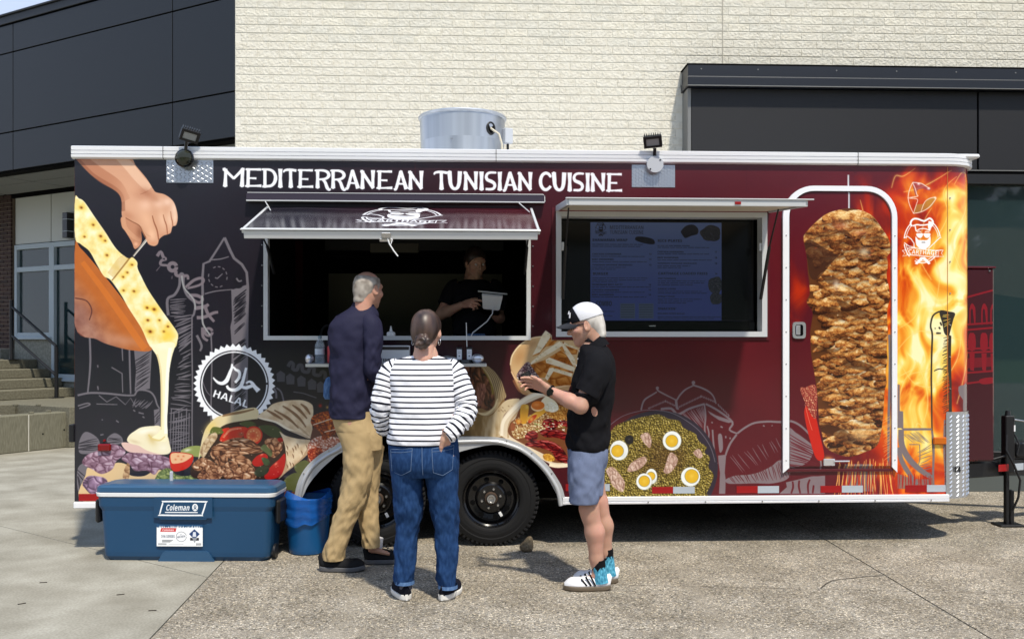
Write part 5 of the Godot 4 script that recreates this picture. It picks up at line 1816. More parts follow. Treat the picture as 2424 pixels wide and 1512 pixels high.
func make_tall_man(M: Dictionary) -> void:
	var o := thing("person","tall grey-haired man in a navy pullover, khaki trousers and black shoes","person",Transform3D(Basis.IDENTITY,Vector3(-1.032,0,-6.35)), "customers queueing at the food trailer")
	var skin := skin_tone(0.50,0.27,0.19)
	var b := B.new()
	b.tinted = true
	var hx := Transform3D(facing_to(Vector3(0.62,-0.06,-0.78)),Vector3(0.080,1.834,-0.01))
	body_into(b,{"neck": Vector3(0.045,1.69,0.0), "sha": Vector3(-0.115,1.605,-0.05), "shb": Vector3(0.11,1.605,0.06), "ela": Vector3(-0.03,1.36,-0.24), "elb": Vector3(0.115,1.29,0.09), "wra": Vector3(0.17,1.28,-0.36), "wrb": Vector3(0.30,1.16,-0.06), "hipa": Vector3(-0.03,0.95,-0.06), "hipb": Vector3(-0.02,0.95,0.06), "kna": Vector3(0.065,0.52,-0.08), "knb": Vector3(0.01,0.53,0.08), "ana": Vector3(0.098,0.11,-0.05), "anb": Vector3(-0.125,0.075,0.12), "arm": Vector3(0.8,0.72,1), "back": Vector3(-1,0,0)},0.92,0.014,skin)
	head_into(b,hx,1.0,1.0,0.004,skin)
	for e in [[Vector3(0.30,1.16,-0.06),Vector3(0.8,-0.3,-0.5)],[Vector3(0.17,1.28,-0.36),Vector3(0.9,-0.2,-0.3)]]:
		var y: Vector3 = e[1].normalized()
		hand_into(b,Transform3D(Basis(Vector3.UP,y,Vector3.UP.cross(y)).orthonormalized(),e[0]),0.19,[0.4,0.5,0.6,0.7],Vector3(0.6,0.8,0.2),0.006,skin)
	part("body",b,M.skin,o)
	# cropped grey hair round a bald crown
	var g := Sdf.new(Vector3(-0.11,-0.11,-0.14),Vector3(0.11,0.14,0.12),0.004)
	g.ell(Vector3(0,0.028,-0.014),Vector3(0.0805,0.0915,0.1025),0.01)
	g.cap(Vector3(0,-0.04,-0.062),Vector3(0,-0.072,-0.070),0.050,0.044,0.04)
	g.slice(Vector3(0,0.01,0.030),Vector3(0,-0.35,0.93).normalized())
	g.slice(Vector3(0,-0.080,-0.02),Vector3(0,-1,0.15).normalized())
	g.ell(Vector3(0,0.142,-0.005),Vector3(0.090,0.075,0.108),0.014,Basis.IDENTITY,true)
	g.ell(Vector3(0.083,-0.012,0.0),Vector3(0.016,0.044,0.030),0.006,Basis.IDENTITY,true)
	g.ell(Vector3(-0.083,-0.012,0.0),Vector3(0.016,0.044,0.030),0.006,Basis.IDENTITY,true)
	var hb := B.new()
	hb.tinted = true
	g.into(hb,hx,hair_tone(Color(0.20,0.17,0.145),Color(0.50,0.455,0.40),900.0,900.0),func(p: Vector3) -> float: return 0.0022*fold_noise.get_noise_3d(p.x*1500.0,p.y*1500.0,p.z*1500.0))
	part("hair",hb,M.hair_dull,o)
	var top := [[1.725,-0.028,0.118,0,0.066,0.1],[1.700,-0.060,0.135,0,0.085,0.3],[1.672,-0.105,0.150,0,0.105,0.4],[1.640,-0.145,0.155,0,0.122,0.5],[1.593,-0.176,0.150,0,0.137,0.6],[1.5,-0.185,0.135,0,0.142,0.8],[1.386,-0.174,0.118,0,0.142,1],[1.235,-0.169,0.106,0,0.142,1.2],[1.103,-0.172,0.106,0,0.144,1.5],[1.024,-0.169,0.103,0,0.146,1.2],[0.987,-0.164,0.101,0,0.145,0.5],[0.982,-0.150,0.092,0,0.132,0.2]]
	var sb := B.new()
	garment(sb,top,90,64,0.014,13.0)
	part("pullover",sb,M.navy,o)
	var co := B.new()
	limb(co,[[0.040,1.700,0.0,0.076,0.2],[0.052,1.735,0.0,0.071,0.3],[0.060,1.765,-0.005,0.068,0.3]],10,32,0.004,4.0,false,false)
	part("collar",co,M.navy,o)
	var ra := B.new()
	limb(ra,[[0.075,1.635,0.05,0.062,0.3],[0.112,1.590,0.075,0.070,0.6],[0.122,1.50,0.085,0.066,1],[0.118,1.38,0.095,0.060,1.4],[0.120,1.30,0.085,0.057,2.0],[0.185,1.235,0.03,0.050,1.6],[0.290,1.165,-0.05,0.040,0.6]],70,40,0.010,7.0)
	part("sleeve",ra,M.navy,o)
	var la := B.new()
	limb(la,[[-0.085,1.635,-0.04,0.062,0.3],[-0.105,1.58,-0.08,0.066,0.6],[-0.07,1.46,-0.16,0.060,1],[-0.025,1.37,-0.24,0.056,1.4],[0.07,1.32,-0.30,0.048,1.2],[0.16,1.285,-0.355,0.040,0.5]],40,32,0.010,3.0)
	part("sleeve",la,M.navy,o)
	var tb := B.new()
	garment(tb,[[1.03,-0.152,0.100,0,0.125,0.2],[0.984,-0.153,0.111,0,0.133,0.4],[0.905,-0.130,0.138,0,0.140,0.8],[0.839,-0.095,0.166,0,0.140,0.9],[0.78,-0.075,0.170,0,0.125,0.8]],40,60,0.010,21.0)
	garment(tb,[[0.90,-0.118,0.119,0.06,0.10,0.4],[0.794,-0.078,0.127,0.062,0.11,0.8],[0.706,-0.071,0.122,0.07,0.108,1.1],[0.598,-0.074,0.117,0.078,0.104,1.4],[0.468,-0.100,0.085,0.09,0.098,1.5],[0.362,-0.127,0.032,0.1,0.088,1.4],[0.267,-0.156,-0.01,0.11,0.082,1],[0.164,-0.177,-0.037,0.12,0.077,1.2],[0.103,-0.188,-0.053,0.12,0.074,1.5],[0.077,-0.19,-0.055,0.12,0.072,0.6]],90,48,0.012,23.0)
	garment(tb,[[0.90,-0.03,0.16,-0.06,0.10,0.4],[0.794,-0.01,0.170,-0.07,0.11,0.8],[0.701,-0.01,0.156,-0.08,0.105,1.1],[0.582,-0.016,0.143,-0.08,0.1,1.3],[0.442,-0.01,0.14,-0.07,0.092,1.2],[0.317,0.003,0.14,-0.06,0.087,1],[0.217,0.021,0.146,-0.05,0.08,1.2],[0.156,0.037,0.151,-0.05,0.076,1.5],[0.124,0.042,0.151,-0.05,0.074,0.6]],90,48,0.012,29.0)
	part("trousers",tb,M.khaki,o)
	for e in [[-0.222,0.115,0.0,0.0,0.30],[0.040,-0.075,0.022,0.22,0.29]]:
		var so := B.new()
		var up := B.new()
		shoe(so,up,Transform3D(Basis(Vector3.UP,e[3]),Vector3(e[0],0,e[1])),e[4],0.112,0.034,0.090,0.012)
		part("shoe_sole",so,M.grey_rubber,o)
		part("shoe",up,M.black_shoe,o)
		var bs := Basis(Vector3.UP,e[3])
		var lace := B.new()
		for i in 4:
			var c := Vector3(e[0],0,e[1]) + bs*Vector3(0.135 + i*0.025,0.118 - i*0.012,0)
			lace.rod(c + bs*Vector3(-0.008,-0.006,0.026),c + bs*Vector3(0.008,-0.006,-0.026),0.003,0.003,6)
			lace.rod(c + bs*Vector3(0.008,-0.006,0.026),c + bs*Vector3(-0.008,-0.006,-0.026),0.003,0.003,6)
		part("lace",lace,M.grey_rubber,o)
		var sk := B.new()
		var c2 := Vector3(e[0],0,e[1]) + bs*Vector3(0.075,0.08,0)
		sk.rod(c2,c2 + Vector3(0.012,0.095,0),0.045,0.043)
		part("sock",sk,M.sock_white,o)


func make_cap_man(M: Dictionary) -> void:
	var o := thing("person","man in black polo shirt, blue shorts and cap, looking at his phone","person",Transform3D(Basis.IDENTITY,Vector3(0.463,0,-5.85)), "customers queueing at the food trailer")
	var skin := skin_tone(0.50,0.275,0.20)
	var b := B.new()
	b.tinted = true
	var hx := Transform3D(facing_to(Vector3(-0.95,-0.20,-0.05)),Vector3(-0.017,1.592,0.0))
	var J := {"neck": Vector3(0.020,1.44,0.0), "sha": Vector3(0.035,1.345,0.175), "shb": Vector3(0.03,1.345,-0.165), "ela": Vector3(-0.062,1.112,0.245), "elb": Vector3(-0.07,1.11,-0.22), "wra": Vector3(-0.243,1.203,0.150), "wrb": Vector3(-0.26,1.19,-0.06), "hipa": Vector3(0.0,0.86,0.085), "hipb": Vector3(0.012,0.86,-0.085), "kna": Vector3(0.000,0.490,0.085), "knb": Vector3(0.070,0.500,-0.085), "ana": Vector3(0.058,0.085,0.085), "anb": Vector3(0.128,0.085,-0.085), "arm": Vector3(1.05,1,1), "back": Vector3(1,0,0)}
	body_into(b,J,0.95,0.0105,skin)
	head_into(b,hx,1.0,1.0,0.0032,skin)
	# hands: the near one under the phone, the far one behind it
	var y1 := Vector3(-0.90,0.42,-0.30).normalized()
	hand_into(b,Transform3D(Basis(Vector3(-0.40,-0.80,0.1),y1,Vector3(-0.1,0.3,-0.95)).orthonormalized().rotated(y1,2.3),Vector3(-0.252,1.206,0.145)),0.185,[0.35,0.45,0.6,0.7],Vector3(0.55,0.85,0.15),0.0032,skin)
	var y2 := Vector3(-0.85,0.45,0.25).normalized()
	hand_into(b,Transform3D(Basis(Vector3(0,0.6,0.7),y2,Vector3(0.4,0.8,-0.3)).orthonormalized(),Vector3(-0.262,1.195,-0.055)),0.185,[0.3,0.4,0.5,0.6],Vector3(0.6,0.8,0.2),0.0045,skin)
	part("body",b,M.skin,o)
	var g := Sdf.new(Vector3(-0.11,-0.11,-0.14),Vector3(0.11,0.14,0.12),0.0045)
	g.ell(Vector3(0,0.026,-0.016),Vector3(0.081,0.090,0.104),0.01)
	g.cap(Vector3(0,-0.04,-0.066),Vector3(0,-0.070,-0.072),0.050,0.046,0.04)
	g.slice(Vector3(0,0.01,0.012),Vector3(0,-0.20,0.98).normalized())
	g.slice(Vector3(0,-0.078,-0.02),Vector3(0,-1,0.25).normalized())
	for sx in [-1.0,1.0]:
		g.ell(Vector3(0.083*sx,-0.012,0.004),Vector3(0.016,0.042,0.030),0.006,Basis.IDENTITY,true)
	var hb := B.new()
	hb.tinted = true
	g.into(hb,hx,hair_tone(Color(0.34,0.31,0.28),Color(0.74,0.71,0.66),900.0,500.0),func(p: Vector3) -> float: return 0.0026*fold_noise.get_noise_3d(p.x*1300.0,p.y*700.0,p.z*1300.0))
	part("hair",hb,M.hair_dull,o)
	# cap: dark front panel, white mesh behind
	var cg := Sdf.new(Vector3(-0.11,-0.02,-0.14),Vector3(0.11,0.15,0.13),0.0036)
	cg.ell(Vector3(0,0.038,-0.012),Vector3(0.0865,0.100,0.110),0.01)
	cg.slice(Vector3(0,0.030,0.0),Vector3(0,-1,-0.10).normalized())
	for part_name in ["cap_crown","cap_front"]:
		var front: bool = part_name == "cap_front"
		var fg := Sdf.new(Vector3(-0.11,-0.02,-0.14),Vector3(0.11,0.15,0.13),0.0036)
		fg.ell(Vector3(0,0.038,-0.012),Vector3.ONE*(0.0012 if front else 0.0) + Vector3(0.0865,0.100,0.110),0.01)
		fg.slice(Vector3(0,0.030,0.0),Vector3(0,-1,-0.10).normalized())
		fg.slice(Vector3(0,0.04,0.030),Vector3(0,0.30,-0.95 if front else 0.95).normalized() if front else Vector3(0,-0.30,0.95).normalized())
		var fb := B.new()
		fg.into(fb,hx)
		part(part_name,fb,M.cap_black if front else M.cap_white,o)
	var brim := B.new()
	var grid := []
	for layer in 2:
		for i in 9:
			var t := (i if layer == 0 else 8 - i)/8.0
			var q := PackedVector3Array()
			for j in 17:
				var u := j/8.0 - 1.0
				var x := u*(0.079 - 0.012*t)
				var zz := 0.062 + 0.036*(1.0 - u*u) + t*0.078*(1.0 - 0.55*u*u*u*u)
				if absf(u) > 0.8:
					zz -= (absf(u) - 0.8)*0.12
				q.append(hx*Vector3(x,0.036 - 0.012*t - 0.030*u*u - (0.004 if layer == 1 else 0.0),zz))
			grid.append(q)
	brim.loft(grid,false,false,Vector2(1,1),PackedFloat32Array(),false)
	part("cap_brim",brim,M.cap_grey,o)
	var lg := B.new()
	for e in [[Vector3(0.052,0.075,0.080),0.010,0.034],[Vector3(0.044,0.092,0.083),0.008,0.022]]:
		var c: Vector3 = e[0]
		var nn := ((c - Vector3(0,0.038,-0.012))/Vector3(0.0077,0.01,0.0121)).normalized()
		var up := (Vector3.UP - nn*Vector3.UP.dot(nn)).normalized()
		lg.box(hx*c,Vector3(e[1],e[2],0.004),0.001,hx.basis*Basis(up.cross(nn),up,nn))
	part("cap_emblem",lg,M.white_cloth,o)
	var gl := B.new()
	for sx in [-1.0,1.0]:
		gl.box(hx*Vector3(0.033*sx,0.002,0.102),Vector3(0.046,0.030,0.004),0.0018,hx.basis*Basis(Vector3.UP,0.28*sx))
		gl.rod(hx*Vector3(0.058*sx,0.010,0.096),hx*Vector3(0.078*sx,0.006,-0.004),0.0026,0.0026,8)
	gl.rod(hx*Vector3(-0.012,0.008,0.108),hx*Vector3(0.012,0.008,0.108),0.0022,0.0022,8)
	part("sunglasses",gl,M.black_gloss,o)
	# polo shirt
	var top := [[1.475,-0.040,0.102,0,0.070,0.1],[1.455,-0.048,0.122,0,0.098,0.3],[1.425,-0.054,0.142,0,0.140,0.4],[1.378,-0.062,0.160,0,0.178,0.6],[1.293,-0.085,0.168,0,0.188,0.8],[1.183,-0.105,0.164,0,0.183,1],[1.061,-0.114,0.146,0,0.178,1.2],[0.952,-0.124,0.134,0,0.178,1.4],[0.878,-0.127,0.126,0,0.182,1.3],[0.837,-0.122,0.118,0,0.182,0.5],[0.832,-0.108,0.104,0,0.168,0.2]]
	var sb := B.new()
	garment(sb,top,90,64,0.014,33.0)
	part("polo_shirt",sb,M.black_cloth,o)
	for e in [[1.0,31.0],[-1.0,37.0]]:
		var s: float = e[0]
		var sl := B.new()
		limb(sl,[[0.040,1.385,0.105*s,0.070,0.3],[0.044,1.345,0.162*s,0.085,0.5],[0.020,1.27,0.190*s,0.084,1],[-0.012,1.195,0.208*s,0.079,1.2],[-0.020,1.178,0.211*s,0.078,0.5],[-0.020,1.181,0.211*s,0.066,0.2]],44,40,0.010,e[1],true,true)
		part("sleeve",sl,M.black_cloth,o)
	var co := B.new()
	limb(co,[[0.046,1.445,0.0,0.092,0.2],[0.036,1.470,0.0,0.083,0.2],[0.026,1.492,0.0,0.074,0.2],[0.024,1.486,0.0,0.066,0.2]],12,32,0.003,4.0,false,false)
	part("collar",co,M.black_cloth,o)
	var un := B.new()
	limb(un,[[0.016,1.425,0.0,0.072,0.1],[0.010,1.452,0.0,0.066,0.1]],4,28,0.0,0,false,false)
	part("undershirt",un,M.white_cloth,o)
	var bt := B.new()
	bt.box(Vector3(-0.062,1.385,0.015),Vector3(0.006,0.010,0.010),0.002)
	bt.box(Vector3(-0.072,1.345,0.015),Vector3(0.006,0.010,0.010),0.002)
	part("button",bt,M.white_cloth,o)
	# shorts
	var sh := B.new()
	garment(sh,[[0.905,-0.118,0.118,0,0.165,0.2],[0.83,-0.124,0.124,0,0.178,0.6],[0.775,-0.124,0.118,0,0.178,0.8],[0.73,-0.122,0.112,0,0.165,0.8]],24,60,0.010,41.0)
	garment(sh,[[0.84,-0.12,0.10,0.085,0.095,0.4],[0.775,-0.125,0.098,0.086,0.102,0.9],[0.696,-0.127,0.088,0.087,0.104,1.1],[0.598,-0.127,0.064,0.087,0.104,1.2],[0.530,-0.124,0.055,0.087,0.104,0.6],[0.527,-0.112,0.046,0.087,0.092,0.2]],50,48,0.012,43.0)
	garment(sh,[[0.84,-0.095,0.122,-0.085,0.095,0.4],[0.775,-0.090,0.117,-0.086,0.102,0.9],[0.696,-0.078,0.111,-0.087,0.104,1.1],[0.608,-0.068,0.106,-0.087,0.104,1.2],[0.550,-0.066,0.101,-0.087,0.104,0.6],[0.547,-0.054,0.090,-0.087,0.092,0.2]],50,48,0.012,47.0)
	part("shorts",sh,M.slate,o)
	var pk := B.new()
	pk.tube(PackedVector3Array([Vector3(-0.062,0.80,0.172),Vector3(-0.050,0.765,0.184),Vector3(-0.042,0.725,0.190)]),0.003,6)
	pk.box(Vector3(-0.048,0.70,0.192),Vector3(0.007,0.022,0.003),0.001)
	part("pocket_trim",pk,M.navy,o)
	# socks and shoes
	for e in [[0.062,0.085,0.0,0.130,0.0,0.285],[0.128,-0.085,0.010,0.195,0.028,0.285]]:
		var sk := B.new()
		limb(sk,[[e[0] + 0.006,0.045,e[1],0.050,0.6],[e[0] + 0.002,0.09,e[1],0.044,1.2],[e[0] - 0.004,0.135 + e[4],e[1],0.041,0.8],[e[0] - 0.006,0.150 + e[4],e[1],0.041,0.3]],24,28,0.007,51.0,true,true)
		part("sock",sk,M.teal,o)
		var bd := B.new()
		limb(bd,[[e[0] - 0.005,0.140 + e[4],e[1],0.0425,0.3],[e[0] - 0.008,0.180 + e[4],e[1],0.0425,0.3]],6,28,0.003,53.0,true,true)
		for i in 7:
			var a := TAU*i/7.0
			bd.tri(Vector3(e[0] - 0.005,0.141 + e[4],e[1]) + Vector3(cos(a - 0.4),0,sin(a - 0.4))*0.0432,Vector3(e[0] - 0.005,0.141 + e[4],e[1]) + Vector3(cos(a + 0.4),0,sin(a + 0.4))*0.0432,Vector3(e[0] - 0.004,0.118 + e[4],e[1]) + Vector3(cos(a),0,sin(a))*0.0435)
		part("sock_band",bd,M.black_cloth,o)
		var so := B.new()
		var up := B.new()
		var xf := Transform3D(Basis(Vector3.UP,PI + e[2]),Vector3(e[3],0,e[1]))
		shoe(so,up,xf,e[5],0.102,0.030,0.074,0.004)
		part("shoe_sole",so,M.gum,o)
		part("shoe",up,M.white_shoe,o)
		var st := B.new()
		for i in 3:
			for side in [1.0,-1.0]:
				var a := Vector3(0.095 + i*0.026,0.036,0.0505*side)
				var c := Vector3(0.128 + i*0.026,0.100 - i*0.012,0.041*side)
				st.box(xf*((a + c)*0.5),Vector3(0.011,(c - a).length(),0.0035),0.001,xf.basis*Basis(Vector3.FORWARD.cross((c - a).normalized()).normalized()*-1.0,(c - a).normalized(),Vector3(0,0,1)).orthonormalized())
		part("shoe_stripe",st,M.black_shoe,o)
		var lc := B.new()
		for i in 4:
			var p := Vector3(0.120 + i*0.022,0.106 - i*0.011,0)
			lc.rod(xf*(p + Vector3(0,-0.006,0.022)),xf*(p + Vector3(0,-0.006,-0.022)),0.004,0.004,6)
		part("lace",lc,M.white_shoe,o)
	# watch
	var wb := B.new()
	var axis: Vector3 = (J.wra - J.ela).normalized()
	var wc: Vector3 = J.wra - axis*0.012
	var wx: Vector3 = axis.cross(Vector3(0,0,1)).normalized()
	var ring := PackedVector3Array()
	for i in 21:
		var a := TAU*i/20.0
		ring.append(wc + wx*cos(a)*0.031 + axis.cross(wx)*sin(a)*0.031)
	wb.tube(ring,0.0065,8)
	wb.rod(wc + Vector3(-0.004,-0.004,0.026),wc + Vector3(-0.004,-0.004,0.040),0.021,0.021,24)
	part("wristwatch",wb,M.black_gloss,o)
	# the phone
	var ph := thing("phone","black mobile phone held up by the man in the cap","phone",Transform3D(Basis(Vector3(0,0,1),0.55)*Basis(Vector3.UP,0.35),Vector3(0.463 - 0.368,1.272,-5.80)))
	var pb := B.new()
	pb.box(Vector3.ZERO,Vector3(0.009,0.074,0.150),0.003)
	part("case",pb,M.black_gloss,ph)
	var ps := B.new()
	ps.box(Vector3(0.0052,0,0),Vector3(0.0012,0.068,0.142),0.0)
	part("screen",ps,M.dark_glass,ph)


func make_server(M: Dictionary) -> void:
	var o := thing("person","server in a black T-shirt and jeans inside the trailer, looking down at a tablet","person",Transform3D(Basis.IDENTITY,Vector3(-0.296,0.45,-7.49)))
	var skin := skin_tone(0.46,0.26,0.18)
	var b := B.new()
	b.tinted = true
	var hx := Transform3D(facing_to(Vector3(0.42,-0.28,0.85)),Vector3(0.012,1.655,0.0))
	body_into(b,{"neck": Vector3(0.0,1.50,-0.02), "sha": Vector3(-0.155,1.46,-0.01), "shb": Vector3(0.155,1.46,0.0), "ela": Vector3(-0.260,1.245,0.06), "elb": Vector3(0.20,1.22,0.05), "wra": Vector3(-0.075,1.320,0.19), "wrb": Vector3(0.150,1.270,0.20), "hipa": Vector3(-0.09,0.98,-0.02), "hipb": Vector3(0.09,0.98,-0.02), "kna": Vector3(-0.09,0.5,0), "knb": Vector3(0.09,0.5,0), "ana": Vector3(-0.09,0.08,0), "anb": Vector3(0.09,0.08,0), "arm": Vector3(1,0.75,1), "back": Vector3(0,0,-1)},0.95,0.013,skin)
	head_into(b,hx,0.97,0.92,0.004,skin)
	hand_into(b,Transform3D(Basis(Vector3(0.3,0.8,-0.4),Vector3(0.75,0.6,0.3),Vector3(0.6,-0.5,-0.5)).orthonormalized(),Vector3(-0.070,1.322,0.19)),0.175,[0.3,0.9,1.1,1.2],Vector3(0.5,0.9,0.2),0.004,skin)
	hand_into(b,Transform3D(Basis(Vector3(-0.2,0.1,0.95),Vector3(-0.95,0.1,0.2),Vector3(0,1,0)).orthonormalized(),Vector3(0.150,1.262,0.20)),0.175,[0.3,0.35,0.4,0.45],Vector3(0.7,0.7,0.2),0.004,skin)
	part("body",b,M.skin,o)
	for sx in [-1.0,1.0]:
		var ey := B.new()
		var e := Sdf.new(Vector3.ONE*-0.016,Vector3.ONE*0.016,0.004)
		e.ell(Vector3.ZERO,Vector3.ONE*0.0115)
		e.into(ey,hx*Transform3D(Basis.IDENTITY,Vector3(0.030*sx,0.002,0.078)))
		part("eye",ey,M.eye,o)
	var g := Sdf.new(Vector3(-0.12,-0.13,-0.15),Vector3(0.12,0.14,0.12),0.0045)
	g.ell(Vector3(0,0.032,-0.018),Vector3(0.084,0.095,0.106),0.01)
	g.ell(Vector3(0,-0.03,-0.07),Vector3(0.06,0.06,0.05),0.04)
	g.slice(Vector3(0,0.045,0.066),Vector3(0,-0.65,0.76).normalized())
	g.slice(Vector3(0,-0.08,0),Vector3(0,-1,0))
	var hb := B.new()
	hb.tinted = true
	g.into(hb,hx,hair_tone(Color(0.01,0.007,0.006),Color(0.05,0.03,0.022),900.0,130.0))
	part("hair",hb,M.hair,o)
	var sb := B.new()
	garment(sb,[[1.525,-0.065,0.065,-0.02,0.06,0.1],[1.51,-0.11,0.11,-0.02,0.08,0.3],[1.47,-0.17,0.17,-0.01,0.10,0.5],[1.38,-0.185,0.185,0,0.125,0.8],[1.25,-0.175,0.175,0,0.12,1],[1.12,-0.17,0.17,0,0.12,1.3],[1.06,-0.17,0.17,0,0.125,0.8]],50,48,0.012,61.0)
	part("t_shirt",sb,M.black_cloth,o)
	for s in [[-1.0,0.0],[1.0,0.03]]:
		var sl := B.new()
		limb(sl,[[0.12*s[0],1.47,0,0.06,0.3],[0.165*s[0],1.45,0,0.066,0.6],[0.20*s[0],1.38,0.02,0.062,1],[(0.222 - s[1])*s[0],1.325,0.035,0.060,0.8]],24,32,0.008,65.0)
		part("sleeve",sl,M.black_cloth,o)
	var jb := B.new()
	garment(jb,[[1.10,-0.155,0.155,0,0.118,0.3],[1.0,-0.165,0.165,0,0.13,0.6],[0.88,-0.17,0.17,0,0.13,0.6]],16,48,0.008,67.0)
	garment(jb,[[0.92,-0.17,-0.005,0,0.12,0.6],[0.5,-0.15,-0.03,0,0.085,1],[0.06,-0.14,-0.04,0,0.07,1]],40,32,0.010,68.0)
	garment(jb,[[0.92,0.005,0.17,0,0.12,0.6],[0.5,0.03,0.15,0,0.085,1],[0.06,0.04,0.14,0,0.07,1]],40,32,0.010,69.0)
	part("jeans",jb,M.denim_pale,o)
	# tablet with its white printer block
	var tb := thing("tablet","dark tablet in a stand with a white back, held by the server","tablet",Transform3D(Basis(Vector3(0,0,1),-0.10)*Basis(Vector3(1,0,0),0.55),Vector3(-0.296 + 0.145,0.45 + 1.345,-7.49 + 0.26)))
	var t1 := B.new()
	t1.box(Vector3.ZERO,Vector3(0.215,0.145,0.010),0.003)
	part("screen",t1,M.dark_glass,tb)
	var t2 := B.new()
	t2.prism(pts("-0.078 0.060 0.078 0.060 0.064 -0.050 0.054 -0.060 -0.054 -0.060 -0.064 -0.050"),0.005,0.030)
	t2.box(Vector3(0,0.074,0.004),Vector3(0.222,0.005,0.014),0.001)
	part("stand",t2,M.white_plastic,tb)
	var cb := thing("cable","white cable hanging from the tablet down to the counter","cable")
	var cu := B.new()
	cu.tube(PackedVector3Array([Vector3(-0.142,1.745,-7.20),Vector3(-0.146,1.70,-7.18),Vector3(-0.185,1.64,-7.14),Vector3(-0.245,1.59,-7.10),Vector3(-0.288,1.555,-7.06),Vector3(-0.305,1.52,-7.03)]),0.0045,8)
	part("cord",cu,M.white_plastic,cb)

# ---------------------------------------------------------------- the food trailer
const CORNER := 6.33
const ROUND := 0.26


func sheet_uv(s: float,y: float) -> Vector2:
	return Vector2(s*303.8/2048.0,(2.83 - y)*303.8/772.0)


func side_quad(b: B,x0: float,x1: float,y00: float,y01: float,y10: float,y11: float) -> void:
	# bottom left, bottom right, top left, top right heights
	var i := b.v.size()
	for e in [[x0,y00],[x1,y01],[x1,y11],[x0,y10]]:
		b.vert(Vector3(e[0],e[1],0),Vector3(0,0,1),sheet_uv(e[0],e[1]))
	b.ix.append_array(PackedInt32Array([i,i + 2,i + 1,i,i + 3,i + 2]))


func band(b: B,outer: PackedVector2Array,inner: PackedVector2Array,z0: float,z1: float,closed := true) -> void:
	var n := outer.size()
	for i in (n if closed else n - 1):
		var j := (i + 1) % n
		var oa := outer[i]
		var ob := outer[j]
		var ia := inner[i]
		var ib := inner[j]
		b.facing(Vector3(oa.x,oa.y,z1),Vector3(ob.x,ob.y,z1),Vector3(ib.x,ib.y,z1),Vector3(ia.x,ia.y,z1),Vector3(0,0,1))
		var d := (oa - ia)
		b.facing(Vector3(oa.x,oa.y,z0),Vector3(ob.x,ob.y,z0),Vector3(ob.x,ob.y,z1),Vector3(oa.x,oa.y,z1),Vector3(d.x,d.y,0))
		b.facing(Vector3(ia.x,ia.y,z0),Vector3(ib.x,ib.y,z0),Vector3(ib.x,ib.y,z1),Vector3(ia.x,ia.y,z1),Vector3(-d.x,-d.y,0))


func frame_rect(x0: float,y0: float,x1: float,y1: float,w: float) -> Array:
	return [pts("%f %f %f %f %f %f %f %f" % [x0,y0,x1,y0,x1,y1,x0,y1]),pts("%f %f %f %f %f %f %f %f" % [x0 + w,y0 + w,x1 - w,y0 + w,x1 - w,y1 - w,x0 + w,y1 - w])]


func tread_plate(b: B,o: Vector3,x: Vector3,y: Vector3,w: float,h: float,step: float) -> void:
	var n := x.cross(y)
	var r := 0
	var v := step*0.4
	while v < h - step*0.3:
		var c := 0
		var u := step*0.4
		while u < w - step*0.3:
			var sg := 1.0 if (r + c) % 2 == 0 else -1.0
			var d := (x*0.78 + y*0.62*sg).normalized()*step*0.46
			var e := n.cross(d).normalized()*step*0.10
			var p := o + x*u + y*v
			var t := n*step*0.15
			b.facing(p - d,p - e,p - d*0.6 + t,p - d*0.6 + t,n)
			b.facing(p - d*0.9 - e*0.4,p + d*0.9 - e*0.4,p + d*0.6 + t,p - d*0.6 + t,n - e.normalized())
			b.facing(p - d*0.9 + e*0.9,p + d*0.9 + e*0.9,p + d*0.6 + t,p - d*0.6 + t,n + e.normalized())
			u += step
			c += 1
		v += step*0.62
		r += 1


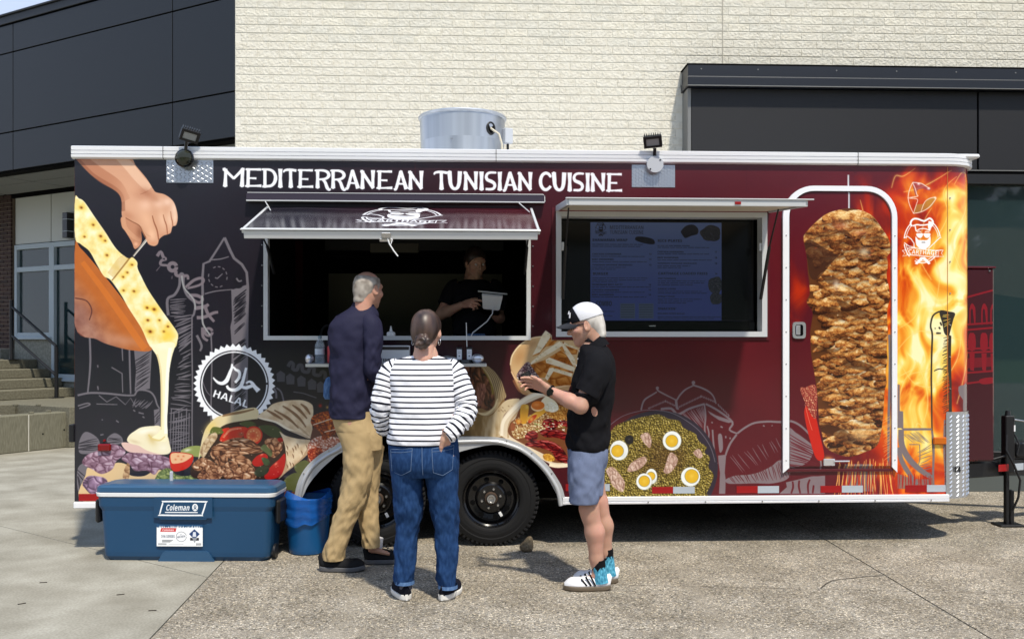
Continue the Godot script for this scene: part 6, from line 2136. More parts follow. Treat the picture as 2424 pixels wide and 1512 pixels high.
func wheel(t: Node3D,M: Dictionary,x: float) -> void:
	var w := Node3D.new()
	w.name = "wheel"
	t.add_child(w,true)
	w.position = Vector3(x,0.345,-0.03)
	var xf := Transform3D(Basis(Vector3(1,0,0),Vector3(0,0,1),Vector3(0,-1,0)),Vector3.ZERO)
	var b := B.new()
	b.lathe(pts("0.20 -0.205 0.27 -0.212 0.320 -0.200 0.338 -0.180 0.345 -0.155 0.345 -0.055 0.338 -0.026 0.322 -0.008 0.300 -0.001 0.292 0.001 0.286 -0.002 0.262 0.003 0.235 0.002 0.222 -0.002 0.212 -0.008 0.203 -0.016"),xf,72)
	part("tyre",b,M.rubber,w)
	var tr := B.new()
	for i in 60:
		var a := TAU*i/60.0
		var bs := Basis(Vector3(0,0,1),a)
		for k in 4:
			tr.box(bs*Vector3(0.345,0.004*(k % 2),-0.035 - 0.045*k),Vector3(0.012,0.024,0.036),0.002,bs*Basis(Vector3(1,0,0),0.3*(1 if k % 2 else -1)))
		tr.box(bs*Vector3(0.331,0,-0.018),Vector3(0.022,0.019,0.016),0.002,bs)
	part("tread",tr,M.rubber,w)
	var rm := B.new()
	rm.lathe(pts("0.196 -0.19 0.190 -0.10 0.186 -0.050 0.192 -0.038 0.190 -0.030 0.200 -0.022 0.204 -0.012 0.210 -0.006 0.213 -0.012"),xf,64)
	rm.lathe(pts("0.187 -0.062 0.178 -0.055 0.165 -0.048 0.150 -0.050 0.118 -0.056 0.104 -0.044 0.096 -0.040 0.050 -0.040 0.048 -0.048 0.0 -0.048"),xf,64)
	part("rim",rm,M.black_gloss,w)
	for i in 8:
		var a := TAU*(i + 0.3)/8.0
		var hb := B.new()
		hb.rod(Vector3(cos(a)*0.138,sin(a)*0.138,-0.06),Vector3(cos(a)*0.138,sin(a)*0.138,-0.0485),0.019,0.019,20)
		part("vent_hole",hb,M.pit,w)
	for i in 6:
		var a := TAU*(i + 0.25)/6.0
		var nb := B.new()
		nb.rod(Vector3(cos(a)*0.070,sin(a)*0.070,-0.042),Vector3(cos(a)*0.070,sin(a)*0.070,-0.018),0.0115,0.0085,6)
		part("wheel_nut",nb,M.steel,w)
	var hc := B.new()
	hc.lathe(pts("0.048 -0.042 0.048 -0.020 0.042 -0.012 0.036 -0.012"),xf,40)
	part("hub",hc,M.rust,w)
	var hr := B.new()
	hr.lathe(pts("0.034 -0.02 0.034 0.008 0.030 0.014 0.022 0.014 0.018 0.006 0.0 0.004"),xf,40)
	part("hub_cap",hr,M.steel,w)
	var wt := B.new()
	wt.box(Vector3(0.070,-0.118,-0.045),Vector3(0.020,0.036,0.008),0.002,Basis(Vector3(0,0,1),0.5))
	part("balance_weight",wt,M.white_plastic,w)
	var vs := B.new()
	vs.rod(Vector3(0.045,-0.176,-0.045),Vector3(0.048,-0.180,-0.012),0.005,0.004,8)
	part("valve",vs,M.black_gloss,w)


func flood_lamp(t: Node3D,M: Dictionary,o: Vector3,turn: Basis) -> void:
	var l := Node3D.new()
	l.name = "flood_lamp"
	t.add_child(l,true)
	l.transform = Transform3D(turn,o)
	var h := B.new()
	h.box(Vector3(0,0,-0.018),Vector3(0.130,0.085,0.036),0.006)
	band(h,frame_rect(-0.065,-0.0425,0.065,0.0425,0.01)[0],frame_rect(-0.065,-0.0425,0.065,0.0425,0.016)[1],0.0,0.008)
	part("housing",h,M.black_satin,l)
	for i in 8:
		var f := B.new()
		f.box(Vector3(-0.056 + i*0.016,0.047,-0.026),Vector3(0.004,0.016,0.040),0.001)
		f.box(Vector3(-0.056 + i*0.016,0.0,-0.043),Vector3(0.004,0.080,0.016),0.001)
		part("fin",f,M.black_satin,l)
	var g := B.new()
	g.box(Vector3(0,-0.004,0.001),Vector3(0.092,0.052,0.003),0.001)
	part("lens",g,M.lens,l)


func make_trailer(M: Dictionary,xf: Transform3D) -> Node3D:
	var t := thing("food_trailer","dark and maroon food trailer printed with food, two hatches open","food trailer",xf)
	# wrapped side with its openings
	var b := B.new()
	var out := pts("1.545 0.30 1.552 0.382 1.582 0.497 1.645 0.60 1.735 0.676 1.84 0.732 1.905 0.758 2.2 0.770 2.495 0.775 2.8 0.780 2.99 0.772 3.118 0.742 3.205 0.702 3.292 0.634 3.366 0.556 3.420 0.472 3.458 0.396 3.486 0.30")
	side_quad(b,0,1.545,0.355,0.355,1.515,1.515)
	for i in out.size() - 1:
		var p := out[i]
		var q := out[i + 1]
		side_quad(b,p.x,q.x,maxf(p.y,0.355),maxf(q.y,0.355),1.515,1.515)
	side_quad(b,3.486,CORNER,0.355,0.355,1.515,1.515)
	side_quad(b,0,1.345,1.515,1.515,2.80,2.80)
	side_quad(b,1.345,3.23,2.40,2.40,2.80,2.80)
	side_quad(b,3.23,3.445,1.515,1.515,2.80,2.80)
	side_quad(b,3.445,4.962,1.515,1.515,1.54,1.54)
	side_quad(b,3.445,4.962,2.425,2.425,2.80,2.80)
	side_quad(b,4.962,CORNER,1.515,1.515,2.80,2.80)
	for i in 14:
		var k := b.v.size()
		for e in [[i,0.355],[i + 1,0.355],[i + 1,2.80],[i,2.80]]:
			var a: float = PI/2.0*e[0]/14.0
			b.vert(Vector3(CORNER + ROUND*sin(a),e[1],-ROUND*(1.0 - cos(a))),Vector3(sin(a),0,cos(a)),sheet_uv(CORNER + ROUND*a,e[1]))
		b.ix.append_array(PackedInt32Array([k,k + 2,k + 1,k,k + 3,k + 2]))
	part("printed_side",b,M.wrap,t)
	for e in [[0.0,0.99,0.0035],[2.41,0.995,0.004],[4.86,0.995,0.004]]:
		pass
	# shell round the kitchen
	b = B.new()
	b.box(Vector3(3.30,2.865,-1.065),Vector3(6.58,0.03,2.11),0.01)
	part("roof",b,M.white_metal,t)
	b = B.new()
	b.box(Vector3(3.30,1.6,-2.11),Vector3(6.58,2.49,0.04))
	part("back_wall",b,M.maroon,t)
	b = B.new()
	b.box(Vector3(0.02,1.6,-1.05),Vector3(0.04,2.49,2.06))
	part("rear_wall",b,M.charcoal,t)
	b = B.new()
	b.box(Vector3(6.57,1.6,-1.18),Vector3(0.04,2.49,1.82))
	part("nose_wall",b,M.maroon,t)
	b = B.new()
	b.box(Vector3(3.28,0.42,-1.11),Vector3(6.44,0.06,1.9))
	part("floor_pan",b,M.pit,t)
	b = B.new()
	for z in [-0.35,-1.75]:
		b.box(Vector3(3.3,0.345,z),Vector3(6.3,0.09,0.06),0.004)
	for x in [0.5,1.4,3.7,4.6,5.4,6.2]:
		b.box(Vector3(x,0.36,-1.05),Vector3(0.06,0.06,1.36),0.004)
	for x in [2.131,2.96]:
		b.rod(Vector3(x,0.345,-0.2),Vector3(x,0.345,-1.9),0.04,0.04,12)
		for z in [-1.98]:
			b.rod(Vector3(x,0.345,z - 0.1),Vector3(x,0.345,z + 0.1),0.34,0.34,40)
	b.box(Vector3(2.53,0.60,-0.42),Vector3(1.95,0.50,0.03))
	b.box(Vector3(2.53,0.835,-0.22),Vector3(1.95,0.03,0.42))
	b.box(Vector3(1.56,0.58,-0.22),Vector3(0.03,0.5,0.42))
	b.box(Vector3(3.50,0.58,-0.22),Vector3(0.03,0.5,0.42))
	b.box(Vector3(6.10,0.315,-0.28),Vector3(0.10,0.10,0.10),0.004)
	part("chassis",b,M.pit,t)
	# rails
	for e in [["top_rail",2.785,0.092,[[0.0,0.012],[0.10,0.030],[0.30,0.032],[0.34,0.018],[0.38,0.030],[0.58,0.032],[0.62,0.018],[0.66,0.030],[0.92,0.032],[1.0,0.010]]],["bottom_rail",0.308,0.054,[[0.0,0.008],[0.06,0.022],[0.30,0.024],[0.38,0.012],[0.46,0.022],[0.94,0.024],[1.0,0.008]]]]:
		b = B.new()
		var rings := []
		var path := []
		var x1 := CORNER if e[0] == "top_rail" else 6.338
		for s in ([-0.012,0.6,1.6,2.93,4.6,CORNER] if e[0] == "top_rail" else [3.478,4.2,5.2,6.338]):
			path.append([Vector2(s,0),Vector2(0,1)])
		if e[0] == "top_rail":
			for i in range(1,13):
				var a := PI/2.0*i/12.0
				path.append([Vector2(CORNER + ROUND*sin(a),-ROUND*(1.0 - cos(a))),Vector2(sin(a),cos(a))])
			path.append([Vector2(CORNER + ROUND,-1.9),Vector2(1,0)])
		for p in path:
			var q := PackedVector3Array()
			for f in e[3]:
				q.append(Vector3(p[0].x + p[1].x*f[1],e[1] + e[2]*f[0],p[0].y + p[1].y*f[1]))
			q.append(Vector3(p[0].x - p[1].x*0.02,e[1] + e[2],p[0].y - p[1].y*0.02))
			q.append(Vector3(p[0].x - p[1].x*0.02,e[1],p[0].y - p[1].y*0.02))
			q.reverse()
			rings.append(q)
		# flat facets, so that each rib keeps its edge
		for i in rings.size() - 1:
			var k: int = rings[i].size()
			for j in k:
				var a: Vector3 = rings[i][j]
				var c: Vector3 = rings[i][(j + 1) % k]
				var d: Vector3 = rings[i + 1][(j + 1) % k]
				var f: Vector3 = rings[i + 1][j]
				b.quad(a,f,d,c)
		b.cap(rings[0],false)
		b.cap(rings[rings.size() - 1],true)
		part(e[0],b,M.rail,t)
	b = B.new()
	b.box(Vector3(0.775,0.331,0.012),Vector3(1.55,0.046,0.024),0.006)
	part("bottom_rail",b,M.rail,t)
	for x in [0.628,2.994,5.65]:
		b = B.new()
		b.box(Vector3(x,2.83,0.022),Vector3(0.004,0.088,0.024))
		part("rail_joint",b,M.grey_rubber,t)
	for x in [3.74,4.10,4.52,4.94,5.36,5.78,6.2]:
		b = B.new()
		b.rod(Vector3(x,0.322,0.022),Vector3(x,0.322,0.028),0.006,0.005,8)
		part("screw",b,M.steel,t)
	# reflective strips
	for s in [[3.50,3.66,0.405,0.455,true],[3.66,3.822,0.404,0.454,false],[4.132,4.287,0.383,0.431,true],[4.287,4.447,0.382,0.430,false],[4.756,4.913,0.381,0.432,true],[4.913,5.071,0.380,0.431,false],[5.380,5.539,0.380,0.430,true],[5.539,5.697,0.380,0.430,false],[6.015,6.178,0.380,0.430,true],[6.178,6.337,0.380,0.430,false],[0.03,0.19,0.358,0.409,true],[0.19,0.35,0.358,0.409,false]]:
		b = B.new()
		b.box(Vector3((s[0] + s[1])/2.0,(s[2] + s[3])/2.0,0.0015),Vector3(s[1] - s[0] - 0.001,s[3] - s[2],0.003))
		part("reflective_strip",b,M.tape_red if s[4] else M.tape_white,t)
	# wheels and mudguard
	wheel(t,M,2.131)
	wheel(t,M,2.96)
	var fo := Pad.curve(pts("1.532 0.305 1.549 0.382 1.578 0.497 1.637 0.597 1.728 0.679 1.834 0.739 1.899 0.772 2.2 0.790 2.495 0.800 2.8 0.805 3.012 0.797 3.133 0.764 3.22 0.723 3.307 0.656 3.38 0.581 3.438 0.499 3.479 0.417 3.502 0.305"),false,4)
	var fi := Pad.curve(pts("1.560 0.305 1.610 0.382 1.648 0.460 1.715 0.548 1.80 0.630 1.90 0.700 2.131 0.745 2.33 0.700 2.50 0.592 2.70 0.685 2.962 0.745 3.104 0.718 3.191 0.68 3.278 0.61 3.351 0.529 3.403 0.441 3.438 0.371 3.470 0.305"),false,4)
	b = B.new()
	band(b,fo,fi,0.002,0.018,false)
	part("mudguard",b,M.alu,t)
	b = B.new()
	var lip := PackedVector3Array()
	for i in fo.size():
		var m := fo[i].lerp(fi[i],0.0)
		var inn := (Vector2(2.53,0.25) - fo[i]).normalized()
		m = fo[i] + inn*0.040
		lip.append(Vector3(m.x,m.y,0.020))
	b.tube(lip,0.015,10)
	part("mudguard_lip",b,M.alu,t)
	for i in range(2,fo.size(),8):
		b = B.new()
		var m := fo[i] + (Vector2(2.53,0.25) - fo[i]).normalized()*0.014
		b.rod(Vector3(m.x,m.y,0.017),Vector3(m.x,m.y,0.023),0.007,0.005,8)
		part("rivet",b,M.steel,t)
	# hatch frames
	b = B.new()
	var f1 := frame_rect(1.331,1.500,3.245,2.42,0.030)
	band(b,f1[0],f1[1],-0.05,0.018)
	part("hatch_frame",b,M.white_alu,t)
	b = B.new()
	var f2 := frame_rect(3.429,1.524,4.978,2.432,0.038)
	band(b,f2[0],f2[1],-0.10,0.022)
	part("hatch_frame",b,M.white_alu,t)
	b = B.new()
	band(b,frame_rect(3.40,1.50,5.0,2.46,0.03)[0],frame_rect(3.40,1.50,5.0,2.46,0.03)[1],0.001,0.008)
	part("hatch_trim",b,M.maroon,t)
	for x in [1.318,3.262,3.42]:
		for i in 6:
			b = B.new()
			b.rod(Vector3(x,1.60 + i*0.145,0.0),Vector3(x,1.60 + i*0.145,0.006),0.006,0.004,8)
			part("rivet",b,M.steel,t)
	# left hatch lid, hanging half open, with its drip rail
	b = B.new()
	b.prism(pts("0 0.060 0.040 0.052 0.052 0.0 0.046 -0.004 0.0 -0.004"),-3.343,-1.217,Transform3D(Basis(Vector3(0,0,1),Vector3(0,1,0),Vector3(-1,0,0)),Vector3(0,2.492,0)))
	part("drip_rail",b,M.charcoal_gloss,t)
	b = B.new()
	b.box(Vector3(2.28,2.490,0.054),Vector3(2.126,0.009,0.012),0.002)
	part("drip_edge",b,M.white_alu,t)
	b = B.new()
	b.tube(PackedVector3Array([Vector3(1.217,2.553,0.012),Vector3(3.335,2.553,0.012),Vector3(3.345,2.54,0.02),Vector3(3.345,2.495,0.05)]),0.003,6)
	part("bead",b,M.white_alu,t)
	var lid := Node3D.new()
	lid.name = "hatch_lid"
	t.add_child(lid,true)
	lid.transform = Transform3D(Basis(Vector3(1,0,0),deg_to_rad(18.0)),Vector3(1.37,2.452,0.012))
	b = B.new()
	b.box(Vector3(0.935,-0.018,0.40),Vector3(1.87,0.030,0.80),0.004)
	part("panel",b,M.charcoal_gloss,lid)
	b = B.new()
	var gr := []
	for i in 9:
		var q := PackedVector3Array()
		for j in 33:
			q.append(Vector3(1.87*j/32.0,0.0012 + 0.0022*sin(j*0.55)*sin(i*0.5),0.8*i/8.0))
		gr.append(q)
	gr.reverse()
	b.loft(gr,false,false,Vector2(1.0,1),PackedFloat32Array(),false)
	for i in b.t.size():
		b.t[i] = Vector2(b.v[i].x/1.87,b.v[i].z/0.8)
	part("lid_print",b,M.lid_print,lid)
	b = B.new()
	b.box(Vector3(0.935,-0.030,0.812),Vector3(1.87,0.052,0.022),0.003)
	b.box(Vector3(0.935,0.004,0.812),Vector3(1.91,0.008,0.036),0.002)
	for x in [-0.008,1.878]:
		b.box(Vector3(x,-0.01,0.40),Vector3(0.018,0.032,0.80),0.003)
	part("lid_edge",b,M.white_alu,lid)
	b = B.new()
	b.box(Vector3(0.90,-0.062,0.815),Vector3(0.085,0.022,0.03),0.003)
	b.box(Vector3(0.90,-0.030,0.828),Vector3(0.060,0.036,0.010),0.003)
	part("latch",b,M.steel,lid)
	b = B.new()
	b.tube(PackedVector3Array([Vector3(2.275,2.160,0.78),Vector3(2.290,2.115,0.785),Vector3(2.318,2.07,0.785),Vector3(2.345,2.035,0.785)]),0.0045,6)
	b.tube(PackedVector3Array([Vector3(2.285,2.165,0.78),Vector3(2.308,2.14,0.785),Vector3(2.300,2.112,0.785)]),0.003,6)
	part("pull_cord",b,M.white_plastic,t)
	for x in [1.40,3.205]:
		b = B.new()
		b.rod(Vector3(x,1.98,-0.02),Vector3(x,2.15,0.22),0.011,0.011,10)
		b.rod(Vector3(x,2.15,0.22),Vector3(x,2.25,0.52),0.006,0.006,10)
		part("gas_strut",b,M.black_satin,t)
		b = B.new()
		b.rod(Vector3(x - 0.06,2.50,0.03),Vector3(x + 0.02,2.40,0.20),0.004,0.004,6)
		part("stay",b,M.white_alu,t)
	# right hatch lid, raised almost level
	var lid2 := Node3D.new()
	lid2.name = "hatch_lid"
	t.add_child(lid2,true)
	lid2.transform = Transform3D(Basis(Vector3(1,0,0),deg_to_rad(4.6)),Vector3(3.44,2.438,0.022))
	b = B.new()
	b.box(Vector3(0.775,0.016,0.38),Vector3(1.55,0.026,0.76),0.003)
	part("panel",b,M.maroon,lid2)
	b = B.new()
	b.box(Vector3(0.775,0.001,0.37),Vector3(1.50,0.004,0.70),0.001)
	part("lining",b,M.cream,lid2)
	b = B.new()
	b.box(Vector3(0.775,0.012,0.768),Vector3(1.55,0.042,0.020),0.003)
	b.box(Vector3(0.79,0.037,0.766),Vector3(1.62,0.008,0.040),0.002)
	for x in [-0.006,1.556]:
		b.box(Vector3(x,0.012,0.38),Vector3(0.016,0.042,0.78),0.003)
	part("lid_edge",b,M.white_alu,lid2)
	b = B.new()
	b.box(Vector3(1.10,0.012,0.780),Vector3(0.040,0.018,0.006),0.001)
	part("maker_plate",b,M.tape_red,lid2)
	for x in [3.478,4.930]:
		b = B.new()
		b.rod(Vector3(x,1.80,0.02),Vector3(x,2.16,0.22),0.012,0.012,10)
		b.rod(Vector3(x,2.16,0.22),Vector3(x,2.40,0.42),0.006,0.006,10)
		part("gas_strut",b,M.black_satin,t)
		b = B.new()
		b.box(Vector3(x,2.18,0.0),Vector3(0.02,0.06,0.03),0.003)
		part("bracket",b,M.white_alu,t)
	# corner plates
	for e in [[0.643,2.621,0.330,0.164,0.030],[3.984,2.613,0.317,0.163,0.021]]:
		var pl := B.new()
		pl.box(Vector3(e[0] + e[2]/2.0,e[1] + e[3]/2.0,0.002),Vector3(e[2],e[3],0.004),0.001)
		var po := part("chequer_plate",pl,M.plate,t)
		b = B.new()
		tread_plate(b,Vector3(e[0],e[1],0.004),Vector3(1,0,0),Vector3(0,1,0),e[2],e[3],e[4])
		part("tread",b,M.plate,po).set_meta("kind","stuff")
	var pl := B.new()
	var po: MeshInstance3D
	var rings := []
	for i in 18:
		var a := PI/2.0*maxf(0.0,i - 2)/15.0
		var x := 6.338 if i == 0 else (CORNER + 0.018 if i == 1 else CORNER + (ROUND + 0.006)*sin(a) + 0.0)
		if i < 2:
			x = 6.322 + i*0.008
		var z := 0.006 if i < 2 else -ROUND + (ROUND + 0.006)*cos(a)
		rings.append(PackedVector3Array([Vector3(x,0.33,z),Vector3(x,0.955,z),Vector3(x + 0.004,0.969,z)]))
	rings.reverse()
	pl.loft(rings,false,false,Vector2(1,1),PackedFloat32Array(),false)
	po = part("corner_plate",pl,M.plate,t)
	b = B.new()
	for r in 19:
		for c in 7:
			var a := PI/2.0*(c + 0.5)/7.0
			var n := Vector3(sin(a),0,cos(a))
			var x := Vector3(cos(a),0,-sin(a))
			var y := Vector3.UP
			var sg := 1.0
			var p := Vector3(CORNER,0,-ROUND) + n*(ROUND + 0.0065) + y*(0.352 + r*0.0322)
			var d := (x*0.7 + y*0.7*sg)*0.017
			var e := n.cross(d).normalized()*0.006
			b.facing(p - d - e*0.3,p + d - e*0.3,p + d*0.5 + n*0.005,p - d*0.5 + n*0.005,n - e.normalized())
			b.facing(p - d + e,p + d + e,p + d*0.5 + n*0.005,p - d*0.5 + n*0.005,n + e.normalized())
	part("tread",b,M.plate,po).set_meta("kind","stuff")
	b = B.new()
	var tm := TextMesh.new()
	tm.text = "14"
	tm.font = SystemFont.new()
	tm.font.font_names = PackedStringArray(["Droid Sans"])
	tm.font.font_weight = 700
	tm.font_size = 24
	tm.pixel_size = 0.0026
	tm.depth = 0.004
	var tn := piece("number",tm,M.black_satin,t)
	tn.position = Vector3(6.405,0.545,0.004)
	tn.rotation.y = 0.32
	# lamps on the roof edge
	b = B.new()
	b.lathe(pts("0.066 0.0 0.066 0.012 0.058 0.022 0.056 0.018"),Transform3D(Basis(Vector3(1,0,0),Vector3(0,0,1),Vector3(0,-1,0)),Vector3(0.786,2.786,0.050)),36)
	b.rod(Vector3(0.786,2.786,0.0),Vector3(0.786,2.786,0.055),0.050,0.062,24)
	b.rod(Vector3(0.795,2.84,0.06),Vector3(0.806,2.905,0.075),0.012,0.012,12)
	part("dome_lamp",b,M.black_gloss,t)
	b = B.new()
	b.lathe(pts("0.057 0.0 0.052 0.014 0.041 0.026 0.024 0.034 0.0 0.037"),Transform3D(Basis(Vector3(1,0,0),Vector3(0,0,1),Vector3(0,-1,0)),Vector3(0.786,2.786,0.066)),36)
	part("dome_glass",b,M.dome,t)
	flood_lamp(t,M,Vector3(0.835,2.935,0.095),Basis.from_euler(Vector3(0.55,0.42,-0.22)))
	b = B.new()
	b.rod(Vector3(4.146,2.772,0.0),Vector3(4.146,2.772,0.055),0.058,0.060,36)
	part("junction_cover",b,M.grey_paint,t)
	b = B.new()
	for e in [Vector3(4.182,2.803,0.056),Vector3(4.110,2.737,0.056)]:
		b.rod(e,e + Vector3(0,0,0.004),0.006,0.005,10)
	b.rod(Vector3(4.146,2.83,0.03),Vector3(4.141,2.885,0.06),0.012,0.012,12)
	part("lamp_stem",b,M.black_satin,t)
	flood_lamp(t,M,Vector3(4.12,2.925,0.09),Basis.from_euler(Vector3(0.50,-0.28,0.06)))
	# marker lights
	b = B.new()
	b.box(Vector3(0.213,0.738,0.012),Vector3(0.092,0.052,0.024),0.008)
	part("marker_light",b,M.lamp_red,t)
	b = B.new()
	b.rod(Vector3(0.209,0.786,0.0),Vector3(0.209,0.786,0.012),0.010,0.007,12)
	part("marker_screw",b,M.lamp_red,t)
	b = B.new()
	b.box(Vector3(6.272,0.757,0.010),Vector3(0.098,0.054,0.020),0.006)
	part("marker_light",b,M.lamp_amber,t)
	b = B.new()
	b.box(Vector3(-0.016,0.84,-0.02),Vector3(0.034,0.125,0.08),0.004)
	part("rear_hinge",b,M.black_satin,t)
	# the side door
	var door := Node3D.new()
	door.name = "door"
	t.add_child(door,true)
	var od := PackedVector2Array()
	var idp := PackedVector2Array()
	var pdn := PackedVector2Array()
	od.append(Vector2(5.094,0.528))
	idp.append(Vector2(5.140,0.566))
	pdn.append(Vector2(5.150,0.575))
	od.append(Vector2(5.946,0.528))
	idp.append(Vector2(5.908,0.566))
	pdn.append(Vector2(5.900,0.575))
	for i in 11:
		var a := PI/2.0*i/10.0
		od.append(Vector2(5.716 + 0.23*cos(a),2.40 + 0.23*sin(a)))
		idp.append(Vector2(5.716 + 0.192*cos(a),2.40 + 0.192*sin(a)))
		pdn.append(Vector2(5.716 + 0.184*cos(a),2.40 + 0.184*sin(a)))
	for i in 11:
		var a := PI/2.0 + PI/2.0*i/10.0
		od.append(Vector2(5.324 + 0.23*cos(a),2.40 + 0.23*sin(a)))
		idp.append(Vector2(5.324 + 0.184*cos(a),2.40 + 0.192*sin(a)))
		pdn.append(Vector2(5.324 + 0.174*cos(a),2.40 + 0.184*sin(a)))
	b = B.new()
	var oo := od.duplicate()
	var ii := idp.duplicate()
	var ring_o := od.slice(1)
	ring_o.append(od[0])
	var ring_i := idp.slice(1)
	ring_i.append(idp[0])
	band(b,ring_o,ring_i,0.002,0.024,false)
	part("door_frame",b,M.rail,door)
	b = B.new()
	b.prism(pdn,0.003,0.012)
	for i in b.v.size():
		b.t[i] = sheet_uv(b.v[i].x,b.v[i].y)
	part("door_panel",b,M.wrap,door)
	b = B.new()
	b.box(Vector3(5.52,0.545,0.008),Vector3(0.80,0.020,0.016),0.002)
	part("door_sill",b,M.maroon,door)
	for i in 8:
		for x in [5.117,5.928]:
			b = B.new()
			b.rod(Vector3(x,0.62 + i*0.235,0.023),Vector3(x,0.62 + i*0.235,0.028),0.006,0.004,8)
			part("rivet",b,M.steel,door)
	b = B.new()
	var hp := frame_rect(5.166,1.512,5.263,1.632,0.020)
	var c0 := PackedVector2Array()
	var c1 := PackedVector2Array()
	for i in 32:
		var a := TAU*i/32.0
		var sx := signf(cos(a))*pow(absf(cos(a)),0.4)
		var sy := signf(sin(a))*pow(absf(sin(a)),0.4)
		c0.append(Vector2(5.214 + 0.049*sx,1.572 + 0.061*sy))
		c1.append(Vector2(5.214 + 0.030*sx,1.572 + 0.042*sy))
	band(b,c0,c1,0.010,0.026)
	part("handle_plate",b,M.chrome,door)
	b = B.new()
	b.box(Vector3(5.214,1.572,0.013),Vector3(0.062,0.086,0.006),0.001)
	part("handle_recess",b,M.pit,door)
	b = B.new()
	b.box(Vector3(5.208,1.574,0.021),Vector3(0.030,0.070,0.008),0.003)
	part("handle",b,M.chrome,door)
	b = B.new()
	b.box(Vector3(5.438,0.605,0.020),Vector3(0.085,0.050,0.012),0.003)
	b.rod(Vector3(5.47,0.613,0.030),Vector3(5.585,0.613,0.030),0.006,0.006,10)
	part("door_holdback",b,M.chrome,door)
	# print seams
	for x in [2.41,4.83]:
		b = B.new()
		b.box(Vector3(x,2.69,0.001),Vector3(0.002,0.20,0.002))
		part("seam",b,M.maroon,t)
	b = B.new()
	b.box(Vector3(6.335,1.9,0.001),Vector3(0.004,1.76,0.003))
	part("corner_seam",b,M.seam,t)
	for i in 7:
		b = B.new()
		b.rod(Vector3(6.354,1.14 + i*0.235,-0.001),Vector3(6.356,1.14 + i*0.235,0.006),0.006,0.004,8)
		part("rivet",b,M.steel,t)
	# serving shelf
	b = B.new()
	b.box(Vector3(2.30,1.327,0.165),Vector3(1.24,0.022,0.31),0.002)
	part("shelf",b,M.plate,t)
	b = B.new()
	for x in [1.85,2.75]:
		b.prism(pts("0 0 0.28 0 0 -0.16"),x - 0.012,x + 0.012,Transform3D(Basis(Vector3(0,0,1),Vector3(0,1,0),Vector3(-1,0,0)),Vector3(x*2.0,1.316,0.0)))
	part("shelf_bracket",b,M.maroon,t)
	# extractor on the roof
	var fan := Node3D.new()
	fan.name = "extractor_fan"
	t.add_child(fan,true)
	fan.position = Vector3(2.745,2.88,-1.0)
	b = B.new()
	b.lathe(pts("0.335 0.0 0.335 0.03 0.345 0.24 0.352 0.42 0.352 0.43 0.362 0.436 0.366 0.446 0.358 0.456 0.346 0.450 0.338 0.20 0.0 0.16"),Transform3D.IDENTITY,72)
	part("drum",b,M.spun_alu,fan)
	b = B.new()
	var n := Vector3(sin(0.72),0,cos(0.72))
	var side := Vector3(n.z,0,-n.x)
	var hub := n*0.346 + Vector3(0,0.315,0)
	var rr := PackedVector3Array()
	for i in 25:
		var a := TAU*i/24.0
		rr.append(hub + side*cos(a)*0.040 + Vector3.UP*sin(a)*0.046)
	b.tube(rr,0.009,8)
	part("cable_gland",b,M.black_satin,fan)
	b = B.new()
	b.rod(hub - n*0.02,hub + n*0.002,0.040,0.040,24)
	part("gland_opening",b,M.pit,fan)
	b = B.new()
	b.tube(PackedVector3Array([hub,hub + n*0.02 + Vector3(0.01,-0.02,0),hub + n*0.03 + Vector3(0.045,-0.05,0),hub + n*0.02 + Vector3(0.075,-0.13,0),hub + Vector3(0.09,-0.22,0),hub + Vector3(0.092,-0.33,0)]),0.009,10)
	part("cable",b,M.cream,fan)
	b = B.new()
	b.box(Vector3(0.365,0.285,0.10),Vector3(0.075,0.125,0.07),0.006,Basis(Vector3.UP,0.5))
	part("switch_box",b,M.grey_paint,fan)
	b = B.new()
	b.tube(PackedVector3Array([Vector3(0.37,0.22,0.11),Vector3(0.372,0.15,0.11),Vector3(0.36,0.08,0.11),Vector3(0.355,-0.02,0.11)]),0.010,8)
	part("conduit",b,M.black_satin,fan)
	b = B.new()
	b.rod(Vector3(-0.085,0.215,0.325),Vector3(-0.085,0.215,0.345),0.008,0.006,8)
	part("bolt",b,M.steel,fan)
	# drawbar, box and jack
	b = B.new()
	b.box(Vector3(6.775,1.305,-1.02),Vector3(0.335,1.522,1.14),0.012)
	part("front_box",b,M.box_print,t)
	b = B.new()
	b.box(Vector3(6.775,2.073,-1.02),Vector3(0.355,0.016,1.16),0.004)
	part("box_lid",b,M.maroon,t)
	for x in [6.68,6.90]:
		b = B.new()
		b.rod(Vector3(x,2.045,-0.45),Vector3(x,2.045,-0.44),0.009,0.007,8)
		part("rivet",b,M.steel,t)
	b = B.new()
	for sg in [1.0,-1.0]:
		var a := Vector3(6.2,0.46,-1.065 + 0.72*sg)
		var c := Vector3(8.05,0.46,-1.065 + 0.05*sg)
		b.box((a + c)*0.5,Vector3((c - a).length(),0.12,0.06),0.006,Basis(Vector3.UP,atan2(-(c.z - a.z),c.x - a.x)))
	b.box(Vector3(8.05,0.49,-1.065),Vector3(0.30,0.09,0.11),0.01)
	b.rod(Vector3(8.12,0.52,-1.065),Vector3(8.22,0.50,-1.065),0.05,0.03,16)
	b.box(Vector3(7.42,0.60,-0.82),Vector3(0.30,0.12,0.22),0.01)
	part("drawbar",b,M.black_satin,t)
	var jk := Node3D.new()
	jk.name = "jack"
	t.add_child(jk,true)
	jk.position = Vector3(7.155,0,-0.63)
	b = B.new()
	b.box(Vector3(0,0.66,0),Vector3(0.075,0.46,0.075),0.006)
	b.rod(Vector3(0,0.88,0),Vector3(0,0.93,0),0.026,0.018,14)
	part("outer_tube",b,M.black_satin,jk)
	b = B.new()
	b.box(Vector3(-0.012,0.22,0),Vector3(0.028,0.44,0.045),0.004)
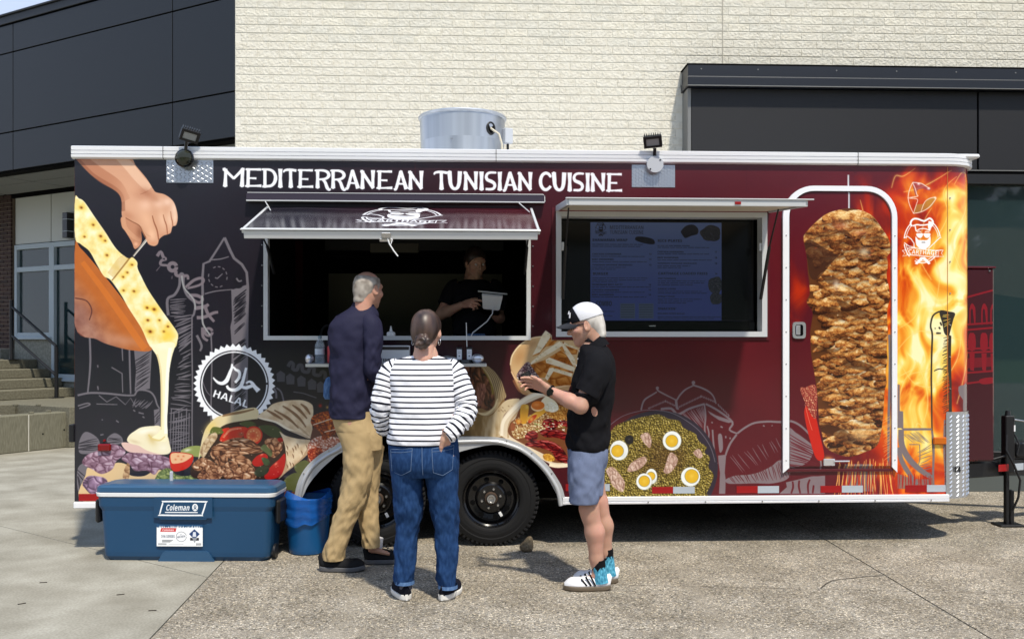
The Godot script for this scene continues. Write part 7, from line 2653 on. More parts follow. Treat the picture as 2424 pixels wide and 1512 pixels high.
	b.box(Vector3(0.026,0.15,0.0),Vector3(0.032,0.28,0.045),0.004)
	part("inner_tube",b,M.black_satin,jk)
	b = B.new()
	b.box(Vector3(0,0.010,0),Vector3(0.20,0.014,0.16),0.003)
	part("foot",b,M.black_satin,jk)
	b = B.new()
	b.tube(PackedVector3Array([Vector3(0.03,0.86,0.04),Vector3(0.10,0.85,0.05),Vector3(0.17,0.81,0.05),Vector3(0.21,0.84,0.05)]),0.007,8)
	b.rod(Vector3(0.21,0.83,0.05),Vector3(0.21,0.90,0.05),0.014,0.014,10)
	part("crank",b,M.steel,jk)
	b = B.new()
	b.box(Vector3(0.034,0.79,0.039),Vector3(0.012,0.05,0.003),0.0005)
	part("sticker",b,M.white_plastic,jk)
	b = B.new()
	b.tube(PackedVector3Array([Vector3(-0.04,0.74,0.05),Vector3(-0.055,0.62,0.07),Vector3(0.0,0.50,0.09),Vector3(0.05,0.38,0.09),Vector3(0.04,0.24,0.08),Vector3(0.01,0.13,0.05)]),0.009,8)
	b.tube(PackedVector3Array([Vector3(0.04,0.74,0.03),Vector3(0.065,0.66,0.05),Vector3(0.045,0.58,0.05)]),0.007,8)
	b.tube(PackedVector3Array([Vector3(-0.22,0.55,0.0),Vector3(-0.14,0.54,0.03),Vector3(-0.05,0.57,0.05)]),0.009,8)
	part("cable",b,M.black_satin,jk)
	b = B.new()
	b.box(Vector3(7.085,0.475,-0.572),Vector3(0.11,0.055,0.004),0.001,Basis(Vector3.UP,0.346))
	part("reflector",b,M.tape_red,t)
	b = B.new()
	b.box(Vector3(7.235,0.475,-0.627),Vector3(0.13,0.055,0.004),0.001,Basis(Vector3.UP,0.346))
	part("reflector",b,M.tape_white,t)
	for i in 14:
		var lk := B.new()
		var c := Vector3(7.42 - 0.010*i,0.62 - 0.030*i,-0.60 + 0.012*sin(i*2.0))
		var lp := PackedVector3Array()
		for j in 13:
			var a := TAU*j/12.0
			var q := Vector3(cos(a)*0.014,sin(a)*0.022,0)
			lp.append(c + (q if i % 2 == 0 else Vector3(0,q.y,q.x)))
		lk.tube(lp,0.0045,6)
		part("chain_link",lk,M.brass,t)
	# inside the kitchen
	b = B.new()
	b.box(Vector3(2.30,1.62,-2.075),Vector3(1.62,1.00,0.02))
	part("splashback",b,M.stainless,t)
	b = B.new()
	b.prism(pts("0 0 0.62 0 0.62 0.10 0.20 0.34 0 0.34"),-3.10,-1.55,Transform3D(Basis(Vector3(0,0,1),Vector3(0,1,0),Vector3(-1,0,0)),Vector3(0,2.28,-2.06)))
	part("hood",b,M.dark_metal,t)
	b = B.new()
	b.box(Vector3(2.15,2.30,-1.438),Vector3(0.42,0.085,0.012),0.003)
	part("hood_filter",b,M.stainless,t)
	b = B.new()
	b.box(Vector3(2.4,2.445,-1.42),Vector3(1.5,0.03,0.03),0.004)
	part("hood_rail",b,M.stainless,t)
	b = B.new()
	b.box(Vector3(2.20,1.34,-0.30),Vector3(1.75,0.03,0.44),0.004)
	b.box(Vector3(2.30,1.28,-1.75),Vector3(1.60,0.04,0.60),0.004)
	b.box(Vector3(2.30,0.86,-1.75),Vector3(1.56,0.78,0.56),0.004)
	part("counter",b,M.dark_metal,t)
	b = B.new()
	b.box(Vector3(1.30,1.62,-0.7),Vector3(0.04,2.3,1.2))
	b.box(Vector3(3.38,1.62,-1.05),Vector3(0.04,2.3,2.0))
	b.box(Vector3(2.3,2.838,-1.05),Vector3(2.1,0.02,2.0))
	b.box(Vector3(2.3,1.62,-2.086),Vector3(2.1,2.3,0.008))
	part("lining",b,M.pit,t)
	b = B.new()
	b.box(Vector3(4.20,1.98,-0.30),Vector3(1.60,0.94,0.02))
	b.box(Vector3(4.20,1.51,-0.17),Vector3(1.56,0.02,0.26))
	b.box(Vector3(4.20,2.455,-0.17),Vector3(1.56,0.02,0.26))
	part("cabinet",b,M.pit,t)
	for e in [[1.95,0.10,0.10],[2.62,0.08,0.14]]:
		b = B.new()
		b.lathe(pts("0.0 0.0 %f 0.0 %f %f %f %f 0.0 %f" % [e[1],e[1]*1.05,e[2],e[1]*0.3,e[2]*1.3,e[2]*1.35]),Transform3D(Basis.IDENTITY,Vector3(e[0],1.30,-1.7)),24)
		part("pot",b,M.dark_metal,t)
	b = B.new()
	var loop := PackedVector3Array()
	for i in 11:
		var a := PI*i/10.0
		loop.append(Vector3(1.72 + cos(a)*0.05,1.53 + sin(a)*0.08,-0.42))
	b.tube(loop,0.010,8)
	part("basket_handle",b,M.dark_metal,t)
	return t

# ---------------------------------------------------------------- ground and buildings
func gp(x: float,y: float) -> Vector2:
	# a point of the pavement, in metres to the right of and away from where one stands
	var z := 3600.0/(y - 850.0)
	return Vector2((x - 1280.0)*z/2400.0,-z)


func slab(poly: PackedVector2Array,parent: Node,m: Material,gap: float) -> void:
	for q in Geometry2D.offset_polygon(poly,-gap*0.5):
		var b := B.new()
		# poly is (x, z); turn it so that the prism's z points up
		var f := PackedVector2Array()
		for p in q:
			f.append(Vector2(p.x,-p.y))
		b.prism(f,-0.03,0.0,Transform3D(Basis(Vector3(1,0,0),Vector3(0,0,-1),Vector3(0,1,0)),Vector3.ZERO))
		part("slab",b,m,parent)


func cut(poly: PackedVector2Array,a: Vector2,c: Vector2,left: bool) -> PackedVector2Array:
	# keeps the part of a convex outline on one side of a line
	var out := PackedVector2Array()
	var d := c - a
	for i in poly.size():
		var p := poly[i]
		var q := poly[(i + 1) % poly.size()]
		var sp := d.cross(p - a)*(1.0 if left else -1.0)
		var sq := d.cross(q - a)*(1.0 if left else -1.0)
		if sp >= 0.0:
			out.append(p)
		if (sp > 0.0 and sq < 0.0) or (sp < 0.0 and sq > 0.0):
			out.append(p.lerp(q,sp/(sp - sq)))
	return out


func make_ground(M: Dictionary) -> void:
	var b := B.new()
	b.quad(Vector3(-400,-0.035,400),Vector3(400,-0.035,400),Vector3(400,-0.035,-400),Vector3(-400,-0.035,-400))
	struct("ground",b,M.joint)
	var all := PackedVector2Array([Vector2(-30,-40),Vector2(30,-40),Vector2(30,9),Vector2(-30,9)])
	# the long joints, each through two of its points
	var e0 := gp(373,1597)
	var e1 := gp(558,1402)
	var s0 := gp(2058,1345)
	var s1 := gp(2480,1597)
	var h0 := gp(640,1441)
	var h1 := gp(2100,1474)
	var c0 := gp(0,1315)
	var c1 := gp(243,1375)
	var conc := Node3D.new()
	conc.name = "concrete_pavement"
	conc.set_meta("kind","structure")
	add_child(conc)
	var aggr := Node3D.new()
	aggr.name = "aggregate_pavement"
	aggr.set_meta("kind","structure")
	add_child(aggr)
	# d x (p - a) is negative left of a line that runs away from the viewer
	var west := cut(all,e0,e1,false)
	var east := cut(all,e0,e1,true)
	slab(cut(west,c0,c1,true),conc,M.concrete,0.007)
	slab(cut(west,c0,c1,false),conc,M.concrete,0.007)
	for sd in [true,false]:
		var half := cut(east,s0,s1,sd)
		slab(cut(half,h0,h1,true),aggr,M.aggregate,0.010)
		slab(cut(half,h0,h1,false),aggr,M.aggregate,0.010)
	# a crack that wanders off a joint, and leaves and twigs
	var ck := B.new()
	var cp := PackedVector3Array()
	for p in [[2052,1472],[2066,1460],[2080,1453],[2100,1449],[2130,1446],[2170,1442],[2210,1439]]:
		var q := gp(p[0],p[1])
		cp.append(Vector3(q.x,0.0002,q.y))
	for i in cp.size() - 1:
		var d := (cp[i + 1] - cp[i]).normalized()
		var s := Vector3(-d.z,0,d.x)*0.004
		ck.facing(cp[i] - s,cp[i + 1] - s,cp[i + 1] + s,cp[i] + s,Vector3.UP)
	var cko := part("crack",ck,M.joint,aggr)
	cko.position.y = 0.002
	var lf := [[300,1487,0.4],[107,1457,0.2],[53,1510,0.7],[380,1527,0.1]]
	var spots := ["near the bottom left of the pavement","left of the blue cool box","at the left edge of the pavement","beside the joint of the pavement"]
	for i in lf.size():
		var q := gp(lf[i][0],lf[i][1])
		var t := B.new()
		t.box(Vector3.ZERO,Vector3(0.045,0.004,0.007),0.002)
		var o := part("twig",t,M.bark,self)
		o.transform = Transform3D(Basis(Vector3.UP,lf[i][2]),Vector3(q.x,0.003,q.y))
		tag(o, "small dark twig lying on smooth concrete " + spots[i], "twig","twigs on the concrete")
	# lawn, path and trees across the way, which the glass mirrors
	b = B.new()
	b.quad(Vector3(-120,0.02,90),Vector3(120,0.02,90),Vector3(120,0.02,13),Vector3(-120,0.02,13))
	var lawn := part("lawn",b,M.grass,self)
	lawn.set_meta("kind","structure")
	b = B.new()
	b.quad(Vector3(-120,-0.005,13),Vector3(120,-0.005,13),Vector3(120,-0.005,9),Vector3(-120,-0.005,9))
	struct("path",b,M.concrete)
	var rg := RandomNumberGenerator.new()
	rg.seed = 77
	b = B.new()
	for i in 130:
		var x := -104.0 + i*1.6 + rg.randf_range(-1,1)
		var g := Vector3(x,0,58 + rg.randf_range(-4,4))
		var h := rg.randf_range(10.0,14.5)
		for k in 110:
			var p := g + Vector3(rg.randf_range(-2.4,2.4),h*rg.randf_range(0.0,1.0),rg.randf_range(-2,2))
			var d := Vector3(rg.randf_range(-1,1),rg.randf_range(-1,1),rg.randf_range(-1,1)).normalized()
			var e := d.cross(Vector3.UP).normalized()
			b.tri(p - e*1.1,p + e*1.1,p + d*1.9)
	var tl := part("tree_belt",b,M.leaf,self)
	tl.set_meta("kind","stuff")
	tag(tl, "belt of dark trees across the lawn, mirrored in the glass","trees")
	tl.set_meta("kind","stuff")


func bricks(parent: Node3D,m: Array,rows: Array,z: float,h: float,depth: float,most: int,gap: Vector2,skip: Callable) -> void:
	# rows of [bottom, first edge, length, end]; the nearest in view single, the rest joined
	var rg := RandomNumberGenerator.new()
	rg.seed = 31
	var meshes := []
	var ln: float = rows[0][2]
	for i in 4:
		var b := B.new()
		var s := Vector3(ln - gap.x - 0.001*(i % 2),h - gap.y - 0.0008*(i/2),depth)
		b.box(Vector3.ZERO,s,gap.y*0.5)
		meshes.append(b.mesh())
	var rest := B.new()
	var made := 0
	for r in rows.size():
		var row: Array = rows[r]
		var x: float = row[1]
		while x < row[3] - 0.02:
			var w := minf(ln,row[3] - x)
			var x0 := x
			if x0 < row[4]:
				w -= row[4] - x0
				x0 = row[4]
			var c := Vector3(x0 + w*0.5,row[0] + h*0.5,z + depth*0.5 - 0.006 + rg.randf_range(-0.0012,0.0012))
			x += ln
			if w < 0.03 or skip.call(c):
				continue
			var whole := w > ln - 0.005
			var bs := Basis.from_euler(Vector3(rg.randf_range(-0.012,0.004),rg.randf_range(-0.003,0.003),rg.randf_range(-0.004,0.004)))
			if whole and row[5] and made < most:
				made += 1
				var o := piece("brick",meshes[rg.randi() % 4],m[rg.randi() % m.size()],parent)
				o.transform = Transform3D(bs,c)
			else:
				rest.box(c,Vector3(w - gap.x,h - gap.y,depth),gap.y*0.5,bs)
	if rest.v.size():
		var o := part("brickwork",rest,m[0],parent)
		o.set_meta("kind","stuff")


func make_white_building(M: Dictionary,xf: Transform3D) -> void:
	var t := thing("white_brick_building","cream painted brick building wall behind the food trailer","building",xf)
	var z := -2.6
	var b := B.new()
	b.box(Vector3(8.752,3.4,z - 0.1485),Vector3(16.5,6.8,0.30))
	part("wall",b,M.mortar,t)
	var rows := []
	var h := 0.0821
	for r in 44:
		var y := 4.762 - (r - 14)*h
		# those that the eye meets over the trailer's roof come first
		var seen := y > 3.36 and y < 4.95
		rows.append([y,0.504 - 0.213*(0.5 if r % 2 else 0.0) + (0.05 if r % 5 == 3 else 0.0),0.213,10.6,0.504,seen])
	var over := func(c: Vector3) -> bool:
		return (c.x > 4.93 and c.y < 4.19) or absf(c.x - 5.335) < 0.0
	bricks(t,[M.brick_a,M.brick_b,M.brick_c,M.brick_a],rows,z - 0.017,h,0.030,300,Vector2(0.0035,0.0075),over)
	b = B.new()
	b.box(Vector3(5.345,4.62,z + 0.0075),Vector3(0.010,0.86,0.012),0.002)
	part("control_joint",b,M.sealant,t)
	# drips and scrapes
	# the dark box that stands out of it at the right
	var d := thing("dark_clad_entrance","dark metal clad entrance with stepped cap and tall glazing right of the trailer","building",xf)
	var zf := -2.36
	b = B.new()
	b.box(Vector3(8.0,4.117,zf - 0.10),Vector3(6.14,0.125,0.30),0.004)
	part("cap_flashing",b,M.panel_navy,d)
	b = B.new()
	b.box(Vector3(8.0,4.188,zf - 0.12),Vector3(6.16,0.014,0.34),0.003)
	part("cap_top",b,M.pit,d)
	b = B.new()
	b.box(Vector3(8.0,4.012,zf - 0.07),Vector3(6.16,0.084,0.32),0.005)
	part("cap_flashing",b,M.panel_navy,d)
	b = B.new()
	b.box(Vector3(8.0,4.058,zf + 0.060),Vector3(6.15,0.006,0.05),0.001)
	b.box(Vector3(8.0,3.968,zf + 0.092),Vector3(6.17,0.008,0.02),0.001)
	part("drip_edge",b,M.edge_metal,d)
	for x in [5.06,5.62,6.40,7.0,7.6,8.2]:
		b = B.new()
		b.rod(Vector3(x,4.14,zf + 0.05),Vector3(x,4.14,zf + 0.054),0.008,0.006,8)
		part("screw",b,M.edge_metal,d)
	b = B.new()
	b.box(Vector3(4.955,3.57,zf - 0.12),Vector3(0.035,0.79,0.235),0.003)
	part("return_panel",b,M.edge_metal,d)
	for e in [[4.976,7.838],[7.856,11.0]]:
		b = B.new()
		b.box(Vector3((e[0] + e[1])/2.0,3.575,zf - 0.012),Vector3(e[1] - e[0],0.775,0.024),0.003)
		part("panel",b,M.panel_dark,d)
	b = B.new()
	b.box(Vector3(8.0,3.57,zf - 0.13),Vector3(6.0,0.77,0.20))
	b.box(Vector3(8.0,3.165,zf - 0.12),Vector3(6.0,0.03,0.22))
	part("backing",b,M.pit,d)
	b = B.new()
	b.box(Vector3(8.0,3.182,zf - 0.003),Vector3(6.02,0.010,0.010),0.001)
	part("drip_edge",b,M.edge_metal,d)
	b = B.new()
	for x in [7.60,9.6]:
		b.box(Vector3(x,1.6,zf - 0.06),Vector3(0.10,3.08,0.10),0.004)
	b.box(Vector3(8.0,3.10,zf - 0.06),Vector3(6.0,0.10,0.10),0.004)
	part("glazing_frame",b,M.black_satin,d)
	b = B.new()
	b.box(Vector3(7.70,1.6,zf - 0.09),Vector3(0.07,2.9,0.06),0.003)
	part("jamb",b,M.bronze,d)
	b = B.new()
	b.box(Vector3(8.0,0.085,zf - 0.04),Vector3(6.0,0.17,0.12),0.004)
	b.box(Vector3(8.0,0.185,zf - 0.03),Vector3(6.0,0.012,0.13),0.002)
	part("sill",b,M.grey_paint_dark,d)
	b = B.new()
	b.box(Vector3(8.62,1.62,zf - 0.10),Vector3(1.84,2.86,0.012))
	part("glass_pane",b,M.window_glass,d)
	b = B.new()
	b.prism(pts("7.72 0.2 9.54 0.2 9.54 1.80 8.6 1.90 7.72 2.02"),zf - 0.20,zf - 0.19)  # pale sloped panel added behind the glass in place of a bright reflection
	part("reflection_panel",b,M.reflection_panel,d)
	b = B.new()
	b.box(Vector3(6.0,1.6,zf - 0.12),Vector3(3.1,3.0,0.06))
	part("dark_infill",b,M.panel_dark,d)
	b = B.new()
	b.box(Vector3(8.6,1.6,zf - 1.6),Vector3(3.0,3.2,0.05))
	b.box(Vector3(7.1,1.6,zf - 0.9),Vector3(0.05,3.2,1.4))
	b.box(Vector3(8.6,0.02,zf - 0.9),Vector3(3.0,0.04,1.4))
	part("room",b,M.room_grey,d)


func make_left_building(M: Dictionary) -> void:
	# axes: x along the front towards the viewer's right, z out of it
	var r := Vector3(0.864,0,0.504)
	var n := Vector3(-0.504,0,0.864)
	var xf := Transform3D(Basis(r,Vector3.UP,n).orthonormalized(),Vector3(-3.5125,0,-12.125))
	var t := thing("dark_panelled_building","dark metal panelled building with an overhang and windows at the far left","building",xf)
	var b := B.new()
	b.box(Vector3(-4.3,5.22,-0.9),Vector3(9.4,2.36,1.74))
	part("backing",b,M.pit,t)
	var xs := [-9.0,-4.652,-1.141,0.55]
	var ys := [4.06,4.643,5.845,6.275]
	for i in 3:
		for j in 3:
			b = B.new()
			b.box(Vector3((xs[i] + xs[i + 1])/2.0,(ys[j] + ys[j + 1])/2.0,-0.015),Vector3(xs[i + 1] - xs[i] - 0.016,ys[j + 1] - ys[j] - 0.018,0.03),0.003)
			part("panel",b,M.panel_slate,t)
	b = B.new()
	b.box(Vector3(-4.2,6.35,-0.02),Vector3(9.6,0.125,0.08),0.006)
	part("coping",b,M.panel_slate,t)
	b = B.new()
	b.box(Vector3(-4.2,6.42,-0.5),Vector3(9.6,0.03,1.1),0.006)
	part("roof",b,M.panel_slate,t)
	var k := 0
	for x in [-8.6,-6.85,-5.15,-3.45,-1.75,-0.05]:
		for e in [[-0.45,0.42],[-1.0,0.60]]:
			b = B.new()
			b.box(Vector3(x + 0.84,4.035,e[0] + 0.02),Vector3(1.67,0.02,e[1]),0.002)
			part("soffit_panel",b,M.soffit,t)
	b = B.new()
	b.box(Vector3(-5.2,4.02,-1.37),Vector3(5.6,0.10,0.05))
	part("shadow_gap",b,M.pit,t)
	for e in [[-6.79,-5.80],[-5.78,-4.30],[-4.28,-2.8],[-2.78,-1.0]]:
		b = B.new()
		b.box(Vector3((e[0] + e[1])/2.0,3.575,-1.41),Vector3(e[1] - e[0],0.82,0.03),0.003)
		part("wall_panel",b,M.panel_cream,t)
	b = B.new()
	b.box(Vector3(-4.6,2.6,-1.62),Vector3(6.0,3.4,0.04))
	b.box(Vector3(-4.6,1.0,-2.2),Vector3(6.0,0.04,1.2))
	part("room",b,M.pit,t)
	# windows
	var wn := 0
	for e in [[-6.78,-5.745],[-5.745,-4.70],[-4.70,-3.6]]:
		var low := 1.55 if wn == 0 else 0.85
		var w := Node3D.new()
		w.name = "window"
		t.add_child(w,true)
		b = B.new()
		for x in [e[0] + 0.035,e[1] - 0.03]:
			b.box(Vector3(x,(low + 3.15)/2.0,-1.40),Vector3(0.07,3.15 - low,0.07),0.004)
		for y in [low + 0.035,2.72,3.11]:
			b.box(Vector3((e[0] + e[1])/2.0,y,-1.402),Vector3(e[1] - e[0] - 0.13,0.085,0.066),0.004)
		part("frame",b,M.frame_grey,w)
		for y in [[low + 0.07,2.68],[2.76,3.07]]:
			b = B.new()
			b.box(Vector3((e[0] + e[1])/2.0,(y[0] + y[1])/2.0,-1.425),Vector3(e[1] - e[0] - 0.13,y[1] - y[0],0.010))
			part("glass_pane",b,M.window_glass,w)
		b = B.new()
		b.box(Vector3((e[0] + e[1])/2.0,low - 0.02,-1.38),Vector3(e[1] - e[0],0.04,0.12),0.004)
		part("sill",b,M.frame_grey,w)
		b = B.new()
		b.box(Vector3((e[0] + e[1])/2.0,low/2.0 - 0.02,-1.42),Vector3(e[1] - e[0],low,0.10),0.003)
		part("plinth",b,M.concrete_wall,t)
		wn += 1
	# wall lamp
	b = B.new()
	b.box(Vector3(-5.24,3.40,-1.33),Vector3(0.13,0.42,0.13),0.006)
	part("wall_lamp",b,M.black_gloss,t)
	for y in [3.30,3.50]:
		b = B.new()
		b.box(Vector3(-5.24,y,-1.33),Vector3(0.134,0.012,0.134),0.002)
		part("lamp_band",b,M.frame_grey,t)
	# dark brick pier
	b = B.new()
	b.box(Vector3(-8.2,2.4,-1.50),Vector3(2.7,3.4,0.3))
	part("pier",b,M.mortar_tan,t)
	var rows := []
	for i in 38:
		var y := 1.36 + i*0.0705
		rows.append([y,-9.5 - 0.107*(i % 2),0.214,-6.83,-9.5,y < 3.6])
	bricks(t,[M.brown_a,M.brown_b,M.brown_c],rows,-1.365,0.0705,0.035,170,Vector2(0.010,0.011),func(c: Vector3) -> bool: return c.x < -7.75)
	b = B.new()
	b.box(Vector3(-8.2,1.26,-1.32),Vector3(2.75,0.17,0.36),0.006)
	part("plinth",b,M.concrete_wall,t)
	# steps climbing along the front
	var st := thing("steps","four concrete steps climbing left to the building entrance","steps",xf)
	for i in 4:
		b = B.new()
		var x1 := -5.05 - i*0.35
		var y := 0.57 + (i + 1)*0.151
		b.box(Vector3((x1 - 9.2)/2.0,y - 0.0755,1.15),Vector3(x1 + 9.2,0.151,5.0),0.012)
		part("step",b,M.concrete_step,st)
	var ld := thing("landing","raised concrete landing at the foot of the steps","landing",xf)
	b = B.new()
	b.box(Vector3(-4.0,0.285,-0.55),Vector3(2.2,0.57,1.65),0.01)
	b.box(Vector3(-4.6,0.285,2.2),Vector3(1.0,0.57,3.8),0.01)
	part("platform",b,M.concrete_step,ld)
	var rw := thing("retaining_wall","low board-marked concrete retaining wall with a planter behind it, left of the trailer","wall",xf)
	b = B.new()
	b.box(Vector3(-3.10,0.25,0.9),Vector3(0.22,0.50,3.4),0.012)
	part("wall",b,M.board_concrete,rw)
	b = B.new()
	b.box(Vector3(-3.62,0.19,2.0),Vector3(0.84,0.38,3.0))
	part("soil",b,M.soil,rw)
	b = B.new()
	b.box(Vector3(-2.985,0.25,0.83),Vector3(0.006,0.49,0.014),0.001)
	part("movement_joint",b,M.sealant_pale,rw)
	for e in [[-2.988,0.22,0.62],[-2.988,0.25,0.30],[-2.988,0.26,0.20],[-2.988,0.28,0.02]]:
		b = B.new()
		b.rod(Vector3(e[0] - 0.02,e[1],e[2]),Vector3(e[0] + 0.0005,e[1],e[2]),0.012,0.012,10)
		part("tie_hole",b,M.pit,rw)
	for e in [[-3.05,0.75],[-3.12,0.45],[-3.02,0.18],[-3.5,0.35],[-3.8,0.5]]:
		b = B.new()
		b.box(Vector3(e[0],0.512 if e[0] > -3.3 else 0.58,e[1]),Vector3(0.045,0.035,0.06),0.006)
		part("wedge_block",b,M.concrete_step,rw)
	var rg := RandomNumberGenerator.new()
	rg.seed = 9
	b = B.new()
	for i in 120:
		b.box(Vector3(rg.randf_range(-3.9,-3.3),0.39 + rg.randf_range(0.0,0.05),rg.randf_range(0.6,3.0)),Vector3.ONE*rg.randf_range(0.02,0.07),0.008,Basis.from_euler(Vector3(rg.randf()*3,rg.randf()*3,rg.randf()*3)))
	var rb := part("rubble",b,M.pale_stone,rw)
	rb.set_meta("kind","stuff")
	# handrail
	var hr := thing("handrail","black steel handrail down the concrete steps","handrail",xf)
	for e in [[-4.95,0.57,0.83],[-6.15,1.17,1.0]]:
		b = B.new()
		b.rod(Vector3(e[0],e[1],-0.92),Vector3(e[0],e[1] + e[2],-0.92),0.030,0.030,14)
		part("post",b,M.black_satin,hr)
		b = B.new()
		b.box(Vector3(e[0],e[1] + 0.006,-0.92),Vector3(0.17,0.012,0.17),0.003)
		part("base_plate",b,M.black_satin,hr)
	for e in [[1.40,2.06],[0.93,1.58]]:
		b = B.new()
		b.rod(Vector3(-4.95,e[0],-0.92),Vector3(-6.15,e[1],-0.92),0.022,0.022,12)
		part("rail",b,M.black_satin,hr)

# ---------------------------------------------------------------- things that stand about
func rrect(x0: float,y0: float,x1: float,y1: float,r: float,n := 5) -> PackedVector2Array:
	var q := PackedVector2Array()
	for c in [[x1 - r,y1 - r,0.0],[x0 + r,y1 - r,1.0],[x0 + r,y0 + r,2.0],[x1 - r,y0 + r,3.0]]:
		for i in n + 1:
			var a: float = (c[2] + float(i)/n)*PI/2.0
			q.append(Vector2(c[0] + r*cos(a),c[1] + r*sin(a)))
	return q


func stack(b: B,levels: Array,cap0 := true,cap1 := true) -> void:
	# rounded-rectangle sections one over the other: [height, half width, half depth, corner, z shift]
	var rings := []
	for l in levels:
		var q := PackedVector3Array()
		for p in rrect(-l[1],-l[2],l[1],l[2],l[3],6):
			q.append(Vector3(p.x,l[0],-p.y + (l[4] if l.size() > 4 else 0.0)))
		rings.append(q)
	b.loft(rings,cap0,cap1)


func crisp(b: B,levels: Array) -> void:
	for i in levels.size() - 1:
		stack(b,[levels[i],levels[i + 1]],i == 0,i == levels.size() - 2)


func make_cooler(M: Dictionary) -> void:
	var t := thing("cool_box","large blue cool box with a white band and white logo","cool box",Transform3D(Basis(Vector3.UP,-0.03),Vector3(-2.215,0,-6.655)))
	var b := B.new()
	crisp(b,[[0.0,0.545,0.122,0.05],[0.03,0.568,0.140,0.05],[0.06,0.572,0.143,0.05],[0.34,0.588,0.150,0.05],[0.372,0.605,0.156,0.05],[0.440,0.610,0.158,0.05]])
	part("tub",b,M.cooler_blue,t)
	b = B.new()
	crisp(b,[[0.435,0.606,0.156,0.05],[0.440,0.618,0.164,0.05],[0.462,0.622,0.166,0.05],[0.466,0.612,0.160,0.05]])
	part("white_band",b,M.white_plastic,t)
	b = B.new()
	crisp(b,[[0.464,0.610,0.160,0.05],[0.470,0.622,0.166,0.06],[0.500,0.618,0.163,0.06],[0.512,0.600,0.150,0.06],[0.515,0.585,0.140,0.06],[0.510,0.560,0.118,0.06],[0.516,0.540,0.105,0.06]])
	part("lid",b,M.cooler_lid,t)
	b = B.new()
	b.prism(pts("-0.205 0.435 0.195 0.435 0.165 0.300 0.150 0.287 -0.160 0.287 -0.175 0.300"),0.148,0.168)
	part("logo_panel",b,M.cooler_blue,t)
	b = B.new()
	b.prism(pts("-0.185 0.0 -0.150 0.060 -0.135 0.070 0.150 0.070 0.165 0.060 0.200 0.0"),0.130,0.153)
	part("grip_recess",b,M.cooler_lid,t)
	b = B.new()
	b.quad(Vector3(-0.205,0.298,0.1695),Vector3(0.195,0.298,0.1695),Vector3(0.195,0.428,0.1695),Vector3(-0.205,0.428,0.1695))
	var pd := Pad.new(400,130,rgb(24,66,100))
	var w := rgb(246,248,250)
	var o := pts("70 14 346 14 360 26 334 108 322 116 46 116 36 106 58 24")
	pd.fill(Pad.curve(o,true,3),w)
	pd.fill(Pad.curve(pts("76 24 338 24 348 32 326 100 316 106 54 106 47 98 66 32"),true,3),rgb(24,66,100))
	pd.text("Coleman","Droid Sans",Vector2(82,80),42,w,158,0.0,0.18,700)
	pd.line(pts("76 92 300 92"),w,7)
	pd.fill(pd.disc(282,58,20,25),w)
	pd.fill(pd.disc(282,54,9,12),rgb(24,66,100))
	pd.fill(pd.disc(282,53,4,6),w)
	pd.line(pts("270 72 282 66 294 72"),rgb(24,66,100),4)
	var pm := mat(Color.WHITE,0.5)
	pm.albedo_texture = pd.bake()
	part("logo",b,pm,t)
	pd = Pad.new(344,172,rgb(246,247,248))
	pd.fill(pts("0 0 344 0 344 26 0 26"),rgb(22,74,116))
	for i in 46:
		var x := i*7.6 + pd.rng.randf_range(-2,2)
		pd.fill(pts("%f 34 %f %f %f 34" % [x - 5,x,pd.rng.randf_range(4,20),x + 5]),rgb(246,247,248))
	pd.fill(pts("0 30 344 30 344 60 0 60"),rgb(246,247,248))
	pd.fill(pts("34 28 148 28 142 58 26 58"),rgb(206,60,60))
	pd.text("Coleman","Droid Sans",Vector2(42,52),18,rgb(250,240,240),84,0.0,0.15,700)
	pd.text("316 SERIES","Droid Sans",Vector2(34,104),20,rgb(50,66,92),100,0.0,0.0,700)
	pd.line(pd.disc(184,96,38,38),rgb(60,70,90),3)
	pd.text("WICHITA","Droid Sans",Vector2(154,108),15,rgb(50,60,84),62,-0.15,0.0,700)
	pd.text("EST.","Droid Sans",Vector2(174,84),8,rgb(60,70,90))
	pd.fill(pts("282 36 322 74 282 118 242 74"),rgb(30,60,110))
	pd.fill(pts("272 58 292 58 296 96 268 96"),rgb(220,226,236))
	pd.fill(pts("250 104 316 104 316 126 250 126"),rgb(30,34,44))
	pd.fill(pts("264 104 302 104 284 146"),rgb(150,154,160))
	for i in 3:
		pd.line(PackedVector2Array([Vector2(40,124 + i*7),Vector2(122 - i*10,124 + i*7)]),rgb(40,44,54),4)
	for i in 9:
		pd.line(PackedVector2Array([Vector2(14 + i*7,148),Vector2(14 + i*7,162)]),rgb(60,62,70),3.5)
	pd.line(pts("90 156 200 156"),rgb(170,172,178),3)
	for i in 5:
		pd.line(PackedVector2Array([Vector2(298 + i*8,146),Vector2(298 + i*8,164)]),rgb(50,50,56),4)
	pm = mat(Color.WHITE,0.55)
	pm.albedo_texture = pd.bake()
	b = B.new()
	b.quad(Vector3(-0.190,0.104,0.1575),Vector3(0.125,0.104,0.1575),Vector3(0.125,0.252,0.1575),Vector3(-0.190,0.252,0.1575))
	b.box(Vector3(-0.0325,0.178,0.152),Vector3(0.314,0.147,0.010))
	b.quad(Vector3(-0.19,0.104,0.158),Vector3(0.125,0.104,0.158),Vector3(0.125,0.252,0.158),Vector3(-0.19,0.252,0.158))
	b = B.new()
	b.quad(Vector3(-0.19,0.104,0.158),Vector3(0.125,0.104,0.158),Vector3(0.125,0.252,0.158),Vector3(-0.19,0.252,0.158))
	part("label",b,pm,t)
	for sx in [-1.0,1.0]:
		b = B.new()
		b.box(Vector3(0.622*sx,0.33,0.02),Vector3(0.035,0.16,0.18),0.012)
		part("handle",b,M.black_satin,t)
	b = B.new()
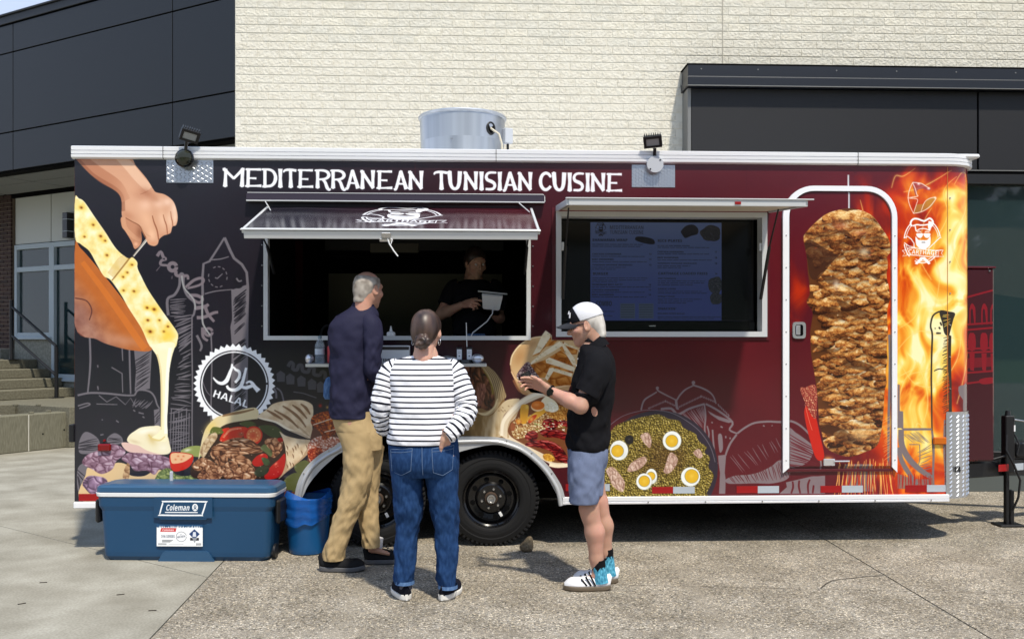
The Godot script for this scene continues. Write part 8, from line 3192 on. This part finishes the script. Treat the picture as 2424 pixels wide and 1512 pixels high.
	b.rod(Vector3(0.585,0.055,0.05),Vector3(0.600,0.055,0.05),0.05,0.05,20)
	part("caster",b,M.black_satin,t)
	b = B.new()
	b.box(Vector3(-0.17,0.548,-0.05),Vector3(0.022,0.07,0.016),0.004)
	part("tap_key",b,M.grey_paint,t)


func make_bin(M: Dictionary) -> void:
	var t := thing("waste_bin","round blue waste bin lined with a blue plastic bag, beside the cool box","bin",Transform3D(Basis.IDENTITY,Vector3(-1.445,0,-6.80)))
	var b := B.new()
	b.lathe(pts("0.0 0.004 0.120 0.0 0.130 0.008 0.134 0.03 0.160 0.375 0.168 0.380 0.168 0.392 0.158 0.392 0.130 0.05 0.0 0.04"),Transform3D.IDENTITY,56)
	part("tub",b,M.bin_blue,t)
	var rings := []
	for i in 16:
		var q := PackedVector3Array()
		var k := i/15.0
		for j in 72:
			var a := TAU*j/72.0
			var y := 0.0
			var r := 0.0
			var cr := fold_noise.get_noise_3d(cos(a)*60.0,k*60.0,sin(a)*60.0)
			var low := 0.245 + 0.050*sin(a*1.0 + 0.6) + 0.030*fold_noise.get_noise_2d(cos(a)*50.0,sin(a)*50.0)
			if k < 0.6:
				y = lerpf(low,0.392,k/0.6)
				r = lerpf(0.163,0.172,k/0.6) + 0.0055*cr + 0.0035*sin(a*3.0 + k*30.0)
			else:
				y = 0.392 + (k - 0.6)/0.4*(0.030 + 0.022*sin(a*2.0 + 0.8) + 0.012*fold_noise.get_noise_2d(a*30.0,5.0))
				r = 0.172 - (k - 0.6)*0.05 + 0.007*cr
			q.append(Vector3(cos(a)*r,y,-sin(a)*r))
		rings.append(q)
	b = B.new()
	b.loft(rings,false,false)
	part("bag",b,M.bag,t)
	b = B.new()
	b.box(Vector3(-0.175,0.325,0.05),Vector3(0.018,0.055,0.05),0.003)
	part("tag",b,M.white_plastic,t)


func make_bits(M: Dictionary,T: Transform3D) -> void:
	var rg := RandomNumberGenerator.new()
	rg.seed = 4
	# stone under the wheel
	var s := Sdf.new(Vector3(-0.09,-0.02,-0.08),Vector3(0.09,0.14,0.08),0.007)
	s.ell(Vector3(0.01,0.035,0),Vector3(0.052,0.036,0.045),0.02)
	s.ell(Vector3(0.022,0.072,-0.005),Vector3(0.030,0.040,0.034),0.02,Basis(Vector3(0,0,1),-0.4))
	s.slice(Vector3(0,0.002,0),Vector3(0,-1,0))
	s.slice(Vector3(0.048,0.05,0),Vector3(0.95,0.1,0.3).normalized())
	s.slice(Vector3(-0.01,0.07,0.01),Vector3(-0.75,0.6,0.3).normalized())
	var b := B.new()
	s.into(b,Transform3D.IDENTITY,null,func(p: Vector3) -> float: return 0.006*fold_noise.get_noise_3d(p.x*260.0,p.y*260.0,p.z*260.0))
	var st := part("stone",b,M.stone,self)
	st.transform = Transform3D(Basis.from_scale(Vector3.ONE*1.0),Vector3(0.098,0,-6.80))
	tag(st, "rough brown stone wedged against the right trailer wheel","stone")
	# on the shelf
	var bt := thing("water_bottle","clear plastic water bottle with a white label at the left end of the shelf","bottle",T*Transform3D(Basis.IDENTITY,Vector3(1.748,1.338,0.13)))
	b = B.new()
	b.lathe(pts("0.0 0.0 0.030 0.0 0.034 0.008 0.034 0.040 0.032 0.046 0.034 0.052 0.034 0.118 0.031 0.135 0.020 0.158 0.0125 0.168 0.0125 0.180 0.0 0.180"),Transform3D.IDENTITY,32)
	part("body",b,M.bottle,bt)
	b = B.new()
	b.lathe(pts("0.0345 0.060 0.0345 0.100"),Transform3D.IDENTITY,32)
	part("label",b,M.label_white,bt)
	b = B.new()
	b.rod(Vector3(0,0.172,0),Vector3(0,0.192,0),0.0145,0.0145,20)
	part("cap",b,M.cap_clear,bt)
	var cn := thing("drink_can","red drink can standing on the shelf beside the water bottle","can",T*Transform3D(Basis.IDENTITY,Vector3(1.832,1.338,0.14)))
	b = B.new()
	b.lathe(pts("0.0 0.0 0.024 0.0 0.031 0.010 0.031 0.108 0.026 0.120 0.024 0.122 0.0 0.118"),Transform3D.IDENTITY,32)
	part("can",b,M.can_red,cn)
	b = B.new()
	b.lathe(pts("0.0245 0.121 0.026 0.124 0.0235 0.126 0.021 0.121 0.0 0.121"),Transform3D.IDENTITY,32)
	part("rim",b,M.steel,cn)
	for e in [[1.690, "crumpled foil packet left of the water bottle",0.045,0.06],[2.862, "crumpled foil packet at the right end of the shelf",0.07,0.06],[2.66, "crumpled foil packet behind the shoulder of the woman",0.10,0.045]]:
		var f := Sdf.new(Vector3(-0.08,-0.01,-0.05),Vector3(0.08,0.09,0.05),0.006)
		f.ell(Vector3(0,e[3]*0.5,0),Vector3(e[2]*0.55,e[3]*0.55,0.026),0.01)
		f.slice(Vector3(0,0.001,0),Vector3(0,-1,0))
		b = B.new()
		f.into(b,Transform3D.IDENTITY,null,func(p: Vector3) -> float: return 0.010*fold_noise.get_noise_3d(p.x*420.0,p.y*420.0,p.z*420.0))
		var fo := part("foil_packet",b,M.foil,self)
		fo.transform = T*Transform3D(Basis.IDENTITY,Vector3(e[0],1.338,0.20))
		tag(fo,e[1], "foil packet")
	var cr := thing("card_reader_stand","black stand with two white-labelled card readers on the shelf","card reader",T*Transform3D(Basis.IDENTITY,Vector3(2.765,1.338,0.18)))
	b = B.new()
	var rr := PackedVector2Array()
	b.lathe(pts("0.0 0.0 0.078 0.0 0.080 0.006 0.078 0.022 0.066 0.026 0.0 0.026"),Transform3D(Basis.from_scale(Vector3(1.0,1.0,0.55)),Vector3.ZERO),36)
	part("tray",b,M.black_gloss,cr)
	for x in [-0.034,0.036]:
		b = B.new()
		b.box(Vector3(x,0.062,0),Vector3(0.042,0.105,0.03),0.003)
		part("reader",b,M.black_satin,cr)
		b = B.new()
		b.box(Vector3(x,0.058,0.0165),Vector3(0.034,0.078,0.002),0.0005)
		part("label",b,M.reader_label,cr)
	b = B.new()
	b.rod(Vector3(0.020,0.10,-0.01),Vector3(0.014,0.285,-0.02),0.003,0.003,8)
	part("aerial",b,M.white_plastic,cr)
	var bx := thing("tip_box","white box with dark lettering on the shelf between the tall man and the woman","box",T*Transform3D(Basis.IDENTITY,Vector3(2.262,1.338,0.17)))
	b = B.new()
	b.box(Vector3(0,0.062,0),Vector3(0.24,0.124,0.10),0.003)
	part("carton",b,M.white_plastic,bx)
	var tm := TextMesh.new()
	tm.text = "ITEMS"
	tm.font = SystemFont.new()
	tm.font.font_names = PackedStringArray(["Droid Sans"])
	tm.font.font_weight = 700
	tm.font_size = 24
	tm.pixel_size = 0.0013
	tm.depth = 0.001
	var tn := piece("lettering",tm,M.black_satin,bx)
	tn.position = Vector3(-0.05,0.022,0.0508)
	b = B.new()
	b.box(Vector3(0,0.105,0.051),Vector3(0.236,0.022,0.002),0.0005)
	part("stripe",b,M.bronze,bx)
	var sq := thing("squeeze_bottle","white squeeze bottle standing on the hatch sill","bottle",T*Transform3D(Basis.IDENTITY,Vector3(2.235,1.53,-0.025)))
	b = B.new()
	b.lathe(pts("0.0 0.0 0.030 0.0 0.032 0.006 0.030 0.026 0.012 0.034 0.006 0.060 0.003 0.072 0.0 0.072"),Transform3D.IDENTITY,24)
	part("bottle",b,M.white_plastic,sq)
	var bg := thing("cloth_bag","small faded blue cloth bag hanging left of the tall man","bag",Transform3D(Basis.IDENTITY,Vector3(-1.215,1.10,-6.50)))
	b = B.new()
	stack(b,[[0.0,0.05,0.03,0.02],[0.02,0.062,0.04,0.03],[0.10,0.060,0.036,0.03],[0.14,0.045,0.03,0.02],[0.15,0.03,0.02,0.01]])
	part("sack",b,M.denim_pale,bg)
	# the menu screen
	var tv := thing("menu_screen","large television in the right hatch showing the menu in dark blue","television",T*Transform3D(Basis.IDENTITY,Vector3(4.20,1.99,-0.16)))
	b = B.new()
	b.box(Vector3(0,0.0,-0.02),Vector3(1.47,0.85,0.05),0.008)
	part("case",b,M.black_satin,tv)
	b = B.new()
	b.box(Vector3(0,-0.385,0.012),Vector3(1.47,0.075,0.03),0.006)
	part("bezel",b,M.black_gloss,tv)
	b = B.new()
	b.box(Vector3(0,0.04,0.006),Vector3(1.43,0.76,0.004))
	part("glass",b,M.screen_black,tv)
	b = B.new()
	b.quad(Vector3(-0.500,-0.345,0.0095),Vector3(0.485,-0.345,0.0095),Vector3(0.485,0.385,0.0095),Vector3(-0.500,0.385,0.0095))
	part("menu",b,M.menu,tv)
	b = B.new()
	b.box(Vector3(-0.04,-0.385,0.0275),Vector3(0.05,0.008,0.002),0.0005)
	part("badge",b,M.steel,tv)


func menu_print() -> ImageTexture:
	var pd := Pad.new(768,582,rgb(40,50,78))
	pd.ax = 0.6
	pd.ay = 0.6
	pd.ox = 755
	pd.oy = 560
	pd.fillfn(pts("755 560 2035 560 2035 1540 755 1540"),func(x: float,y: float) -> Color: return rgb(50,60,84).lerp(rgb(30,38,72),clampf((y - 560.0)/700.0,0,1)))
	var ink := rgb(12,14,22)
	emblem(pd,Vector2(855,632),0.72,ink, "CARTHAGE")
	pd.text("MEDITERRANEAN","Droid Sans",Vector2(945,628),36,ink,325)
	pd.text("TUNISIAN CUISINE","Droid Sans",Vector2(945,675),36,ink,325)
	var dk := [rgb(10,12,20),rgb(24,26,30),rgb(44,44,50)]
	pd.fill(Pad.curve(pts("1640 640 1690 590 1760 580 1805 620 1800 670 1740 690 1680 712 1645 670"),true),ink)
	lumps(pd,pd.disc(1930,665,100,80,0,24,0.1),dk,14,12,5)
	pd.fill(Pad.curve(pts("1190 730 1210 700 1300 705 1370 730 1380 770 1330 775 1240 755"),true),ink)
	lumps(pd,pd.disc(1975,1180,70,90,0,24,0.1),dk,14,12,6)
	lumps(pd,pd.disc(1985,1310,66,60,0,24,0.1),dk,14,12,7)
	for h in [["SHAWARMA WRAP",775,748,340,26],["RICE PLATES",1412,752,236,26],["BURGER",780,1080,148,26],["CARTHAGE LOADED FRIES",1416,1076,482,26],["SNACKIN'",1414,1424,176,24],["COMBO",812,1386,150,50],["CHICKEN SHAWARMA",772,882,284,17],["BEEF SHAWARMA",772,934,210,17],["TUNISIAN SAUSAGE (MERGUEZ)",772,990,390,17],["CHICKEN SHAWARMA",1408,858,258,16],["BEEF SHAWARMA",1408,914,206,16],["TUNISIAN SAUSAGE (MERGUEZ)",1408,972,384,16],["HOMEMADE BEEF PATTY",772,1183,296,17],["CHICKEN SHAWARMA",772,1236,262,17],["BEEF SHAWARMA",772,1283,210,17],["THE TUNISIAN",1412,1121,174,16],["GARLIC LOVER",1412,1223,176,15],["STREET FOOD",1412,1299,164,15],["GOLDEN SPICE ROLLS",1410,1468,262,16],["13",1325,880,24,16],["14",1325,932,24,16],["13",1325,988,24,16],["17",1968,856,24,16],["18",1968,914,24,16],["18",1968,970,24,16],["14",1320,1182,26,16],["13",1320,1234,26,16],["15",1320,1282,26,16],["16",1968,1074,26,18]]:
		pd.text(h[0], "Droid Sans",Vector2(h[1],h[2]),h[4],ink,h[3],0.0,0.0,700)
	for l in [[770,778,1270],[770,798,1240],[770,897,1285],[770,950,1305],[770,1005,1100],[770,1024,1000],[1408,788,1740],[1408,806,1915],[1408,871,1915],[1408,930,1940],[1408,988,1730],[1408,1006,1640],[770,1110,1310],[770,1130,1290],[770,1146,1030],[770,1198,1345],[770,1250,1285],[770,1297,1300],[1410,1138,1870],[1410,1157,1880],[1410,1176,1760],[1410,1240,1840],[1410,1258,1890],[1410,1318,1840],[1410,1338,1760],[1410,1356,1690],[1410,1492,2030],[1410,1510,1960],[850,1440,990],[880,1482,970]]:
		var x: float = l[0]
		while x < l[2] - 10:
			var e: float = minf(x + pd.rng.randf_range(20,80),l[2])
			pd.line(PackedVector2Array([Vector2(x,l[1]),Vector2(e,l[1])]),ink,6.0,6.0,6.0,0.75)
			x = e + 8
	for r in [[1045,1360,1190,1510],[1225,1360,1370,1510]]:
		pd.fill(pts("%d %d %d %d %d %d %d %d" % [r[0],r[1],r[2],r[1],r[2],r[3],r[0],r[3]]),rgb(40,48,54),0.7)
		for i in 6:
			pd.line(PackedVector2Array([Vector2(r[0] + 6,r[1] + 14 + i*24),Vector2(r[2] - 10,r[1] + 14 + i*24)]),rgb(24,30,40),6)
	return pd.bake()


func lid_art() -> ImageTexture:
	# the print on the half-open lid: its emblem, and parts of the lettering above it
	var pd := Pad.new(1024,438,rgb(40,34,42))
	pd.fillfn(pts("0 0 1024 0 1024 438 0 438"),func(x: float,_y: float) -> Color: return rgb(36,34,43).lerp(rgb(70,26,34),clampf((x - 150.0)/800.0,0,1)))
	emblem(pd,Vector2(530,190),2.05,rgb(244,246,250), "CARTHAGE")
	pd.line(Pad.curve(pts("0 60 120 30 260 40 420 70")),rgb(120,112,120),2,3,2,0.8)
	pd.line(Pad.curve(pts("640 60 760 50 900 66 1020 50")),rgb(120,100,108),2,3,2,0.8)
	return pd.bake()


func box_art() -> ImageTexture:
	var pd := Pad.new(256,1024,rgb(64,24,32))
	var r := rgb(132,24,36)
	for s in ["0 170 120 140 256 110","0 300 256 285","0 330 256 312","0 430 256 420","0 450 256 440","0 560 256 545","0 620 200 600 256 590"]:
		pd.line(Pad.curve(pts(s)),r,10)
	for x in [20,100,180,240]:
		pd.fill(Pad.curve(pts("%d 290 %d 210 %d 180 %d 200 %d 220 %d 290 %d 290 %d 215 %d 220 %d 290" % [x,x,x + 18,x + 36,x + 40,x + 40,x + 32,x + 22,x + 8,x + 8]),true,2),r)
		pd.fill(Pad.curve(pts("%d 430 %d 350 %d 340 %d 352 %d 430" % [x - 6,x - 4,x + 16,x + 38,x + 40]),true,2),r)
		pd.fill(pts("%d 450 %d 450 %d 545 %d 540" % [x,x + 34,x + 30,x + 6]),r)
	pd.fill(pts("0 480 256 470 256 520 0 535"),r,0.7)
	pd.fill(Pad.curve(pts("170 590 256 580 256 610 180 615"),true),r)
	return pd.bake()

func materials() -> Dictionary:
	var M := {}
	fold_noise = noise(0.02,FastNoiseLite.TYPE_SIMPLEX_SMOOTH,2,17)
	weave_tex = grain(256,0.11,Color(0.80,0.80,0.80),Color(1,1,1),FastNoiseLite.TYPE_SIMPLEX,3,6)
	var vc := func(rough: float,spec: float) -> StandardMaterial3D:
		var m := mat(Color.WHITE,rough,0.0,spec)
		m.vertex_color_use_as_albedo = true
		return m
	M.skin = vc.call(0.5,0.4)
	M.skin.subsurf_scatter_enabled = true
	M.skin.subsurf_scatter_strength = 0.12
	M.hair = vc.call(0.42,0.5)
	M.hair_dull = vc.call(0.8,0.25)
	# trailer
	M.wrap = mat(Color.WHITE,0.16,0.0,0.5)
	M.wrap.albedo_texture = make_print()
	M.wrap.normal_enabled = true
	M.wrap.normal_texture = bumps(256,0.012,3.0,FastNoiseLite.TYPE_SIMPLEX_SMOOTH,1,8)
	M.wrap.normal_scale = 0.06
	M.lid_print = mat(Color.WHITE,0.18)
	M.lid_print.albedo_texture = lid_art()
	M.box_print = mat(Color.WHITE,0.25)
	M.box_print.albedo_texture = box_art()
	M.menu = mat(Color.WHITE,0.25)
	M.menu.albedo_texture = menu_print()
	M.menu.emission_enabled = true
	M.menu.emission_texture = M.menu.albedo_texture
	M.menu.emission = Color.BLACK
	M.menu.emission_energy_multiplier = 0.55
	M.maroon = mat(rgb(84,24,32),0.25)
	M.charcoal = mat(rgb(38,38,44),0.3)
	M.charcoal_gloss = mat(rgb(46,36,44),0.18)
	M.white_metal = mat(rgb(225,227,230),0.4)
	M.rail = mat(rgb(242,243,246),0.35,0.1)
	M.white_alu = mat(rgb(205,207,208),0.4,0.15)
	M.alu = mat(rgb(196,198,200),0.38,0.35)
	var spun := grain(256,0.02,rgb(168,174,182),rgb(206,211,218),FastNoiseLite.TYPE_SIMPLEX,4,11)
	M.spun_alu = mat(Color.WHITE,0.42,0.8)
	M.spun_alu.albedo_texture = spun
	M.spun_alu.uv1_scale = Vector3(2,1,1)
	M.plate = mat(rgb(204,207,212),0.3,0.85)
	M.steel = mat(rgb(190,190,190),0.25,0.9)
	M.chrome = mat(rgb(225,225,228),0.15,0.7)
	M.brass = mat(rgb(176,158,110),0.35,0.8)
	M.foil = mat(rgb(215,215,218),0.3,0.8)
	M.rust = mat(rgb(72,56,44),0.8,0.2)
	M.stainless = mat(rgb(92,86,76),0.34,0.55)
	M.dark_metal = mat(rgb(30,29,28),0.5,0.3)
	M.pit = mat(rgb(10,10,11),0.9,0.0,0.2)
	M.black_satin = mat(rgb(20,20,22),0.45)
	M.black_gloss = mat(rgb(12,12,14),0.16)
	M.rubber = mat(rgb(24,24,25),0.75,0.0,0.35)
	M.tape_red = mat(rgb(150,12,16),0.35)
	M.tape_white = mat(rgb(176,184,192),0.35)
	M.cream = mat(rgb(206,198,178),0.6)
	M.dome = mat(rgb(52,54,44),0.06,0.3)
	M.lens = mat(rgb(150,152,150),0.2)
	M.grey_paint = mat(rgb(186,190,196),0.45)
	M.grey_paint_dark = mat(rgb(84,90,88),0.5)
	M.lamp_red = mat(rgb(120,8,12),0.12)
	M.lamp_amber = mat(rgb(196,100,14),0.12)
	M.seam = mat(rgb(196,120,50),0.4)
	M.screen_black = mat(rgb(6,7,10),0.2)
	M.dark_glass = mat(rgb(18,18,22),0.12)
	# site
	M.joint = mat(rgb(46,42,36),0.95)
	var blot := grain(512,0.012,Color(0.80,0.79,0.77),Color(1,1,1),FastNoiseLite.TYPE_SIMPLEX,5,61)
	M.aggregate = mat(Color.WHITE,0.9,0.0,0.3)
	M.aggregate.albedo_texture = pebbles()
	M.aggregate.uv1_triplanar = true
	M.aggregate.uv1_world_triplanar = true
	M.aggregate.uv1_scale = Vector3.ONE*0.5
	M.concrete = mat(Color.WHITE,0.9,0.0,0.3)
	M.concrete.albedo_texture = grain(1024,0.09,rgb(154,150,138),rgb(180,177,164),FastNoiseLite.TYPE_SIMPLEX,4,23)
	M.concrete.uv1_triplanar = true
	M.concrete.uv1_world_triplanar = true
	M.concrete.uv1_scale = Vector3.ONE*0.45
	for m in [M.aggregate,M.concrete]:
		m.detail_enabled = true
		m.detail_albedo = blot
		m.detail_blend_mode = BaseMaterial3D.BLEND_MODE_MUL
		m.detail_uv_layer = BaseMaterial3D.DETAIL_UV_2
		m.uv2_triplanar = true
		m.uv2_world_triplanar = true
		m.uv2_scale = Vector3(0.23,0.23,0.23)
	M.bark = mat(rgb(52,44,34),0.9)
	M.grass = mat(lin(0.06,0.13,0.025),0.95)
	M.leaf = mat(lin(0.03,0.06,0.02),0.9)
	var bp := bumps(256,0.10,4.0,FastNoiseLite.TYPE_SIMPLEX,3,33)
	var stain := grain(512,0.02,Color(0.93,0.92,0.90),Color(1,1,1),FastNoiseLite.TYPE_SIMPLEX,5,43,0.4)
	var paint := func(c: Color) -> StandardMaterial3D:
		var m := mat(c,0.75,0.0,0.35)
		m.normal_enabled = true
		m.normal_texture = bp
		m.normal_scale = 0.35
		m.albedo_texture = stain
		m.uv1_triplanar = true
		m.uv1_world_triplanar = true
		m.uv1_scale = Vector3.ONE*0.9
		return m
	M.brick_a = paint.call(rgb(218,214,201))
	M.brick_b = paint.call(rgb(214,211,199))
	M.brick_c = paint.call(rgb(221,217,203))
	M.mortar = mat(rgb(214,210,197),0.85)
	M.sealant = mat(rgb(176,170,156),0.8)
	M.sealant_pale = mat(rgb(196,192,180),0.8)
	M.panel_navy = mat(rgb(20,24,33),0.40)
	M.panel_dark = mat(rgb(15,15,19),0.55)
	M.panel_slate = mat(rgb(17,22,28),0.45)
	M.edge_metal = mat(rgb(120,120,118),0.45,0.3)
	M.bronze = mat(rgb(60,54,50),0.5)
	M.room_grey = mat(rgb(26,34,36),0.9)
	M.reflection_panel = mat(rgb(120,142,142),0.9)  # tone of the reflected brightness, for the added panel
	M.soffit = mat(rgb(128,130,128),0.7)
	M.panel_cream = mat(rgb(196,198,192),0.6)
	M.frame_grey = mat(rgb(170,182,188),0.45)
	var cw := grain(512,0.03,rgb(136,134,124),rgb(172,170,160),FastNoiseLite.TYPE_SIMPLEX,5,71)
	var conc := func(c: Color,sc: Vector3) -> StandardMaterial3D:
		var m := mat(c,0.9,0.0,0.3)
		m.albedo_texture = cw
		m.uv1_triplanar = true
		m.uv1_scale = sc
		return m
	M.concrete_wall = conc.call(rgb(232,234,232),Vector3(0.8,0.8,0.8))
	M.concrete_step = conc.call(rgb(190,187,174),Vector3(1.2,1.2,1.2))
	M.board_concrete = conc.call(rgb(196,194,180),Vector3(3.0,0.35,3.0))
	M.soil = mat(rgb(110,104,92),0.95)
	M.pale_stone = mat(rgb(186,182,168),0.9)
	M.mortar_tan = mat(rgb(140,124,108),0.9)
	M.brown_a = mat(rgb(62,42,36),0.8)
	M.brown_b = mat(rgb(54,38,34),0.8)
	M.brown_c = mat(rgb(70,48,40),0.8)
	M.window_glass = mat(Color(0.16,0.24,0.25,0.55),0.03)
	M.window_glass.transparency = BaseMaterial3D.TRANSPARENCY_ALPHA
	# clothes
	M.stripes = mat(Color.WHITE,0.9,0.0,0.2)
	M.stripes.albedo_texture = stripe_tex()
	M.denim = denim(rgb(26,50,88),rgb(48,78,122))
	M.denim_pale = denim(rgb(58,88,130),rgb(110,138,176))
	M.stitch = mat(rgb(96,118,150),0.9)
	M.navy = cloth(rgb(46,46,70),0.7)
	M.khaki = cloth(rgb(196,170,126),0.88)
	M.black_cloth = cloth(rgb(24,24,28),0.9)
	M.slate = cloth(rgb(124,136,166),0.9)
	M.white_cloth = cloth(rgb(232,232,236),0.9)
	M.teal = mat(Color.WHITE,0.8)
	M.teal.albedo_texture = grain(128,0.04,rgb(18,92,122),rgb(120,206,232),FastNoiseLite.TYPE_SIMPLEX,2,15)
	M.teal.uv1_triplanar = true
	M.teal.uv1_scale = Vector3(9,5,9)
	M.cap_white = cloth(rgb(234,235,240),0.85)
	M.cap_black = cloth(rgb(24,25,30),0.85)
	M.cap_grey = cloth(rgb(58,60,66),0.85)
	M.white_rubber = mat(rgb(222,220,214),0.6)
	M.grey_rubber = mat(rgb(88,88,90),0.7)
	M.gum = mat(rgb(104,92,76),0.6)
	M.black_knit = cloth(rgb(24,26,38),0.85)
	M.black_shoe = cloth(rgb(32,32,34),0.7)
	M.white_shoe = mat(rgb(230,230,232),0.5)
	M.sock_grey = cloth(rgb(112,112,122),0.95)
	M.sock_white = cloth(rgb(222,222,226),0.95)
	M.eye = mat(rgb(190,184,178),0.2)
	# things
	M.white_plastic = mat(rgb(232,233,234),0.4)
	M.cooler_blue = mat(rgb(24,68,104),0.42)
	M.cooler_lid = mat(rgb(44,82,116),0.38)
	M.bin_blue = mat(rgb(14,80,132),0.4)
	M.bag = mat(Color(0.10,0.36,0.68,0.80),0.26)
	M.bag.transparency = BaseMaterial3D.TRANSPARENCY_ALPHA
	M.stone = mat(Color.WHITE,0.95)
	M.stone.albedo_texture = grain(128,0.05,rgb(80,68,50),rgb(150,134,108),FastNoiseLite.TYPE_SIMPLEX,4,19)
	M.stone.uv1_triplanar = true
	M.stone.uv1_scale = Vector3.ONE*6.0
	M.bottle = mat(Color(0.80,0.86,0.90,0.25),0.05)
	M.bottle.transparency = BaseMaterial3D.TRANSPARENCY_ALPHA
	M.label_white = mat(rgb(206,212,220),0.5)
	M.cap_clear = mat(rgb(120,140,152),0.3)
	M.can_red = mat(rgb(186,62,66),0.3,0.2)
	var rl := Pad.new(68,156,rgb(226,228,232))
	rl.text("SCAN","Droid Sans",Vector2(14,34),10,rgb(60,62,70),40)
	rl.line(pts("14 50 54 50"),rgb(120,122,128),5)
	rl.fill(pts("24 84 44 84 44 104 24 104"),rgb(120,124,132))
	M.reader_label = mat(Color.WHITE,0.5)
	M.reader_label.albedo_texture = rl.bake()
	return M


func pebbles() -> ImageTexture:
	# exposed aggregate: small stones of several tints set in a darker binder
	var size := 1536
	var nz := noise(0.13,FastNoiseLite.TYPE_CELLULAR,1,3)
	nz.cellular_return_type = FastNoiseLite.RETURN_CELL_VALUE
	nz.cellular_jitter = 1.0
	var a := nz.get_seamless_image(size,size)
	nz.cellular_return_type = FastNoiseLite.RETURN_DISTANCE2_SUB
	var d := nz.get_seamless_image(size,size)
	a.convert(Image.FORMAT_L8)
	d.convert(Image.FORMAT_L8)
	var pa := a.get_data()
	var pd := d.get_data()
	var by := PackedByteArray()
	by.resize(size*size*3)
	for i in size*size:
		var t := pa[i]/255.0
		var e := minf(pd[i]/70.0,1.0)
		var g := 140.0 + 62.0*t + (34.0 if t > 0.86 else 0.0) - (44.0 if t < 0.12 else 0.0)
		g = lerpf(112.0,g,e)
		var w := 0.5 + 0.5*sin(t*40.0)
		by[i*3] = clampi(int(g*(1.02 + 0.03*w)),0,255)
		by[i*3 + 1] = clampi(int(g*0.985),0,255)
		by[i*3 + 2] = clampi(int(g*(0.92 - 0.05*w)),0,255)
	return ImageTexture.create_from_image(Image.create_from_data(size,size,false,Image.FORMAT_RGB8,by))


func stripe_tex() -> ImageTexture:
	var pd := Pad.new(32,128,rgb(236,237,243))
	pd.fill(pts("0 42 32 42 32 80 0 80"),rgb(32,32,44))
	return pd.bake()


func denim(a: Color,c: Color) -> StandardMaterial3D:
	var m := mat(Color.WHITE,0.9,0.0,0.2)
	m.albedo_texture = grain(256,0.05,a,c,FastNoiseLite.TYPE_SIMPLEX,5,27,0.55)
	m.uv1_triplanar = true
	m.uv1_scale = Vector3(3.2,1.3,3.2)
	return m


func _ready() -> void:
	# camera: held at 1.5 m, level, the lens shifted up a little
	var cam := Camera3D.new()
	cam.name = "camera"
	cam.position = Vector3(0,1.5,0)
	cam.set_frustum(2.0*0.1*798.5/2400.0,Vector2(0,0.1*51.5/2400.0),0.1,900.0)
	add_child(cam)
	cam.current = true
	# sky: bright haze with thin cloud
	var sky := ProceduralSkyMaterial.new()
	sky.sky_top_color = Color(0.66,0.76,0.92)
	sky.sky_horizon_color = Color(0.88,0.91,0.96)
	sky.sky_curve = 0.25
	sky.ground_horizon_color = Color(0.62,0.62,0.60)
	sky.ground_bottom_color = Color(0.45,0.44,0.42)
	var we := WorldEnvironment.new()
	we.name = "environment"
	var env := Environment.new()
	env.background_mode = Environment.BG_SKY
	env.sky = Sky.new()
	env.sky.sky_material = sky
	env.background_energy_multiplier = 0.95
	env.tonemap_mode = Environment.TONE_MAPPER_LINEAR
	env.tonemap_exposure = 1.25
	env.sdfgi_enabled = true
	env.ssao_enabled = true
	env.ssil_enabled = true
	we.environment = env
	add_child(we)
	# sun: high, in front and a little to the right
	var sun := DirectionalLight3D.new()
	sun.name = "sun"
	sun.light_color = Color(1.0,0.965,0.90)
	sun.light_energy = 1.15
	sun.light_angular_distance = 2.5
	sun.shadow_enabled = true
	add_child(sun)
	sun.look_at_from_position(Vector3.ZERO,Vector3(-0.20,-0.86,-0.47))
	var M := materials()
	make_ground(M)
	var T := Transform3D(Basis(Vector3.UP,atan2(0.0447,0.999)),Vector3(-3.107,0,-6.81))
	make_white_building(M,T)
	make_left_building(M)
	make_trailer(M,T)
	make_woman(M)
	make_tall_man(M)
	make_cap_man(M)
	make_server(M)
	make_cooler(M)
	make_bin(M)
	make_bits(M,T)
